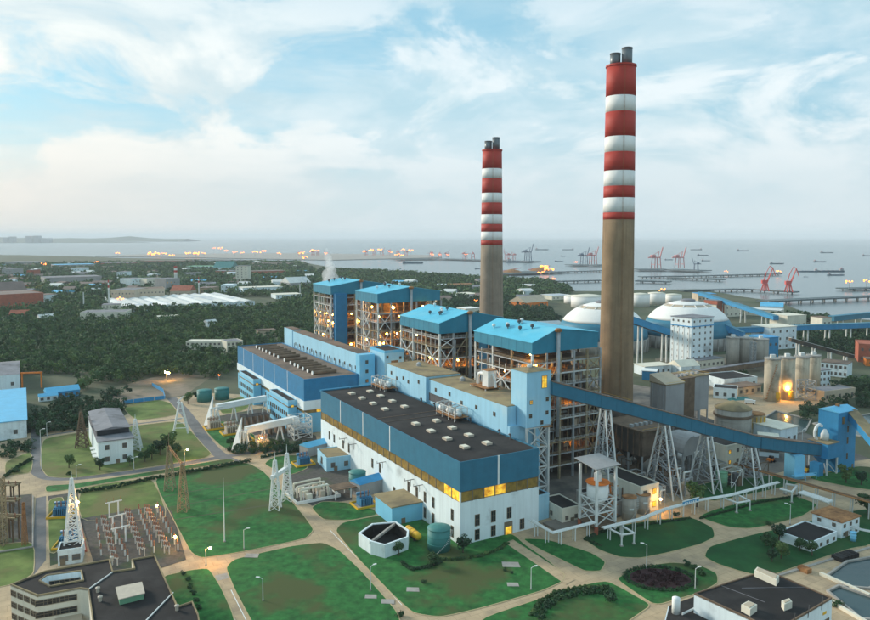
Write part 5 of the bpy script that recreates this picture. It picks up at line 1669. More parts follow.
house('ash_house', 'cream building with a black roof behind the grey ash tanks', (88.69, 307.59), (98.46, 313.37), 26, 11.5, 'cream_wall', 'roof_black', 'flat', 2, 2, 0, lit=.5)
house('ash_shed', 'low black roofed shed left of the grey ash tanks', (73.52, 302.01), (81.04, 306.46), 20, 6, 'concrete', 'roof_black', 'flat')
house('gate_hut', 'cream hut with a black roof and blue door below the ash silo', (52.85, 295.58), (61.4, 299.84), 15, 6.4, 'cream_wall', 'roof_black', 'flat', 1, 2, 1, .55, ww=1.2, wh=1.4)
house('lean_to', 'pale blue lean-to against the near hall end', (43.47, 299.84), (48.62, 303.11), 14, 10.4, 'pale_blue_wall', 'roof_black', 'flat')
o = plant('apron', 'stained concrete apron with a dark step round the cream hut', 'platform', -2, 41)
MB().box(0, 34, -7, 3, -.1, .9).build('slab', 'yard', o)

# ------------------------------------------------------------------ precipitators, ducts and yard clutter behind the nearest boiler
def precipitator(label, a, b, la, lb, z0, z1, mt, hoppers=True, grp='dust precipitators'):
    t = plant('precipitator', label, 'industrial plant', a, b, grp)
    MB().box(0, lb, 0, la, z0, z1).build('casing', mt, t)
    for k in range(int(la / 4)):
        MB().box(-.35, lb + .35, k * 4 + 1.6, k * 4 + 2.1, z0 + .1, z1 - .1).build('stiffener', 'brown_steel' if mt != 'grey_cladding' else 'grey_steel', t)
    MB().box(-.4, lb + .4, -.4, la + .4, z1 + .01, z1 + .5).build('roof', 'roof_tan' if mt == 'grey_cladding' else 'brown_steel', t)
    nx, ny = max(1, int(lb / 8)), max(1, int(la / 8))
    for i in range(nx):
        for j in range(ny):
            x0, x1, y0, y1 = lb * i / nx, lb * (i + 1) / nx, la * j / ny, la * (j + 1) / ny
            cx, cy = (x0 + x1) / 2, (y0 + y1) / 2
            if hoppers:
                MB().add([(x0 + .2, y0 + .2, z0 - .02), (x1 - .2, y0 + .2, z0 - .02), (x1 - .2, y1 - .2, z0 - .02), (x0 + .2, y1 - .2, z0 - .02), (cx - .5, cy - .5, z0 - 5), (cx + .5, cy - .5, z0 - 5), (cx + .5, cy + .5, z0 - 5), (cx - .5, cy + .5, z0 - 5)],
                         [(0, 1, 5, 4), (1, 2, 6, 5), (2, 3, 7, 6), (3, 0, 4, 7), (4, 5, 6, 7)]).build('hopper', mt, t)
            MB().bar((x0 + .4, y0 + .4, -.2), (x0 + .4, y0 + .4, z0), .7).build('column', 'grey_steel', t)
            MB().bar((x1 - .4, y0 + .4, -.2), (x1 - .4, y0 + .4, z0), .7).build('column', 'grey_steel', t)
    for k in range(5):
        MB().box(1 + k * lb / 5.5, 2.6 + k * lb / 5.5, la * .3, la * .3 + 2, z1 + .51, z1 + 1.9).build('roof_unit', 'grey_steel', t)
    MB().pipe([(-.3, -.3, z1 + 1.5), (lb + .3, -.3, z1 + 1.5), (lb + .3, la, z1 + 1.5)], .07, 4).build('handrail', 'yellow_paint', t)
    return t
precipitator('brown steel precipitator casing between the white trestles', 20, 117, 28, 18, 12, 24, 'furnace')
precipitator('rusty precipitator casing behind the nearest boiler house', 52, 118, 40, 22, 12, 30, 'furnace')
precipitator('precipitator casing behind the second boiler house', 130, 118, 50, 24, 12, 30, 'furnace')
o = precipitator('grey clad duct house at the foot of the brown chimney', 60, 176, 12, 15, 12, 34, 'grey_cladding', False, 'grey duct houses')
MB().add([(-.4, -.4, 34.6), (15.4, -.4, 34.6), (15.4, 12.4, 39), (-.4, 12.4, 39), (15.4, 12.4, 34.6), (-.4, 12.4, 34.6)], [(0, 1, 2, 3), (1, 4, 2), (0, 3, 5), (5, 3, 2, 4)]).build('sloping_roof', 'tan_wall', o)
precipitator('brown latticed absorber block beside the grey duct house', 72, 196, 14, 18, 6, 33, 'brown_steel', False, 'grey duct houses')
precipitator('pale grey long duct house behind the brown absorber block', 84, 217, 16, 24, 8, 30, 'grey_cladding', False, 'grey duct houses')
x, y = W(44, 214)
t = tank('round grey absorber with a shallow tan cone roof', x, y, 10.2, 20, 'concrete_silo', .42, name='absorber', top='roof_tan')
MB().lathe([(10.25, 15.5), (10.9, 15.6), (10.9, 16.8), (10.25, 16.9)], 28).build('gallery', 'brown_steel', t)
x, y = W(42, 231)
t = tank('yellow brown tank with vertical ribs beside the round absorber', x, y, 5.6, 15, 'ochre_steel', .1, name='reagent_tank', top='rust', rail=False)
for k in range(14):
    a = k * math.tau / 14
    MB().box(-.2, .2, -.2, .2, 1, 14).build('rib', 'yellow_paint', t, loc=(math.cos(a) * 5.8, math.sin(a) * 5.8, 0), rz=a)
o = plant('flue_duct', 'big grey arched flue duct on steel legs', 'duct', 10, 142)
pr = [(math.cos(R(180 - k * 15)) * 7.5, math.sin(R(180 - k * 15)) * 7.5 + 14) for k in range(7)]
MB().add([(x, y, z) for y in (0, 12) for x, z in pr] + [(0, 0, 12), (0, 12, 12), (-7.5, 0, 12), (-7.5, 12, 12)],
         [(k, k + 1, 8 + k, 7 + k) for k in range(6)] + [tuple(range(6, -1, -1)) + (16, 14), (7, 8, 9, 10, 11, 12, 13, 15, 17)]).build('casing', 'grey_cladding', o)
MB().box(0.05, 10, 1, 11, 13, 20.5).build('box', 'grey_cladding', o)
for x in (-6.5, 0, 9):
    for y in (1, 11):
        MB().bar((x, y, -.1), (x, y, 13), .8).build('leg', 'grey_steel', o)
for i, (a, b, r_, h, lab) in enumerate(((30, 150, 4, 12, 'grey fan casing nearest the conveyor trestle'), (30, 162, 4, 12, 'grey fan casing beside the flue duct'), (46, 166, 3.5, 14, 'grey fan casing under the chimney'))):
    x, y = W(a, b)
    t = thing('induced_fan', lab, 'fan', (x, y, 0), THETA, 'grey induced draught fans')
    MB().tube((0, -2.5, 6), (0, 2.5, 6), r_ + 1, 18).build('scroll', 'grey_steel', t)
    MB().box(-1, 8, -2.2, 2.2, 7, 11.5).build('outlet', 'grey_steel', t)
    MB().box(-4, 4, -3, 3, -.1, 2.4).build('plinth', 'concrete', t)
    MB().tube((-1.5, -8, 6), (-1.5, -2.6, 6), 1.8, 12).build('inlet', 'white_steel', t)
# a round duct from the boiler to the precipitator
for a, lab in ((58, 'pair of fat grey flue ducts behind the nearest boiler house'), (146, 'pair of fat grey flue ducts behind the second boiler house')):
    o = plant('flue_duct', lab, 'duct', a, 112)
    for y in (0, 14):
        MB().pipe([(-2, y, 44), (3, y, 44), (5.5, y, 40), (5.7, y, 30)], 2.8, 14).build('pipe', 'grey_steel', o, True)
# breeching to the chimney
o = plant('flue_breeching', 'concrete flue breeching running into the brown chimney', 'duct', 80, 142)
MB().box(0, 10.5, 0, 12, 11, 22).build('casing', 'concrete', o)
for x in (1, 8):
    for y in (1, 11):
        MB().bar((x, y, -.1), (x, y, 11), 1.2).build('column', 'concrete', o)
# working clutter on the yard floor
r = random.Random(12)
spots = [(3, 88), (8, 97), (14, 106), (-4, 100), (25, 100), (33, 108), (10, 128), (22, 134), (-6, 150), (5, 152), (20, 168), (8, 176), (-4, 172), (16, 186), (30, 182), (44, 190), (28, 200), (-2, 120), (40, 112), (30, 120)]
for i, (a, b) in enumerate(spots):
    lab = f'yard equipment cluster {["of grey pipes", "with a rusty hopper", "with a pale cabin", "of stacked frames"][i % 4]} {["below the conveyor head", "between the first trestles", "by the round fans", "under the low conveyor", "near the grey duct house"][min(4, i // 4)]}'
    t = plant('yard_plant', lab, 'equipment', a, b, lab)
    for k in range(4):
        w, l, h = r.uniform(1.5, 5), r.uniform(1.5, 4), r.uniform(1.5, 6)
        x, y = r.uniform(-4, 4), r.uniform(-3, 3)
        MB().box(x, x + w, y, y + l, -.1, h).build('cabinet', r.choice(['grey_cladding', 'brown_steel', 'tan_wall', 'pale_steel', 'dark_steel', 'furnace']), t)
    for k in range(3):
        x, y, z = r.uniform(-4, 4), r.uniform(-4, 4), r.uniform(3, 9)
        MB().pipe([(x, y, 0), (x, y, z), (x + r.uniform(-7, 7), y, z)], r.uniform(.25, .6), 8).build('pipe', r.choice(['grey_steel', 'white_steel', 'rust', 'brown_steel']), t)
    m = MB()
    for sx in (-4, 4):
        for sy in (-3, 3):
            m.bar((sx, sy, -.1), (sx, sy, 8), .3)
    m.bar((-4, -3, 8), (4, -3, 8), .3).bar((-4, 3, 8), (4, 3, 8), .3).bar((-4, -3, 8), (-4, 3, 8), .3).bar((4, -3, 8), (4, 3, 8), .3).bar((-4, -3, 0), (4, -3, 8), .2)
    m.build('frame', r.choice(['grey_steel', 'brown_steel', 'pale_steel']), t)
x, y = (137.83, 342.95)
tank('light green tank on the dark lawn under the conveyor', x, y, 2.64, 6.9, 'tank_light_green', .05, rail=False)
house('control_house', 'cream control house with small red lit windows and black roof', (144.13, 354.55), (154.63, 360.64), 14, 15.7, 'cream_wall', 'roof_black', 'flat', 3, 2, 1, ww=1.3, wh=1.5, lit=.4)
house('pump_shed', 'long white shed behind the conveyor next to the basin', (195.72, 405.87), (209.32, 413.83), 24, 10.4, 'white_wall', 'cream_wall', 'slab', 1, 3, 0)
house('pump_shed', 'white flat shed below the conveyor left of the sky blue pillar', (177.13, 390.81), (186.37, 387.22), 14, 9.4, 'white_wall', 'cream_wall', 'slab', 1, 4, 0, ww=2.2, wh=1)
for i, (x, y, lab) in enumerate([(190.09, 363.77, 'orange loader parked by the blue transfer tower'), (178.81, 380.22, 'orange machine under the low conveyor')]):
    t = thing('loader', lab, 'vehicle', (x, y, 0), THETA)
    MB().box(-2.4, 1.4, -1.1, 1.1, .7, 2.0).build('body', 'yellow_paint' if i == 0 else 'orange_paint', t)
    MB().box(-.6, 1.0, -.9, .9, 2.01, 3.3).build('cab', 'glass_dark', t)
    MB().add([(1.5, -1.3, .3), (3.2, -1.3, .2), (3.0, -1.3, 1.6), (1.5, 1.3, .3), (3.2, 1.3, .2), (3.0, 1.3, 1.6)], [(0, 1, 2), (5, 4, 3), (0, 3, 4, 1), (1, 4, 5, 2), (0, 2, 5, 3)]).build('bucket', 'dark_steel', t)
    for wx in (-1.6, .9):
        for wy in (-1.25, 1.25):
            MB().tube((wx, wy - .25, .7), (wx, wy + .25, .7), .7, 12).build('wheel', 'coal', t)

# ------------------------------------------------------------------ pipe racks on the right
pipe_rack('white pipe rack round the stained apron at the hall end', [(38.8, 287.3), (45.6, 274.9), (64.3, 285.3)], 5, 3, 6, r=.3)
pipe_rack('long white pipe rack behind the oval lawns', [(66.0, 279.3), (83.2, 288.4), (96.8, 299.2), (114.8, 309.6), (130.8, 315.7), (160.1, 332.7)], 5, 3, 6, r=.32)
pipe_rack('brown topped pipe trestle crossing towards the right edge', [(149.0, 354.8), (161.5, 335.9), (173.9, 317.7), (191.5, 292.9)], 7, 3, 6.5, 'pale_steel', 2.2, .35, pipe_mats=['rust', 'brown_steel'])
pipe_rack('short bundle of fat white pipes by the road', [(164.0, 319.5), (170.9, 307.2)], 5, 4, 8, r=.45, width=3)
pipe_rack('thin pipe rack along the lower road at the right', [(164.1, 289.2), (169.7, 282.2), (177.9, 277.3)], 3, 2, 8, r=.25, width=.8)
pipe_loop('white pipe expansion loop over the oval lawn', [(68.5, 281.5), (72.3, 274.7), (77.6, 276.6), (74.6, 283.5)], 4.5)
pipe_loop('white pipe expansion loop over the lawn by the trestle', [(127.7, 314.6), (130.9, 308.6), (137.6, 311.0), (135.4, 318.3)], 4.5)
pipe_loop('white pipe bend beside the fat pipe bundle', [(157.2, 324.7), (160.7, 320.8), (166.9, 328.7), (163.1, 331.4)], 5, .5)
o = thing('sign_board', 'blue sign board on the white pipe rack', 'sign', (109.23, 307.29, 0.0), math.atan2(*((114.83, 309.62)[k] - (96.75, 299.19)[k] for k in (1, 0))))
MB().box(-5, 5, -1.6, -1.35, 5.0, 6.8).build('board', 'sign_blue', o)
MB().box(-5.2, 5.2, -1.64, -1.32, 6.81, 7.2).build('frame', 'white_paint', o)
for x in (-4.6, 4.6):
    MB().bar((x, -1.48, -.1), (x, -1.48, 5), .25).build('post', 'white_steel', o)
for k in range(6):
    MB().box(-3.9 + k * 1.3, -3.2 + k * 1.3, -1.66, -1.61, 5.5, 6.3).build('painted_mark', 'white_paint', o)

# roof equipment on the near hall: silencers and drums in frames
def roof_gear(label, a, b, z, n, seed):
    r = random.Random(seed)
    t = thing('steam_silencer', label, 'equipment', (*W(a, b), z), THETA, 'steam silencer racks on the near hall')
    MB().box(-1, 7, -9, 9, 1.6, 1.9).build('deck', 'rust', t)
    for y in (-8.5, -3, 3, 8.5):
        for x in (-.6, 6.6):
            MB().bar((x, y, 0), (x, y, 6.2), .3).build('post', 'pale_steel', t)
    for k in range(n):
        y = -7 + k * 14 / max(1, n - 1)
        MB().tube((2.0 + (k % 2) * 2.6, y - 2.2, 3.4), (2.0 + (k % 2) * 2.6, y + 2.2, 3.4), 1.1, 12).build('drum', r.choice(['white_steel', 'skylight_tan', 'pale_steel']), t, True)
        MB().pipe([(1, y, 0.1), (1, y, 6.8), (3, y, 7.2)], .25, 7).build('pipe', 'grey_steel', t)
    m = MB()
    for y in (-8.5, 8.5):
        m.bar((-.6, y, 6.2), (6.6, y, 6.2), .25)
    for x in (-.6, 6.6):
        m.bar((x, -8.5, 6.2), (x, 8.5, 6.2), .25).bar((x, -8.5, 2.9), (x, 8.5, 2.9), .15)
    m.build('rail', 'pale_steel', t)
    return t
roof_gear('white drums in a steel rack on the black roof, nearer one', 63, 31, 32.6, 5, 1)
roof_gear('tan drums in a steel rack on the black roof, farther one', 139, 31, 32.6, 5, 2)
o = thing('dust_collector', 'white dust collector with a bent duct on the tan roof', 'equipment', (*W(62, 48), 45.1), THETA)
MB().box(0, 9, -7, 7, 1.2, 1.6).build('deck', 'rust', o)
for x in (.4, 8.6):
    for y in (-6.6, 6.6):
        MB().bar((x, y, 0), (x, y, 1.2), .4).build('leg', 'pale_steel', o)
MB().box(2.5, 7.5, -5.5, -.5, 1.7, 9.5).build('casing', 'white_steel', o)
MB().box(2.3, 7.7, -5.7, -.3, 9.51, 9.9).build('lid', 'rust', o)
MB().pipe([(4, 5.5, 1.6), (4, 5.5, 5), (4, 4.6, 6.6), (4, 3, 7.2), (4, -.4, 7.2)], .8, 10).build('duct', 'white_paint', o)
MB().pipe([(5, -6, 8), (5, -8, 5), (5, -8.6, 1.8)], .6, 9).build('duct', 'white_steel', o)

# ------------------------------------------------------------------ coal domes, silos and works on the right
def coal_dome(label, x, y, r, seed):
    t = thing('coal_dome', label, 'dome', (x, y, 0), 0, 'white and blue coal storage domes')
    hw = 13
    MB().lathe([(r, -.3), (r, hw)], 48).build('wall', 'concrete', t, True)
    for k in range(36):
        a = k * math.tau / 36
        MB().box(-.5, .5, -.6, .6, 0, hw - .2).build('buttress', 'concrete', t, loc=(math.cos(a) * (r + .3), math.sin(a) * (r + .3), 0), rz=a)
    H = 48.7 - hw
    f = lambda s: (r * .99 * math.cos(s * math.pi / 2 * .86), hw + H * math.sin(s * math.pi / 2 * .86) / math.sin(math.pi / 2 * .86))
    def shell(s0, s1, n, nm, mt, out=0.0):
        pr = [f(s0 + (s1 - s0) * i / n) for i in range(n + 1)]
        MB().lathe([(q[0] + out, q[1] + out * .5) for q in pr], 56).build(nm, mt, t, True)
    shell(0, .36, 5, 'lower_shell', 'dome_blue')
    shell(.36, .74, 6, 'shell', 'dome_white', .05)
    shell(.74, .82, 3, 'vent_band', 'tan_wall', -.15)
    shell(.82, 1.0, 4, 'cap', 'dome_white', .05)
    z = hw + H
    MB().lathe([(r * .16, z - .8), (r * .16, z + 1.8), (r * .10, z + 2.6), (.05, z + 2.8)], 24).build('crown', 'roof_grey', t)
    for k in range(12):
        a = k * math.tau / 12
        p, q = f(.73), f(.83)
        MB().bar((math.cos(a) * (p[0] + .3), math.sin(a) * (p[0] + .3), p[1]), (math.cos(a) * (q[0] + .3), math.sin(a) * (q[0] + .3), q[1]), .8).build('rib', 'dome_white', t)
    return t
coal_dome('white and dark blue coal dome behind the tall white building', *(278.06, 797.02), 48.17, 1)
coal_dome('white and dark blue coal dome half hidden by the brown chimney', *(179.33, 775.46), 47.93, 2)
tb = house('office_tower', 'tall white block with rows of small square windows in front of the dome', (234.58, 661.81), (260.74, 677.52), 24, 44.6, 'white_wall', 'roof_grey', 'slab', 8, 4, 4, ww=1.4, wh=1.6)
HH = 44.6
Lt = math.dist((234.58, 661.81), (260.74, 677.52))
MB().ring([(-.35, -.35), (Lt + .35, -.35), (Lt + .35, 24.35), (-.35, 24.35)], .3, HH * .82, HH * .84).build('band', 'sign_blue', tb)
for i in range(4):
    MB().box(-.3, -.05, 2 + i * 6, 3.2 + i * 6, .5, HH * .8).build('pilaster', 'white_paint', tb)
def silo(label, x, y, r, h, mt, grp, stairs=False):
    t = thing('concrete_silo', label, 'silo', (x, y, 0), 0, grp)
    MB().lathe([(r, -.3), (r, h)], 28).build('shell', mt, t, True)
    MB().lathe([(r + .3, h + .01), (r + .3, h + .9), (r - .6, h + .95), (.05, h + 1.2)], 28).build('roof', 'concrete', t)
    MB().box(-1.6, 1.6, -1.2, 1.2, h + 1.1, h + 3.4).build('roof_unit', 'white_steel', t)
    m = MB()
    for k in range(20):
        a = k * math.tau / 20
        m.bar((math.cos(a) * r, math.sin(a) * r, h + .9), (math.cos(a) * r, math.sin(a) * r, h + 2.1), .1)
    m.build('handrail', 'grey_steel', t)
    if stairs:
        m = MB()
        for k in range(int(h / 1.4)):
            a = R(-150 + k * 3.2)
            m.tube((math.cos(a) * r, math.sin(a) * r, 2 + k * 1.3), (math.cos(a) * (r + 1.5), math.sin(a) * (r + 1.5), 2 + k * 1.3), .35, 4)
        m.build('stair', 'rust', t)
    return t
for i, (x, y, r_, h, lab) in enumerate([(275.05, 666.97, 5.68, 26.1, 'left grey silo of the three in front of the blue sheds'), (288.19, 669.57, 5.89, 25.3, 'middle grey silo of the three in front of the blue sheds'), (303.01, 672.2, 7.02, 23.9, 'right grey silo of the three in front of the blue sheds')]):
    silo(lab, x, y, r_, h, 'concrete_silo', 'three grey silos')
o = thing('silo_stair', 'open steel stair tower between the grey silos', 'stair tower', (289.29, 656.74, 0.0))
lattice(o, 4, 4, 24, 'grey_steel', 8, .4, .3)
for i, (x, y, r_, h, lab, stt) in enumerate([(246.03, 525.39, 5.48, 30.6, 'left front tan streaked silo in the pale yard', True), (258.99, 530.3, 5.54, 30.5, 'right front tan streaked silo in the pale yard', False), (282.18, 554.46, 5.33, 27.2, 'left rear tan streaked silo in the pale yard', False), (295.78, 563.62, 5.26, 26.5, 'right rear tan streaked silo in the pale yard', False)]):
    t = silo(lab, x, y, r_, h, 'concrete_warm', 'four tan streaked silos', stt)
    if i == 1:
        put('lamp', shared(('bulb', .9), lambda: MB().ball((0, 0, 0), .9, 10, 6).mesh('bulb', 'lamp_yellow', True)), t, (-2.5, -r_ - 1.2, 9))
for i, (x, y, lab) in enumerate([(248.15, 520.57, 'yellow hopper at the foot of the left front silo'), (259.55, 525.39, 'yellow hopper at the foot of the right front silo')]):
    t = thing('hopper', lab, 'hopper', (x, y, 0))
    MB().lathe([(.8, 1.2), (1.9, 3.2), (1.9, 7)], 12).build('body', 'yellow_paint', t)
    for a in range(4):
        MB().bar((math.cos(a * 1.57 + .8) * 1.8, math.sin(a * 1.57 + .8) * 1.8, -.1), (math.cos(a * 1.57 + .8) * 1.8, math.sin(a * 1.57 + .8) * 1.8, 4), .25).build('leg', 'yellow_paint', t)
o = thing('steel_tower', 'open steel frame and pipes right of the tan silos', 'frame', (273.75, 530.3, 0.0), .2)
lattice(o, 9, 9, 14, 'grey_steel', 3, .5, .3)
MB().box(-4.4, 4.4, -4.4, 4.4, 7, 7.3).build('deck', 'brown_steel', o)
for nm, lab, p0, p1, dep, h, wl, rf, st, rows, cols in [('works_shed', 'white shed with a grey roof beside the round absorber', (206.39, 533.63), (221.48, 527.02), 14, 7.5, 'white_wall', 'roof_black', 'flat', 1, 3), ('works_shed', 'longer white shed with a black roof above the green tarpaulin', (225.7, 561.77), (256.47, 573.09), 26, 7.9, 'white_wall', 'roof_black', 'flat', 1, 5), ('works_shed', 'low tan shed below the black roofed shed', (227.76, 540.4), (249.74, 550.88), 14, 6.1, 'tan_wall', 'roof_brown', 'slab', 1, 4), ('works_shed', 'white flat house left of the tall white building foot', (180.41, 618.75), (205.68, 627.83), 16, 7.8, 'white_wall', 'cream_wall', 'slab', 1, 5), ('works_shed', 'white shed with a pale roof below the tall white building', (211.33, 618.75), (230.12, 625.54), 18, 7.8, 'white_wall', 'cream_wall', 'gable', 1, 3), ('works_shed', 'cream long house right of the tall white building foot', (237.83, 651.74), (267.37, 666.97), 14, 7.3, 'cream_wall', 'roof_grey', 'slab', 1, 6), ('works_shed', 'small white house behind the pale duct house', (193.48, 536.99), (205.21, 540.4), 10, 8.3, 'white_wall', 'roof_grey', 'slab', 1, 2), ('works_shed', 'bright blue shed against the foot of the brown chimney', (172.89, 601.34), (183.31, 597.14), 12, 7.6, 'transfer_blue', 'white_paint', 'slab', 0, 0), ('works_shed', 'blue walled plant house right of the grey silos', (314.63, 693.97), (332.69, 699.63), 20, 22.3, 'transfer_blue', 'sign_blue', 'slab', 2, 3), ('works_block', 'white cube building behind the grey silos', (353.43, 761.71), (387.66, 775.46), 26, 23.4, 'white_wall', 'cream_wall', 'slab', 3, 4), ('works_block', 'white columned house right of the tan silos', (333.13, 623.26), (348.96, 609.92), 20, 11.4, 'white_wall', 'roof_brown', 'slab', 2, 6), ('works_shed', 'tan roofed low hall in front of the right hand wood', (281.84, 520.57), (311.82, 533.63), 14, 7.3, 'tan_wall', 'roof_grey', 'flat', 1, 5), ('works_block', 'white house with dark windows beside the tan silos', (301.07, 565.49), (313.58, 571.17), 12, 14.3, 'white_wall', 'roof_grey', 'slab', 3, 3), ('works_shed', 'pale long shed below the blue bridge conveyor', (450.38, 925.5), (479.79, 935.53), 30, 18.0, 'cream_wall', 'cream_wall', 'slab', 1, 4), ('works_block', 'cream block near the blue bridge conveyor', (412.15, 1062.12), (461.54, 1088.87), 40, 19.1, 'cream_wall', 'roof_grey', 'slab', 2, 6), ('works_block', 'tan block with upright panels behind the dome crown', (433.31, 1194.06), (462.96, 1194.06), 30, 24.8, 'tan_wall', 'sign_blue', 'slab', 2, 5), ('works_block', 'brown block at the corner of the tan panelled block', (413.62, 1062.12), (426.48, 1068.68), 25, 25.0, 'brick_red', 'roof_grey', 'slab', 2, 2), ('works_shed', 'pale low shed between the cream blocks and the sea', (473.47, 1102.76), (512.27, 1075.33), 30, 9.2, 'cream_wall', 'warehouse_roof', 'slab', 1, 6), ('works_shed', 'white shed with a blue ridge near the sea', (507.64, 1131.61), (536.6, 1117.0), 22, 11.0, 'white_wall', 'blue_sheet', 'gable', 1, 4), ('works_shed', 'red brick sheds at the far right edge', (403.77, 688.4), (427.53, 677.52), 30, 17.3, 'brick_red', 'brick_red', 'flat', 2, 4), ('works_shed', 'small orange walled hut below the red brick sheds', (398.75, 666.97), (413.15, 661.81), 12, 6.5, 'orange_paint', 'roof_brown', 'slab', 1, 2)]:
    house(nm, lab, p0, p1, dep, h, wl, rf, st, rows, cols, 0)
o = thing('tarpaulin', 'green tarpaulin spread on the pale yard', 'tarpaulin', (223.57, 530.3, 0.0), .3)
MB().add([(-10, -4, 0), (9, -5, 0), (10, 4, 0), (-8, 5, 0), (-4, 0, 2), (5, 0, 1.6)], [(0, 1, 5, 4), (1, 2, 5), (2, 3, 4, 5), (3, 0, 4)]).build('sheet', 'tank_green', o)
x, y = (225.51, 514.28)
t = thing('parked_truck', 'white truck parked on the pale silo yard', 'truck', (x, y, 0), -.5)
MB().box(-3.5, 1.6, -1.2, 1.2, .9, 3.2).build('cargo_box', 'white_paint', t)
MB().box(1.7, 3.6, -1.15, 1.15, .7, 2.8).build('cab', 'white_paint', t)
MB().box(3.0, 3.65, -1.0, 1.0, 1.7, 2.5).build('windscreen', 'glass_dark', t)
for wx in (-2.4, 2.4):
    for wy in (-1.1, 1.1):
        MB().tube((wx, wy - .15, .5), (wx, wy + .15, .5), .5, 10).build('wheel', 'coal', t)
# long low conveyor wall and blue bridge conveyors
def seg_gallery(label, pa, za, pb, zb_, w, h, wall, roof, legs=0, name='conveyor_gallery'):
    t = gallery(label, (*pa, za), (*pb, zb_), w, h, wall, roof, name, seg=25)
    for k in range(legs):
        f = (k + .5) / legs
        x, y, z = (pb[0] - pa[0]) * f, (pb[1] - pa[1]) * f, (zb_ - za) * f
        for s in (-1, 1):
            d = Vector((pb[1] - pa[1], pa[0] - pb[0])).normalized() * s * w * .5
            MB().bar((x + d.x, y + d.y, -za), (x + d.x * .8, y + d.y * .8, z - .5), 1.2).build('leg', 'pale_steel', t)
    return t
seg_gallery('blue incline conveyor in front of the coal dome', (179.94, 674.89), 40, (232.07, 696.02), 22, 7, 6, 'transfer_blue', 'transfer_blue', 2)
seg_gallery('long blue bridge conveyor across the far works', (307.75, 762.13), 18, (528.19, 821.94), 18, 7, 5, 'transfer_blue', 'dome_blue', 8)
seg_gallery('second blue conveyor reaching the right edge by the sea', (494.95, 904.84), 14, (633.35, 986.68), 14, 8, 6, 'dome_blue', 'dome_blue', 4)
seg_gallery('blue conveyor falling from the tan panelled block', (423.16, 1158.79), 26, (431.28, 915.69), 14, 7, 5, 'transfer_blue', 'dome_blue', 4)
seg_gallery('blue conveyor stub right of the tall white building', (297.63, 774.83), 26, (321.84, 752.84), 14, 8, 6, 'transfer_blue', 'dome_blue', 1)
seg_gallery('brown conveyor sloping down behind the tan silos', (332.08, 675.95), 22, (398.34, 687.52), 4, 4, 3, 'furnace', 'warehouse_roof', 4)
seg_gallery('long dark covered belt wall below the grey silos', (175.19, 573.22), 4, (306.1, 654.93), 4, 5, 4, 'brown_steel', 'roof_grey', 0, 'belt_wall')
o = house('transfer_house', 'white and grey tower on legs in the blue bridge conveyor', (465.45, 869.48), (478.67, 873.89), 18, 21.8, 'cream_wall', 'roof_brown', 'slab', 2, 2, 0)
# white oil tanks by the shore
for i, (x, y, r_, h, lab) in enumerate([(259.18, 1227.92, 28.67, 18.7, 'big white shore tank left of the brown chimney'), (251.31, 1301.71, 19.67, 12.6, 'white shore tank behind the left dome'), (352.22, 1245.58, 16.25, 20.7, 'first white shore tank right of the chimney'), (391.77, 1282.45, 14.97, 19.5, 'second white shore tank right of the chimney'), (427.23, 1301.71, 15.2, 15.3, 'third white shore tank right of the chimney')]):
    tank(lab, x, y, r_, h, 'dome_white', .12, group='white shore tanks', rail=False, top='cream_wall')

# ------------------------------------------------------------------ piers, cranes and ships
def pier(label, pts, w, top=3.0, piles=True, mt='pier_dark'):
    t = thing('pier', label, 'pier', (*pts[0], 0))
    P = [(x - pts[0][0], y - pts[0][1]) for x, y in pts]
    for a, b in zip(P, P[1:]):
        d = Vector((b[0] - a[0], b[1] - a[1])).normalized() * w / 2
        MB().prism([(a[0] - d.y, a[1] + d.x), (b[0] - d.y, b[1] + d.x), (b[0] + d.y, b[1] - d.x), (a[0] + d.y, a[1] - d.x)], top - 2.2, top).build('deck', mt, t)
        MB().bar((a[0] + d.y, a[1] - d.x, top + .5), (b[0] + d.y, b[1] - d.x, top + .5), 1.0).build('edge', 'grey_steel', t)
        if piles:
            n = max(2, int(math.dist(a, b) / 28))
            for i in range(n):
                x, y = a[0] + (b[0] - a[0]) * (i + .5) / n, a[1] + (b[1] - a[1]) * (i + .5) / n
                for s in (-.8, .8):
                    MB().tube((x - d.y * s, y + d.x * s, -7), (x - d.y * s, y + d.x * s, top - 2.2), 1.5, 6).build('pile', 'concrete', t)
    return t
pier('long grey breakwater pier reaching the right edge', [(582.6, 1292.0), (670.2, 1331.7), (916.8, 1430.5)], 26, 5)
pier('pier carrying the two red luffing cranes', [(530.9, 1573.1), (679.3, 1617.0), (708.4, 1602.1), (763.8, 1531.5)], 24)
pier('long pier behind the brown chimney with an orange light at its tip', [(594.1, 2106.5), (787.0, 2158.7), (1074.6, 2271.3)], 26)
pier('short pier below the long pier', [(670.1, 2081.3), (732.7, 2009.3), (781.1, 1964.0)], 26)
pier('pier stub just right of the brown chimney', [(531.3, 1920.6), (610.4, 1879.1)], 30)
pier('pier between the two chimneys', [(195.6, 1920.6), (326.8, 1899.7), (446.3, 1942.1)], 22)
pier('wide quay of the pink gantry cranes', [(711.0, 2573.0), (824.2, 2573.0), (914.7, 2463.9)], 90, 3, False)
pier('quay of the dark gantry cranes', [(546.3, 2966.7), (636.2, 2987.0), (682.1, 2936.7)], 90, 3, False)
pier('thin jetty joining the coal island', [(372.3, 2396.2), (484.4, 2429.6), (580.7, 2499.2)], 18)
pier('coal island quay between the chimneys', [(205.7, 2301.3), (308.8, 2363.7), (390.9, 2429.6)], 120, 3, False)
pier('container quay left of the farther chimney', [(-200.5, 3648.4), (25.9, 3774.5), (462.6, 3367.1)], 100, 3, False)
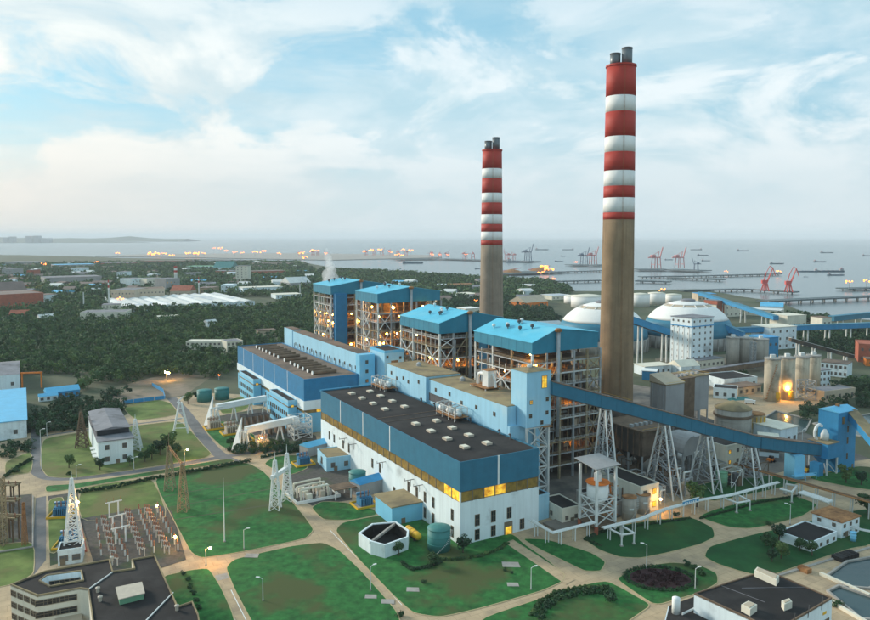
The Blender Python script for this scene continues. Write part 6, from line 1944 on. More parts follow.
pier('lit jetty at the right edge of the sea', [(915.0, 1632.2), (1075.5, 1679.5)], 36)
def gantry_crane(label, x, y, H, mt, rz, boom_up=True):
    t = thing('gantry_crane', label, 'crane', (x, y, 3), rz, 'harbour gantry cranes')
    w = H * .16
    k = H * .022
    for sx in (-1, 1):
        for sy in (-1, 1):
            MB().bar((sx * w, sy * w, 0), (sx * w * .8, sy * w * .8, H * .5), k * 1.5).build('leg', mt, t)
    for sx in (-1, 1):
        MB().bar((sx * w, -w, H * .2), (sx * w, w, H * .2), k).bar((sx * w * .9, -w, H * .5), (sx * w * .9, w, H * .5), k).build('cross_beam', mt, t)
    MB().bar((-w * 2.6, 0, H * .52), (w * 1.2, 0, H * .52), k * 2.2).build('girder', mt, t)
    if boom_up:
        MB().bar((w * 1.2, 0, H * .52), (w * 2.1, 0, H), k * 1.8).build('boom', mt, t)
    else:
        MB().bar((w * 1.2, 0, H * .52), (w * 4.5, 0, H * .52), k * 1.8).build('boom', mt, t)
    MB().bar((w * .5, 0, H * .52), (w * .9, 0, H * .80), k * 1.2).bar((w * .9, 0, H * .80), (-w * 2.2, 0, H * .54), k * .7).build('mast', mt, t)
    MB().box(-w * 1.6, -w * .4, -w * .5, w * .5, H * .54, H * .64).build('machine_house', mt, t)
    return t
for i, (x, y, H, mt, rz, lab) in enumerate([(793.43, 2611.5, 77.1, 'crane_pink', 0.25, 'left pink gantry crane on the wide quay'), (891.1, 2651.19, 75.4, 'crane_pink', 0.25, 'right pink gantry crane on the wide quay'), (896.88, 2499.23, 41.2, 'crane_dark', 2.6, 'dark low crane beside the pink cranes'), (617.95, 3017.98, 70.4, 'crane_dark', 0.25, 'dark gantry crane on the far quay'), (655.27, 3017.98, 72.5, 'crane_pink', 0.25, 'pink gantry crane beside the dark one'), (438.64, 3433.33, 80.1, 'crane_dark', 0.25, 'dark gantry crane right of the farther chimney')]):
    gantry_crane(lab, x, y, H, mt, rz)
def luffing_crane(label, x, y, H, rz):
    t = thing('luffing_crane', label, 'crane', (x, y, 3), rz, 'red luffing cranes on the pier')
    k = H * .03
    w = H * .11
    for sx in (-1, 1):
        for sy in (-1, 1):
            MB().bar((sx * w, sy * w, 0), (sx * w * .5, sy * w * .5, H * .26), k * 1.3).build('leg', 'crane_red', t)
    MB().box(-w * .7, w * .7, -w * .7, w * .7, H * .26, H * .30).build('turntable', 'crane_red', t)
    MB().box(-w * 1.3, w * .5, -w * .55, w * .55, H * .301, H * .44).build('machine_house', 'crane_red', t)
    for s in (-1, 1):
        MB().bar((w * .5, s * w * .4, H * .32), (w * 2.6, 0, H * .93), k * .9).build('boom', 'crane_red', t)
    MB().bar((w * 2.6, 0, H * .93), (w * 3.6, 0, H * .62), k * .8).build('fly_jib', 'crane_red', t)
    MB().bar((w * 2.6, 0, H * .93), (w * 1.5, 0, H * 1.0), k * .7).build('jib_tail', 'crane_red', t)
    MB().bar((-w * .5, 0, H * .44), (w * .2, 0, H * .72), k * .9).bar((w * .2, 0, H * .72), (w * 1.5, 0, H * 1.0), k * .6).build('mast', 'crane_red', t)
    return t
luffing_crane('left red luffing crane on the pier', *(704.97, 1550.64), 53.0, .0)
luffing_crane('right red luffing crane at the pier end', *(741.99, 1523.44), 52.5, .0)
def ship(label, x, y, L, rz):
    t = thing('cargo_ship', label, 'ship', (x, y, -3), rz, 'ships on the sea')
    h, b = L * .055, L * .075
    MB().add([(-L/2, -b, h), (L*.38, -b, h), (L/2, 0, h * 1.2), (L*.38, b, h), (-L/2, b, h), (-L*.47, -b * .8, -.5), (L*.36, -b * .8, -.5), (L*.44, 0, -.5), (L*.36, b * .8, -.5), (-L*.47, b * .8, -.5)],
             [(0, 1, 2, 3, 4), (0, 5, 6, 1), (1, 6, 7, 2), (2, 7, 8, 3), (3, 8, 9, 4), (4, 9, 5, 0)]).build('hull', 'ship_hull', t)
    MB().box(-L*.46, -L*.34, -b*.8, b*.8, h + .02, h + L*.075).build('bridge', 'ship_deck', t)
    MB().box(-L*.43, -L*.39, -b*.25, b*.25, h + L*.0755, h + L*.11).build('funnel', 'crane_red', t)
    for k in range(4):
        MB().box(-L*.28 + k * L*.155, -L*.16 + k * L*.155, -b*.6, b*.6, h + .02, h + L*.012).build('hatch', 'ship_deck', t)
    MB().tube((L*.3, 0, h), (L*.3, 0, h + L*.09), L*.005, 5).build('mast', 'ship_deck', t)
    return t
for x, y, L, rz, lab in [(1505.76, 3204.21, 64.41, 0.0, 'dark cargo ship in the middle of the right hand sea'), (1825.47, 3451.32, 64.75, 0.1, 'blue ship farther right on the sea'), (1273.88, 2490.32, 73.42, 3.1, 'long barge behind the red cranes'), (1352.64, 2490.32, 93.45, 3.1, 'long barge nearer the right edge'), (1251.51, 2268.93, 54.73, 0.0, 'small barge below the long barge'), (1201.96, 3739.62, 45.1, 0.0, 'ship behind the pink cranes'), (1336.34, 3589.71, 48.11, 0.1, 'ship right of the pink cranes'), (1694.29, 4604.52, 74.05, 0.0, 'faint ship above the pink cranes'), (2298.26, 6416.7, 103.19, 3.1, 'faint far ship near the horizon right of the chimney'), (2531.31, 5988.37, 104.33, 0.0, 'faint far ship left of the right sea'), (2842.65, 5282.88, 99.12, 0.0, 'faint ship on the far right sea'), (2668.98, 4489.2, 72.19, 0.0, 'faint ship cut by the right edge'), (942.2, 6416.7, 120.39, 0.0, 'faint ship between the chimneys left'), (1171.14, 6416.7, 103.19, 3.1, 'faint ship between the chimneys right'), (599.47, 3519.16, 42.44, 0.0, 'small ship left of the dark cranes'), (769.74, 4379.51, 35.21, 0.5, 'tiny ship above the dark cranes'), (-98.62, 3262.62, 96.19, 0.0, 'dark ship by the container quay'), (393.93, 3373.29, 126.58, 0.0, 'dark ship moored right of the farther chimney'), (164.37, 2717.47, 32.78, 0.0, 'small boat left of the farther chimney'), (1115.52, 2185.62, 14.64, 0.0, 'tiny boat right of the red cranes')]:
    ship(lab, x, y, L, rz)
# coal heaps and orange lit plant on the coal island
for i, (x, y, w, lab) in enumerate([(250.29, 2363.7, 58.44, 'rusty ore heap on the coal island left'), (355.73, 2463.92, 67.69, 'rusty ore heap on the coal island right')]):
    t = thing('ore_heap', lab, 'heap', (x, y, 3))
    MB().lathe([(w * .55, 0), (w * .35, w * .10), (w * .08, w * .17), (.1, w * .175)], 14).build('heap', 'rust', t)
    MB().bar((-w * .6, 0, w * .05), (w * .5, 0, w * .24), w * .03).build('stacker_boom', 'crane_red', t)
def port_light(label, x, y, h, r_, mt='port_glow'):
    t = thing('flood_light', label, 'flood light', (x, y, 0), 0, 'orange port flood lights')
    MB().tube((0, 0, 0), (0, 0, h), max(.4, r_ * .12), 5).build('pole', 'grey_steel', t)
    sp = random.Random(int(x * 7 + y))
    MB().bar((-r_ * 1.5, 0, h), (r_ * 1.5, 0, h), max(.4, r_ * .12)).build('cross_arm', 'grey_steel', t)
    for k in range(5):                         # a bank of separate lamps of uneven size
        s_ = round(r_ * sp.choice([.22, .3, .4]), 1)
        put('lamp', shared(('pl', s_, mt), lambda: MB().ball((0, 0, 0), s_, 8, 5).mesh('lamp', mt, True)), t, ((k - 2) * r_ * .75, sp.uniform(-1, 1) * r_, h + sp.uniform(-.3, .9) * r_))
PL = [(1047.43, 2213.59, 10, 5, 'orange light at the long pier tip'), (957.55, 1679.53, 14, 5, 'left orange light on the lit jetty'), (1016.41, 1712.62, 14, 5, 'right orange light on the lit jetty'), (470.72, 1504.95, 8, 4, 'orange light above the shore tanks'), (921.03, 2301.29, 8, 3, 'orange light in the middle of the long pier'), (354.31, 2363.7, 16, 8, 'bright orange light on the coal island'), (360.81, 2301.29, 14, 8, 'second bright orange light on the coal island'), (318.72, 2185.82, 10, 6, 'third orange light on the coal island'), (312.5, 1907.99, 6, 3, 'orange light on the pier between the chimneys'), (231.09, 1907.99, 6, 3, 'small orange light left on the pier between the chimneys'), (-539.15, 3017.98, 30, 7, 'large lone orange light before the boiler houses'), (-1815.53, 4170.77, 20, 8, 'orange port light far left'), (-1588.7, 4073.59, 20, 12, 'bright orange port lights cluster centre left'), (-1592.17, 4170.77, 20, 10, 'orange port light in the left cluster'), (-1521.57, 4073.59, 20, 9, 'third orange port light in the left cluster'), (-1405.84, 3892.18, 14, 8, 'orange port light low in the left cluster'), (-1414.62, 4170.77, 18, 10, 'orange port light in the second cluster'), (-1336.97, 4073.59, 18, 12, 'bright orange port light in the second cluster'), (-1355.25, 4272.69, 18, 7, 'small orange port light in the second cluster'), (-1610.91, 5310.45, 30, 8, 'orange light on the far port strip first'), (-1514.01, 5154.03, 30, 9, 'orange light on the far port strip second'), (-1358.74, 4735.48, 25, 7, 'orange light on the far port strip third'), (-1202.72, 4379.71, 20, 8, 'orange light before the far port strip'), (-1132.31, 4272.69, 20, 7, 'orange light beside the far port strip'), (-1082.44, 4379.71, 24, 9, 'orange light on the mid port strip'), (-1034.34, 4379.71, 24, 9, 'second orange light on the mid port strip'), (-893.45, 4170.77, 20, 7, 'third orange light on the mid port strip'), (-761.72, 4170.77, 24, 10, 'orange light under the red far cranes'), (-739.67, 4379.71, 30, 8, 'orange light among the red far cranes'), (-746.95, 4610.65, 30, 9, 'bright orange light among the red far cranes'), (-624.27, 4170.77, 20, 6, 'small orange light right of the red far cranes'), (-431.74, 4492.22, 24, 8, 'orange light on the right port strip'), (-405.13, 4610.65, 26, 9, 'second orange light on the right port strip'), (-357.56, 4735.48, 26, 8, 'third orange light on the right port strip'), (-270.61, 4379.71, 24, 8, 'fourth orange light on the right port strip'), (-203.13, 3892.18, 20, 8, 'low orange light on the right port strip'), (-213.82, 4867.24, 26, 8, 'fifth orange light on the right port strip'), (-156.03, 4735.48, 26, 9, 'bright pale light on the right port strip'), (-172.56, 3807.39, 16, 6, 'sixth orange light on the right port strip'), (-16.4, 3980.82, 18, 6, 'orange light by the far container quay'), (27.33, 3980.82, 16, 5, 'second orange light by the far container quay'), (71.07, 3980.82, 16, 5, 'third orange light by the far container quay'), (173.41, 4073.59, 16, 5, 'orange light left of the farther chimney'), (584.77, 3017.98, 12, 4, 'orange light at the dark cranes')]
for x, y, h, r_, lab in PL:
    port_light(lab, x, y, h, r_)
# tiny far cranes on the port strip
for i, (x, y, H, lab) in enumerate([(-773.17, 4170.77, 40.1, 'first small red crane on the far port strip'), (-715.76, 4272.69, 46.9, 'second small red crane on the far port strip'), (-686.43, 4272.69, 41.0, 'third small red crane on the far port strip'), (-624.27, 4170.77, 37.2, 'fourth small red crane on the far port strip'), (-404.82, 4272.69, 46.9, 'fifth small red crane on the far port strip'), (-366.83, 4379.71, 48.1, 'sixth small red crane on the far port strip'), (-318.72, 4379.71, 48.1, 'seventh small red crane on the far port strip'), (-270.61, 4379.71, 51.1, 'eighth small red crane on the far port strip'), (-217.08, 4272.69, 49.8, 'ninth small red crane on the far port strip'), (-170.14, 4272.69, 44.0, 'tenth small red crane on the far port strip'), (-21.87, 3980.82, 46.4, 'first red crane left of the farther chimney'), (27.33, 3980.82, 41.0, 'second red crane left of the farther chimney'), (65.6, 3980.82, 41.0, 'third red crane left of the farther chimney'), (153.54, 3726.21, 51.1, 'fourth red crane left of the farther chimney'), (194.48, 3726.21, 51.1, 'fifth red crane left of the farther chimney'), (346.38, 3502.15, 52.9, 'red crane right beside the farther chimney'), (375.25, 3502.15, 50.5, 'second red crane right of the farther chimney')]):
    gantry_crane(lab, x, y, H, 'crane_pink', .2 + i, i % 3 == 0)

# ------------------------------------------------------------------ buildings among the trees, left and far
FARB = [('apartment_block', 'long cream building with many windows behind the far hall corner', (-262.7, 761.71), (-220.5, 761.71), 18, 8.5, 'cream_wall', 'cream_wall', 'flat', 2, 9, 0), ('apartment_block', 'cream block touching the corner of the far hall', (-215.66, 748.44), (-201.68, 758.35), 18, 10.4, 'cream_wall', 'roof_grey', 'flat', 2, 4, 0), ('warehouse', 'cream stepped building standing alone in the forest', (-505.28, 1030.45), (-445.08, 1042.89), 40, 10.7, 'cream_wall', 'roof_grey', 'flat', 1, 9, 0), ('office_block', 'pale upper block behind the stepped building', (-520.14, 1131.61), (-495.24, 1139.06), 25, 12.5, 'cream_wall', 'roof_grey', 'slab', 2, 5, 0), ('factory_hall', 'long tan hall left of the white roofed warehouses', (-590.42, 1321.56), (-546.69, 1321.56), 60, 21.9, 'tan_wall', 'roof_grey', 'flat', 2, 7, 0), ('factory_hall', 'long tan hall continuing to the right', (-553.25, 1342.01), (-507.4, 1363.11), 60, 21.3, 'tan_wall', 'roof_brown', 'flat', 2, 8, 0), ('apartment_slab', 'pale tall slab block above the trees', (-509.23, 1859.07), (-478.53, 1859.07), 30, 43.5, 'cream_wall', 'roof_grey', 'slab', 7, 3, 0), ('factory_hall', 'long dark roofed hall at the left edge', (-739.51, 1177.81), (-671.8, 1245.58), 90, 22.8, 'brick_red', 'city_roof', 'flat', 1, 10, 0.1), ('factory_hall', 'brown roofed hall in front of the left dark hall', (-810.92, 1321.56), (-764.85, 1363.11), 70, 16.4, 'tan_wall', 'city_roof', 'gable', 1, 7, 0), ('warehouse', 'white house right of the dark hall', (-708.87, 1321.56), (-697.57, 1342.01), 30, 12.8, 'white_wall', 'city_roof', 'slab', 1, 3, 0), ('warehouse', 'long grey shed in the far left belt', (-954.81, 1782.86), (-852.14, 1859.07), 80, 17.2, 'grey_cladding', 'roof_grey', 'slab', 1, 10, 0), ('office_block', 'white house in the far belt', (-700.81, 1679.53), (-683.9, 1712.62), 40, 20.9, 'white_wall', 'roof_grey', 'flat', 2, 4, 0), ('office_block', 'cream blocks behind the tan halls left', (-666.12, 1679.53), (-636.73, 1712.62), 40, 20.9, 'cream_wall', 'roof_grey', 'flat', 2, 4, 0), ('office_block', 'grey blocks behind the tan halls right', (-588.24, 1587.48), (-567.95, 1617.03), 40, 26.3, 'grey_cladding', 'roof_grey', 'flat', 2, 4, 0.2), ('warehouse', 'red roofed house beside the white roofed warehouses', (-531.2, 1454.52), (-491.11, 1454.52), 40, 10.1, 'tan_wall', 'brick_red', 'gable', 1, 5, 0), ('warehouse', 'ochre walled hall above the warehouses', (-491.45, 1504.95), (-462.42, 1504.95), 50, 12.5, 'ochre_steel', 'city_roof', 'slab', 1, 5, 0.2), ('office_block', 'white cube above the white roofed warehouses', (-459.61, 1558.99), (-435.98, 1558.99), 40, 15.1, 'white_wall', 'white_wall', 'flat', 2, 3, 0), ('warehouse', 'white shed right of the white cube', (-405.13, 1531.5), (-329.39, 1573.11), 40, 10.6, 'white_wall', 'cream_wall', 'slab', 1, 6, 0), ('warehouse', 'low grey shed in the far belt beside the slab block', (-678.45, 2242.07), (-619.86, 2242.07), 60, 12.3, 'brick_red', 'roof_grey', 'slab', 1, 5, 0), ('warehouse', 'red brick rows right of the slab block', (-556.26, 2185.82), (-459.5, 2242.07), 60, 13.5, 'brick_red', 'city_roof', 'slab', 1, 7, 0.1), ('warehouse', 'oval grey roofed hall behind the far boilers', (-341.95, 1712.62), (-298.27, 1747.04), 50, 9.5, 'grey_cladding', 'warehouse_roof', 'gable', 1, 4, 0), ('warehouse', 'white sheds row just left of the boilers', (-303.54, 1384.87), (-258.0, 1407.34), 40, 7.7, 'white_wall', 'cream_wall', 'slab', 1, 6, 0), ('warehouse', 'green roofed long shed far behind the trees', (-880.81, 2572.98), (-788.84, 2572.98), 80, 12.4, 'white_wall', 'tank_light_green', 'slab', 1, 5, 0), ('warehouse', 'green roofed shed left of the slab block', (-752.12, 2463.92), (-687.75, 2463.92), 80, 13.6, 'white_wall', 'tank_green', 'gable', 1, 5, 0), ('house', 'red roofed hut in the left forest', (-628.66, 1068.68), (-604.33, 1075.33), 20, 5.2, 'brick_red', 'brick_red', 'gable', 1, 4, 0), ('house', 'white roofed hut in the left forest', (-552.41, 1012.34), (-537.68, 1024.34), 20, 4.9, 'cream_wall', 'warehouse_roof', 'gable', 1, 3, 0), ('house', 'white hut between the forest and the warehouses', (-391.94, 1024.34), (-365.11, 1036.63), 18, 5.7, 'white_wall', 'cream_wall', 'slab', 1, 5, 0), ('house', 'cream hut in the trees left of the boilers', (-210.77, 860.79), (-191.23, 869.48), 16, 7.2, 'tan_wall', 'roof_brown', 'slab', 1, 3, 0), ('house', 'white gabled hut right side of the forest', (-300.02, 956.27), (-289.99, 966.99), 14, 5.3, 'white_wall', 'warehouse_roof', 'gable', 1, 2, 0), ('factory_block', 'far left grey factory block on the horizon belt', (-1270.18, 2132.31), (-1240.85, 2132.31), 60, 23.5, 'grey_cladding', 'roof_grey', 'slab', 2, 3, 0), ('factory_block', 'far left slender grey block', (-1168.35, 2081.35), (-1151.17, 2081.35), 40, 22.9, 'brick_red', 'roof_grey', 'slab', 2, 2, 0), ('factory_block', 'far left pale block beside the street lights', (-1152.07, 2301.29), (-1123.59, 2301.29), 60, 19.0, 'white_wall', 'roof_grey', 'slab', 2, 3, 0), ('factory_block', 'far white block on the belt centre', (-889.45, 2032.75), (-869.87, 2032.75), 50, 19.6, 'white_wall', 'roof_grey', 'slab', 2, 3, 0), ('warehouse', 'far blue grey sheds on the left belt', (-1381.3, 2651.19), (-1274.13, 2734.29), 90, 14.6, 'grey_cladding', 'blue_sheet', 'slab', 1, 6, 0), ('warehouse', 'far pale sheds on the left belt', (-1723.89, 2917.12), (-1607.63, 2917.12), 90, 16.0, 'grey_cladding', 'roof_grey', 'slab', 1, 6, 0), ('warehouse', 'far dark long shed on the left belt', (-1343.03, 2917.12), (-1222.76, 2917.12), 90, 12.0, 'brick_red', 'roof_grey', 'slab', 1, 6, 0), ('warehouse', 'far rust coloured yard sheds by the port', (-1267.15, 3126.06), (-1073.85, 3126.06), 90, 12.9, 'brick_red', 'city_roof', 'slab', 1, 6, 0.1), ('warehouse', 'far grey sheds under the port lights', (-1091.35, 3242.14), (-868.63, 3242.14), 90, 11.1, 'grey_cladding', 'roof_grey', 'slab', 1, 6, 0.1), ('warehouse', 'far tan sheds right of the port lights', (-741.67, 2917.12), (-581.31, 2917.12), 70, 10.0, 'tan_wall', 'city_roof', 'slab', 1, 6, 0.1), ('warehouse', 'white shed by the orange lit yard beyond the boilers', (55.36, 1384.87), (87.29, 1407.34), 40, 8.6, 'white_wall', 'cream_wall', 'slab', 1, 4, 0), ('warehouse', 'sheds between the chimneys, orange lamplight put into the wall colour', (152.01, 1210.75), (194.15, 1245.58), 40, 8.4, 'orange_paint', 'tan_wall', 'gable', 1, 5, 0.5), ('warehouse', 'pale sheds on the shore between the chimneys', (219.87, 1363.11), (261.54, 1384.87), 40, 7.5, 'cream_wall', 'warehouse_roof', 'slab', 1, 5, 0), ('warehouse', 'white long shed in front of the left dome', (134.35, 925.5), (164.24, 935.53), 16, 6.4, 'white_wall', 'warehouse_roof', 'gable', 1, 6, 0), ('warehouse', 'small white sheds right of the far boilers', (18.99, 1531.5), (35.87, 1531.5), 30, 5.3, 'white_wall', 'cream_wall', 'slab', 1, 3, 0), ('warehouse', 'rusty gantry shed beyond the boilers', (39.32, 1679.53), (91.08, 1695.92), 30, 8.1, 'rust', 'rust', 'slab', 1, 3, 0), ('warehouse', 'white domed shed behind the boiler roofs', (46.61, 1088.87), (68.51, 1102.76), 25, 10.6, 'cream_wall', 'dome_white', 'slab', 1, 3, 0.3)]  # sheds between the chimneys: orange lamplight is painted as their wall colour
for nm, lab, p0, p1, dep, h, wl, rf, st, rows, cols, li in FARB:
    house(nm, lab, p0, p1, dep, max(3, h), wl, rf, st, rows, cols, 0, lit=li)
    d = Vector((p1[0] - p0[0], p1[1] - p0[1])).normalized()
    m = ((p0[0] + p1[0]) / 2 - d.y * dep / 2, (p0[1] + p1[1]) / 2 + d.x * dep / 2)
    L = math.dist(p0, p1) / 2
    clear_for(m[0], m[1], abs(d.x) * L + abs(d.y) * dep / 2 + 6, abs(d.y) * L + abs(d.x) * dep / 2 + 8)
    clear_for((p0[0] + p1[0]) / 2, p0[1] - 14, L, 16)
# rows of white and blue warehouse roofs
WH = [(-492.2, 1146.6), (-312.0, 1263.7)]
wdir = (Vector(WH[1]) - Vector(WH[0])).normalized()
Lw = math.dist(*WH)
for i in range(11):
    p = Vector(WH[0]) + wdir * (Lw * i / 11)
    q = p + wdir * (Lw / 11 - 2)
    house('storage_shed', f'white ridged storage shed, {["first", "second", "third", "fourth", "fifth", "sixth", "seventh", "eighth", "ninth", "tenth", "eleventh"][i]} from the left of the long row', tuple(p), tuple(q), 210, 7, 'white_wall', 'warehouse_roof' if i % 3 else 'dome_white', 'gable_y', 1, 2, 0, ridge=.12, group='row of white ridged storage sheds')
clear_for(*((Vector(WH[0]) + Vector(WH[1])) / 2 + Vector((-20, 95))), Lw / 2 + 40, 130)
# small sheds and houses scattered through the far belt
SB = []
FAR_SPOTS = [(-2042.35, 3303.46), (-1278.58, 2542.96), (-800.1, 2066.53), (-472.22, 1740.05), (-916.63, 1502.35), (-1666.89, 2734.29), (-1082.75, 2191.32), (-691.69, 1827.82), (-411.56, 1567.43), (-1772.79, 2956.65), (-1401.56, 2332.08), (-934.36, 1924.87), (-605.64, 1638.37), (-814.04, 3218.24), (-1472.73, 2492.09), (-1204.11, 2032.75), (-818.04, 1716.0), (-535.7, 1484.37), (-653.22, 2675.59), (-1253.96, 2153.4), (-1051.45, 1801.32), (-724.4, 1547.88), (-1013.77, 2888.15), (-538.7, 2289.19), (-1087.4, 1895.52), (-929.88, 1617.03), (-1436.36, 3137.29), (-836.19, 2443.2), (-453.01, 2000.06), (-956.34, 1692.62), (-830.78, 1466.81), (-1176.43, 2619.34), (-705.9, 2116.76), (-386.48, 1775.58), (-850.54, 1528.8), (-1569.35, 2822.75), (-990.0, 2247.86), (-606.24, 1867.05), (-333.33, 1596.23), (-1670.76, 3060.31), (-1311.45, 2396.19), (-849.76, 1968.4), (-527.54, 1669.85), (-289.89, 1449.66), (-1378.36, 2565.41), (-1121.1, 2081.35), (-740.43, 1750.56), (-463.82, 1510.19), (-525.86, 2760.24), (-1167.18, 2207.98), (-974.83, 1839.41), (-652.81, 1575.96), (-888.29, 2987.0), (-427.09, 2350.95), (-1007.51, 1937.73), (-858.92, 1647.69), (-1315.39, 3254.22), (-725.43, 2513.64), (-353.77, 2047.09), (-882.55, 1726.23), (-764.8, 1492.02), (-1067.97, 2700.43), (-607.03, 2169.49), (-1120.62, 1812.58), (-782.09, 1556.2), (-1465.31, 2917.12), (-892.36, 2307.38), (-517.06, 1907.99), (-991.29, 1626.11), (-1561.35, 3171.48), (-1216.27, 2463.92), (-761.26, 2013.95), (-446.39, 1702.56), (-885.99, 1474.28), (-1278.29, 2643.15), (-1034.04, 2132.31), (-659.65, 1786.52), (-389.4, 1536.92), (-1683.02, 2850.42), (-1075.9, 2265.39), (-894.92, 1879.14), (-578.59, 1605.08), (-753.93, 3092.83), (-1405.71, 2416.12), (-923.99, 1981.85), (-785.23, 1679.53), (-512.41, 1456.96), (-608.12, 2588.25), (-1201.56, 2096.38), (-805.77, 1761.19)]
SHORE_SPOTS = [(-87.7, 1820.17), (15.59, 1689.33), (105.07, 1575.96), (183.36, 1476.79), (-63.58, 1389.31), (15.37, 1311.56), (125.26, 1812.58), (212.97, 1682.79), (-67.92, 1570.26), (20.89, 1471.78), (99.27, 1384.87), (168.96, 1307.6), (-73.55, 1805.06), (27.93, 1676.29), (115.96, 1564.61), (193.04, 1466.81), (-52.9, 1380.46), (24.99, 1303.67), (137.59, 1797.6), (223.76, 1669.85), (-55.84, 1558.99), (31.63, 1461.87), (108.89, 1376.08), (177.63, 1299.76), (-59.64, 1790.2), (40.09, 1663.46)]
r = random.Random(77)
for j, (spots, lab, grp) in enumerate(((FAR_SPOTS, 'small hazy shed or house in the far tree belt on the left', 'far belt sheds'), (SHORE_SPOTS, 'small hazy shed on the green headland behind the boilers', 'headland sheds'))):
    for (x, y) in spots:
        if any(a0 < x < a1 and b0 < y < b1 for a0, a1, b0, b1 in AVOID):
            continue
        k = r.randrange(6)
        def mk():
            q = random.Random(k * 13 + 1)
            L_, d_, h_ = q.uniform(18, 60), q.uniform(14, 40), q.uniform(5, 11)
            w = MB().box(-L_ / 2, L_ / 2, -d_ / 2, d_ / 2, -.3, h_)
            rf = MB().add([(-L_/2 - .5, -d_/2 - .5, h_ + .02), (L_/2 + .5, -d_/2 - .5, h_ + .02), (L_/2 + .5, 0, h_ + d_ * .12), (-L_/2 - .5, 0, h_ + d_ * .12), (-L_/2 - .5, d_/2 + .5, h_ + .02), (L_/2 + .5, d_/2 + .5, h_ + .02)], [(0, 1, 2, 3), (3, 2, 5, 4), (0, 3, 4), (1, 5, 2), (0, 4, 5, 1)])
            return w.mesh('wall', ['white_wall', 'tan_wall', 'grey_cladding', 'cream_wall', 'brick_red', 'grey_cladding'][k]), rf.mesh('roof', ['warehouse_roof', 'city_roof', 'roof_grey', 'blue_sheet', 'city_roof', 'warehouse_roof'][k]), L_
        wm, rm, L_ = shared(('farshed', k), mk)
        look = ['white shed with a pale roof', 'tan house with a brown roof', 'grey shed with a grey roof', 'cream shed with a blue roof', 'red house with a brown roof', 'grey shed with a pale roof'][k]
        side = (['near left edge', 'below left port lights', 'towards boilers'][0 if x / y < -.47 else 1 if x / y < -.33 else 2] + (' by the wood' if y < 1900 else ' far out')) if j == 0 else ['left of the farther chimney', 'right of the farther chimney'][x / y > .075]
        t = thing('far_shed', f'{look} {["in far belt", "on headland"][j]} {side}', 'shed', (x, y, 0), r.uniform(-.5, .5), grp)
        put('wall', wm, t)
        put('roof', rm, t)
        clear_for(x, y - 8, L_ * .5, 24)
# slender masts and small chimneys in the far belt
for i, (x, y, H, r_, lab, red) in enumerate([(-555.46, 1146.6, 31.7, 1.2, 'slim white mast in the forest', 0), (-560.12, 1245.58, 44.8, 1.6, 'red topped mast left of the tan hall', 1), (-473.07, 1454.52, 38.1, 1.5, 'slim mast above the warehouses', 1), (-358.81, 1454.52, 22.1, 1.3, 'slim mast right of the white cube', 0), (-610.79, 1712.62, 49.5, 4.5, 'small red and white chimney behind the tan halls', 1), (-270.61, 1454.52, 24.1, 1.2, 'slim pale mast left of the boilers', 0), (-481.09, 1531.5, 14.8, 1.2, 'short mast by the ochre hall', 0)]):
    t = thing('far_mast', lab, 'mast', (x, y, 0))
    MB().tube((0, 0, 0), (0, 0, H * .6), r_, 8, r_ * .8).build('lower_shaft', 'pale_steel', t)
    for k in range(4):
        MB().tube((0, 0, H * (.6 + .1 * k) + .01), (0, 0, H * (.7 + .1 * k)), r_ * (.85 - .1 * k * (0 if r_ > 3 else 1)), 8).build('band', ('band_red' if k % 2 else 'band_white') if red else 'pale_steel', t)
for i, (x, y, h, r_, lab) in enumerate([(-875.66, 1531.5, 14, 5, 'large lit flood light at the left edge belt'), (-557.14, 1282.45, 9, 3.6, 'orange lit lamp left of the tan hall'), (-222.29, 597.14, 7, 1.4, 'bright flood light over the dirt lot'), (-1469.57, 2734.29, 14, 5, 'orange street light far left'), (-1355.06, 2917.12, 14, 5, 'orange street light left of the port'), (-909.37, 2132.31, 10, 4, 'orange light by the far white block'), (67.55, 1194.06, 14, 1.6, 'orange lamp on a post behind the boiler roofs'), (-180.41, 601.34, 4, 0.7, 'small orange lamp at the forest edge'), (-1063.73, 1942.05, 9, 3.5, 'small orange light in the far left belt')]):
    port_light(lab, x, y, h, r_, 'lamp_yellow' if i in (0, 2) else 'port_glow')
# faint towers on the horizon
for i, (x, y, h, w, lab) in enumerate([(-7956.42, 13492.81, 95, 90, 'hazy tower block first from the left on the horizon'), (-7845.4, 13492.81, 110, 80, 'hazy tower block second on the horizon'), (-7530.85, 13492.81, 120, 90, 'hazy tower block third on the horizon'), (-7382.82, 13492.81, 125, 90, 'hazy tower block fourth on the horizon'), (-7216.29, 13492.81, 80, 160, 'hazy wide block on the horizon')]):
    house('far_tower', lab, (x - w / 2, y), (x + w / 2, y), 120, h, 'grey_cladding', 'roof_grey', 'slab')

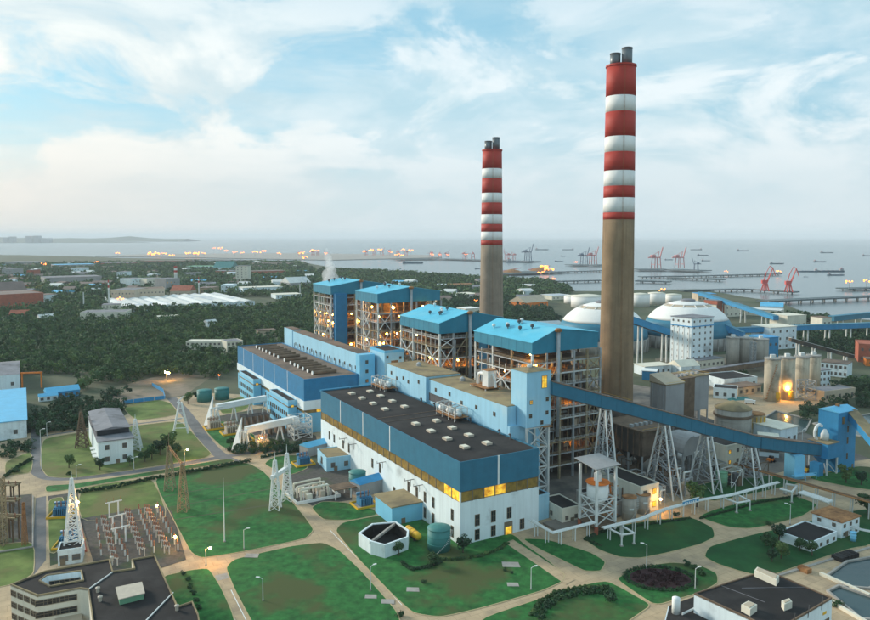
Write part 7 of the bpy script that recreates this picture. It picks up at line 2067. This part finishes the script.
# ------------------------------------------------------------------ woods
for x, y, rx, ry in [(-296.31, 482.18, 30, 75), (-343.63, 561.77, 60, 60), (-320.46, 569.26, 14, 14), (-278.41, 533.63, 32, 16), (-224.04, 565.49, 46, 20), (-222.29, 597.14, 16, 14), (-539.15, 3017.98, 40, 40)]:
    clear_for(x, y, rx, ry)
forest('dense green wood on the left behind the lawns', [(-381.6, 554.5), (-437.8, 637.2), (-375.8, 723.2), (-349.0, 775.5), (-254.0, 748.4), (-202.2, 768.5), (-179.4, 748.4), (-181.4, 688.4), (-179.1, 614.3), (-207.5, 609.9), (-244.8, 618.8), (-241.4, 588.9), (-251.8, 540.4), (-295.1, 537.0)], 9.0, 11.5, 260, .62, 21, drop=.08)
forest('rolling green wood farther back on the left', [(-441.0, 642.0), (-620.1, 906.0), (-510.5, 1012.3), (-412.6, 1012.3), (-271.3, 1062.1), (-185.2, 1146.6), (-142.1, 878.3), (-160.0, 797.0), (-180.9, 755.0), (-204.0, 775.5), (-256.2, 755.0), (-352.1, 782.5), (-379.0, 729.4)], 11, 12.5, 130, .95, 22, drop=.08)
forest('far tree belt between the factories on the left', [(-626.7, 915.7), (-930.2, 1363.1), (-777.6, 1505.0), (-583.4, 1301.7), (-463.3, 1430.5), (-255.9, 1587.5), (-187.6, 1162.0), (-274.7, 1075.3), (-417.4, 1024.3), (-516.5, 1024.3)], 13, 12, 70, 1.5, 23)
forest('hazy tree belt between the far sheds', [(-945.0, 1384.9), (-1984.5, 2917.1), (-1439.0, 3126.1), (-601.4, 3242.1), (-390.9, 2429.6), (-260.6, 1617.0), (-471.1, 1454.5), (-610.8, 1363.1), (-791.3, 1531.5)], 21, 12, 34, 3.0, 24, drop=.25)
forest('trees round the lawn and the site cabins', [(-247.2, 435.1), (-291.4, 514.3), (-268.5, 514.3), (-232.7, 514.3), (-220.1, 505.1), (-204.8, 466.3), (-220.1, 444.3), (-235.1, 430.7)], 6.2, 7.5, 260, .5, 25, 'leaf_dark')
forest('dark hedge trees along the forest road', [(-293.4, 520.6), (-247.2, 530.3), (-224.6, 547.3), (-230.5, 558.1), (-257.2, 543.8), (-300.7, 533.6)], 6, 6, 200, .5, 26, 'leaf_dark')
forest('bushes at the left edge below the blue roof', [(-230.4, 380.2), (-248.0, 409.8), (-236.4, 420.0), (-226.0, 400.1)], 4, 3.2, 160, .34, 27, 'leaf_dark')
forest('green headland wood behind the boilers', [(-130.0, 2363.7), (15.0, 2185.8), (125.9, 2032.8), (280.6, 1942.1), (308.9, 1712.6), (289.1, 1531.5), (246.5, 1430.5), (159.7, 1363.1), (65.8, 1363.1), (-9.4, 1363.1), (-80.2, 1454.5), (-256.1, 1617.0), (-406.8, 2573.0)], 17, 10, 55, 2.2, 28)
forest('dark wood around the farther chimney', [(9.7, 1407.3), (64.8, 1342.0), (157.3, 1342.0), (183.7, 1177.8), (174.8, 1012.3), (140.7, 925.5), (42.5, 878.3), (-7.0, 1012.3)], 11, 11, 110, 1.1, 29, 'leaf_dark')
clear_for(*(293.35, 527.02), 30, 12)
forest('dark wood at the right edge below the brick sheds', [(279.9, 514.3), (308.4, 554.5), (337.2, 584.9), (393.8, 609.9), (317.8, 490.5), (298.6, 502.1)], 7, 9, 240, .55, 30, 'leaf_dark')
forest('belt of trees under the blue bridge conveyor', [(393.6, 789.7), (448.0, 887.4), (570.7, 887.4), (482.1, 748.4), (421.0, 723.2), (411.5, 761.7)], 9, 9, 140, .85, 31, 'leaf_dark')
forest('trees along the shore under the long blue conveyor', [(491.4, 1062.1), (548.7, 1088.9), (579.4, 1062.1), (523.5, 989.1), (471.5, 989.1)], 10, 8, 100, 1.0, 32, 'leaf_dark')
forest('scrub along the basin wall below the silos', [(249.4, 490.5), (277.1, 514.3), (265.8, 490.5), (242.5, 468.9)], 6, 6, 200, .5, 33, 'leaf_dark')
forest('bushes in front of the duct bridges', [(-116.4, 398.2), (-100.5, 415.9), (-76.6, 405.9), (-71.1, 413.8), (-66.1, 403.9), (-74.8, 396.3), (-95.9, 396.3), (-110.5, 389.0)], 3.6, 4.2, 180, .33, 34, 'leaf_dark')
forest('scrub in the dusty works yard', [(178.0, 569.3), (218.3, 593.0), (274.1, 637.2), (271.9, 609.9), (234.1, 580.9), (196.6, 554.5)], 8, 4, 90, .6, 35, drop=.35)

# ------------------------------------------------------------------ single trees, bushes and hedges
def tree_row(items, kind_='tree'):
    for i, (x, y, s, lab) in enumerate(items):
        (make_tree if kind_ == 'tree' else make_bush)(x, y, s * 1.2, lab, i, 'garden trees' if kind_ == 'tree' else 'garden bushes')
tree_row([(10.62, 268.76, 0.95, 'round tree at the corner of the near hall'), (-0.36, 257.85, 0.8, 'leafy tree in front of the dark green tank'), (-13.53, 266.16, 0.75, 'small tree against the white bunker'), (116.28, 315.75, 1.5, 'broad dark tree behind the blue sign board'), (135.65, 279.65, 0.95, 'bright tree left in the group by the flat roofed house'), (129.05, 270.51, 0.85, 'middle tree of the group by the flat roofed house'), (128.42, 275.01, 0.75, 'left tree of the group by the flat roofed house'), (128.84, 263.61, 0.9, 'front tree of the group by the flat roofed house'), (124.33, 261.11, 0.7, 'lowest tree of the group by the flat roofed house'), (139.36, 270.51, 0.8, 'tree at the corner of the flat roofed house'), (141.69, 266.16, 0.8, 'tree in front of the flat roofed house'), (200.13, 347.21, 1.2, 'round tree on the lawn by the transfer tower'), (205.77, 344.36, 0.95, 'smaller round tree near the right edge lawn'), (186.66, 306.46, 1.5, 'dark tree at the right edge by the pipe trestle'), (255.87, 422.1, 1.3, 'dark tree behind the transfer tower at the right edge'), (-189.74, 370.18, 0.95, 'tree on the lawn left of the switch house'), (-172.18, 366.95, 0.9, 'dark shrub tree at the switch house corner'), (-154.33, 380.22, 1.0, 'tree right of the switch house'), (-151.95, 383.69, 1.1, 'taller tree right of the switch house'), (-148.67, 398.2, 1.5, 'big dark tree behind the brown gantry'), (-151.03, 392.63, 1.2, 'dark tree left behind the brown gantry'), (-141.59, 390.81, 1.1, 'dark tree right behind the brown gantry'), (-159.49, 373.47, 0.7, 'small tree beside the switch house steps'), (-176.83, 514.28, 1.1, 'tree at the head of the side road'), (-174.54, 527.02, 0.9, 'small tree by the site hoarding'), (-116.84, 409.81, 0.8, 'tree on the duct bridge lawn')])
tree_row([(-213.02, 363.77, 1.6, 'round bush on the small left lawn'), (-184.18, 359.1, 1.3, 'low bush left of the switch house lawn'), (58.32, 232.35, 2.4, 'round clipped bush beside the curved hedge'), (93.54, 255.45, 1.2, 'clipped bush at the top of the flower bed lawn'), (94.37, 250.79, 1.5, 'clipped bush right of the flower bed'), (91.48, 257.85, 1.4, 'clipped bush above the flower bed'), (-3.81, 244.82, 0.9, 'small bush on the wide lawn left'), (25.13, 253.88, 0.7, 'small bush in front of the hall'), (27.4, 251.56, 0.6, 'smaller bush in front of the hall'), (138.58, 295.58, 1.1, 'bush by the road at the flat roofed house'), (142.85, 291.43, 1.2, 'bush left of the tall white block house'), (-89.05, 250.79, 1.0, 'first bush along the office lawn path'), (-86.11, 246.29, 1.0, 'second bush along the office lawn path'), (-83.71, 241.23, 1.0, 'third bush along the office lawn path'), (-81.07, 236.37, 1.0, 'fourth bush along the office lawn path'), (-78.54, 231.69, 1.0, 'fifth bush along the office lawn path'), (-76.1, 227.19, 1.0, 'sixth bush along the office lawn path'), (157.75, 292.46, 0.9, 'bush at the wall of the low house'), (130.67, 229.1, 1.6, 'bush beside the lower settling pond'), (-11.05, 222.25, 1.2, 'bush at the bottom of the diagonal road'), (103.52, 305.34, 1.3, 'bush below the white pipe rack')], 'bush')
hedge([(-167.1, 333.4), (-154.5, 338.8), (-140.5, 351.6), (-120.3, 365.4), (-98.5, 380.2)], 1.8, 1.8, 'long dark clipped hedge above the big lawn')
hedge([(-214.2, 354.6), (-216.2, 370.2), (-216.4, 383.7)], 1.6, 1.8, 'dark hedge along the left access road')
hedge([(33.1, 221.7), (36.7, 229.1), (42.2, 234.3), (50.5, 237.7), (57.8, 238.4)], 3.0, 1.6, 'thick curved dark hedge at the bottom edge')
hedge([(30.7, 222.9), (34.4, 231.0), (40.3, 237.1), (49.4, 240.5), (58.8, 241.2)], 1.6, 1.0, 'bright outer edge of the curved hedge', 'leaf')
hedge([(0.0, 262.8), (7.4, 262.8), (16.9, 265.3), (25.0, 272.3), (28.1, 276.8)], 1.5, .8, 'bright low hedge winding below the near hall', 'leaf')
hedge([(-12.1, 259.5), (-8.3, 254.7), (-2.5, 256.2), (1.8, 260.3)], 1.8, .8, 'dark low hedge below the dark green tank')
hedge([(-93.7, 387.2), (-83.1, 396.3), (-75.2, 398.2)], 1.6, 1.5, 'dark clipped hedge below the duct bridge yard')
hedge([(64.0, 275.0), (59.3, 280.6), (66.8, 287.4), (85.0, 294.5), (108.4, 302.0)], 1.0, .7, 'low hedge under the white pipe rack')
hedge([(112.6, 302.0), (146.4, 320.6), (168.8, 329.4)], 1.0, .8, 'dark hedge behind the pipe loop lawn')
# the oval flower bed
fx, fy = (78.9, 247.77)
o = thing('flower_bed', 'oval bed of dark red plants ringed by a clipped edge', 'flower bed', (fx, fy, .1))
me = leaves_mesh('dark_plants', [(math.cos(a) * r_ * 9.5, math.sin(a) * r_ * 6.5, 0) for r_ in (.1, .35, .6, .85) for a in np.arange(0, 6.28, .5 / max(.25, r_))], [1.5] * sum(len(np.arange(0, 6.28, .5 / max(.25, r_))) for r_ in (.1, .35, .6, .85)), [.9] * sum(len(np.arange(0, 6.28, .5 / max(.25, r_))) for r_ in (.1, .35, .6, .85)), 170, .24, 'flower_dark', 9, lobes=5, base=-.1)
put('dark_plants', me, o)
MB().prism([(math.cos(k * .1963) * 10.6, math.sin(k * .1963) * 7.4) for k in range(32)], .0, .22).build('soil', 'flower_dark', o)
C = [(math.cos(a) * 12, math.sin(a) * 8.6, 0) for a in np.arange(0, 6.28, .09)]
put('clipped_edge', leaves_mesh('clipped_edge', C, [1.2] * len(C), [.8] * len(C), 60, .2, 'leaf_dark', 8, lobes=4, base=-.1), o)
# settling pond fittings
for i, (x, y, lab) in enumerate([(153.14, 264.46, 'black pipe crate beside the upper settling pond'), (133.2, 253.88, 'rusty bin on the concrete by the ponds')]):
    t = thing('crate', lab, 'crate', (x, y, 0), .45)
    w = 5 if i == 0 else 2
    for k in range(5 if i == 0 else 3):
        MB().box(-w + k * w * .42, -w + k * w * .42 + w * .36, -2, 2, 0, 1.6).build('bay', 'roof_black' if i == 0 else 'rust', t)
house('filter_house', 'low flat black roofed house among the young trees', (142.88, 269.19), (158.4, 279.65), 13, 3.4, 'white_wall', 'roof_black', 'flat', 1, 4, 0, ww=1.2, wh=1)
house('filter_house', 'white two storey block with a rusty roof behind the low black roof', (161.16, 281.55), (172.28, 288.4), 12, 6.5, 'white_wall', 'rust', 'slab', 2, 3, 2, .3, ww=1.1, wh=1.1)
x, y = (164.83, 279.65)
tank('small blue water drum behind the low black roof', x, y, 1.1, 3.4, 'sky_blue_wall', .1, rail=False)
for i, (p, q, lab) in enumerate([((136.6, 250.8), (144.9, 235.0), 'pale concrete wall between the two settling ponds'), ((128.6, 234.3), (135.2, 213.5), 'pale concrete wall below the lower settling pond'), ((115.4, 247.0), (167.7, 273.2), 'concrete walkway kerb above the settling ponds')]):
    o = thing('basin_wall', lab, 'wall', (*p, 0), math.atan2(q[1] - p[1], q[0] - p[0]))
    L = math.dist(p, q)
    for k in range(6):
        MB().box(L * k / 6 + .03, L * (k + 1) / 6 - .03, -.5, .5, -.1, 1.1 if i < 2 else .4).build('block', 'cream_wall' if i < 2 else 'concrete', o)

# ------------------------------------------------------------------ steam and haze
def volume_mat(name, col, dens, noise=False, aniso=0.0):
    m = bpy.data.materials.new(name)
    m.use_nodes = True
    nt = m.node_tree
    nt.nodes.clear()
    out = nt.nodes.new('ShaderNodeOutputMaterial')
    v = nt.nodes.new('ShaderNodeVolumePrincipled')
    v.inputs['Color'].default_value = (*col, 1)
    v.inputs['Density'].default_value = dens
    v.inputs['Anisotropy'].default_value = aniso
    nt.links.new(v.outputs[0], out.inputs['Volume'])
    MATS[name] = m
volume_mat('haze_air', (.90, .95, 1.0), 5.0e-5)
o = MB().box(-62000, 62000, -3000, 72000, -9.5, 262).build('haze', 'haze_air')
kind(o, 'stuff', 'pale sea haze over the whole scene')
# white steam rising behind the farthest boiler
sx, sy = W(372, 92)
vs, fs = [], []
st = MB()
r = random.Random(5)
volume_mat('steam_vapour', (1.0, 1.0, 1.0), .10)
sh = thing('steam_plume', 'white steam rising behind the farthest boiler house', 'steam', (sx, sy, 70))
for k in range(9):
    f = k / 8
    MB().ball((math.sin(f * 4) * 2 + r.uniform(-2, 2), r.uniform(-3, 3), 8 + f * 30), 6.5 - 4.4 * f + r.uniform(-.6, .8), 14, 9).build('puff', 'steam_vapour', sh, True)
MB().tube((0, 0, -70), (0, 0, 8), 1.6, 12).build('vent_pipe', 'grey_steel', sh)
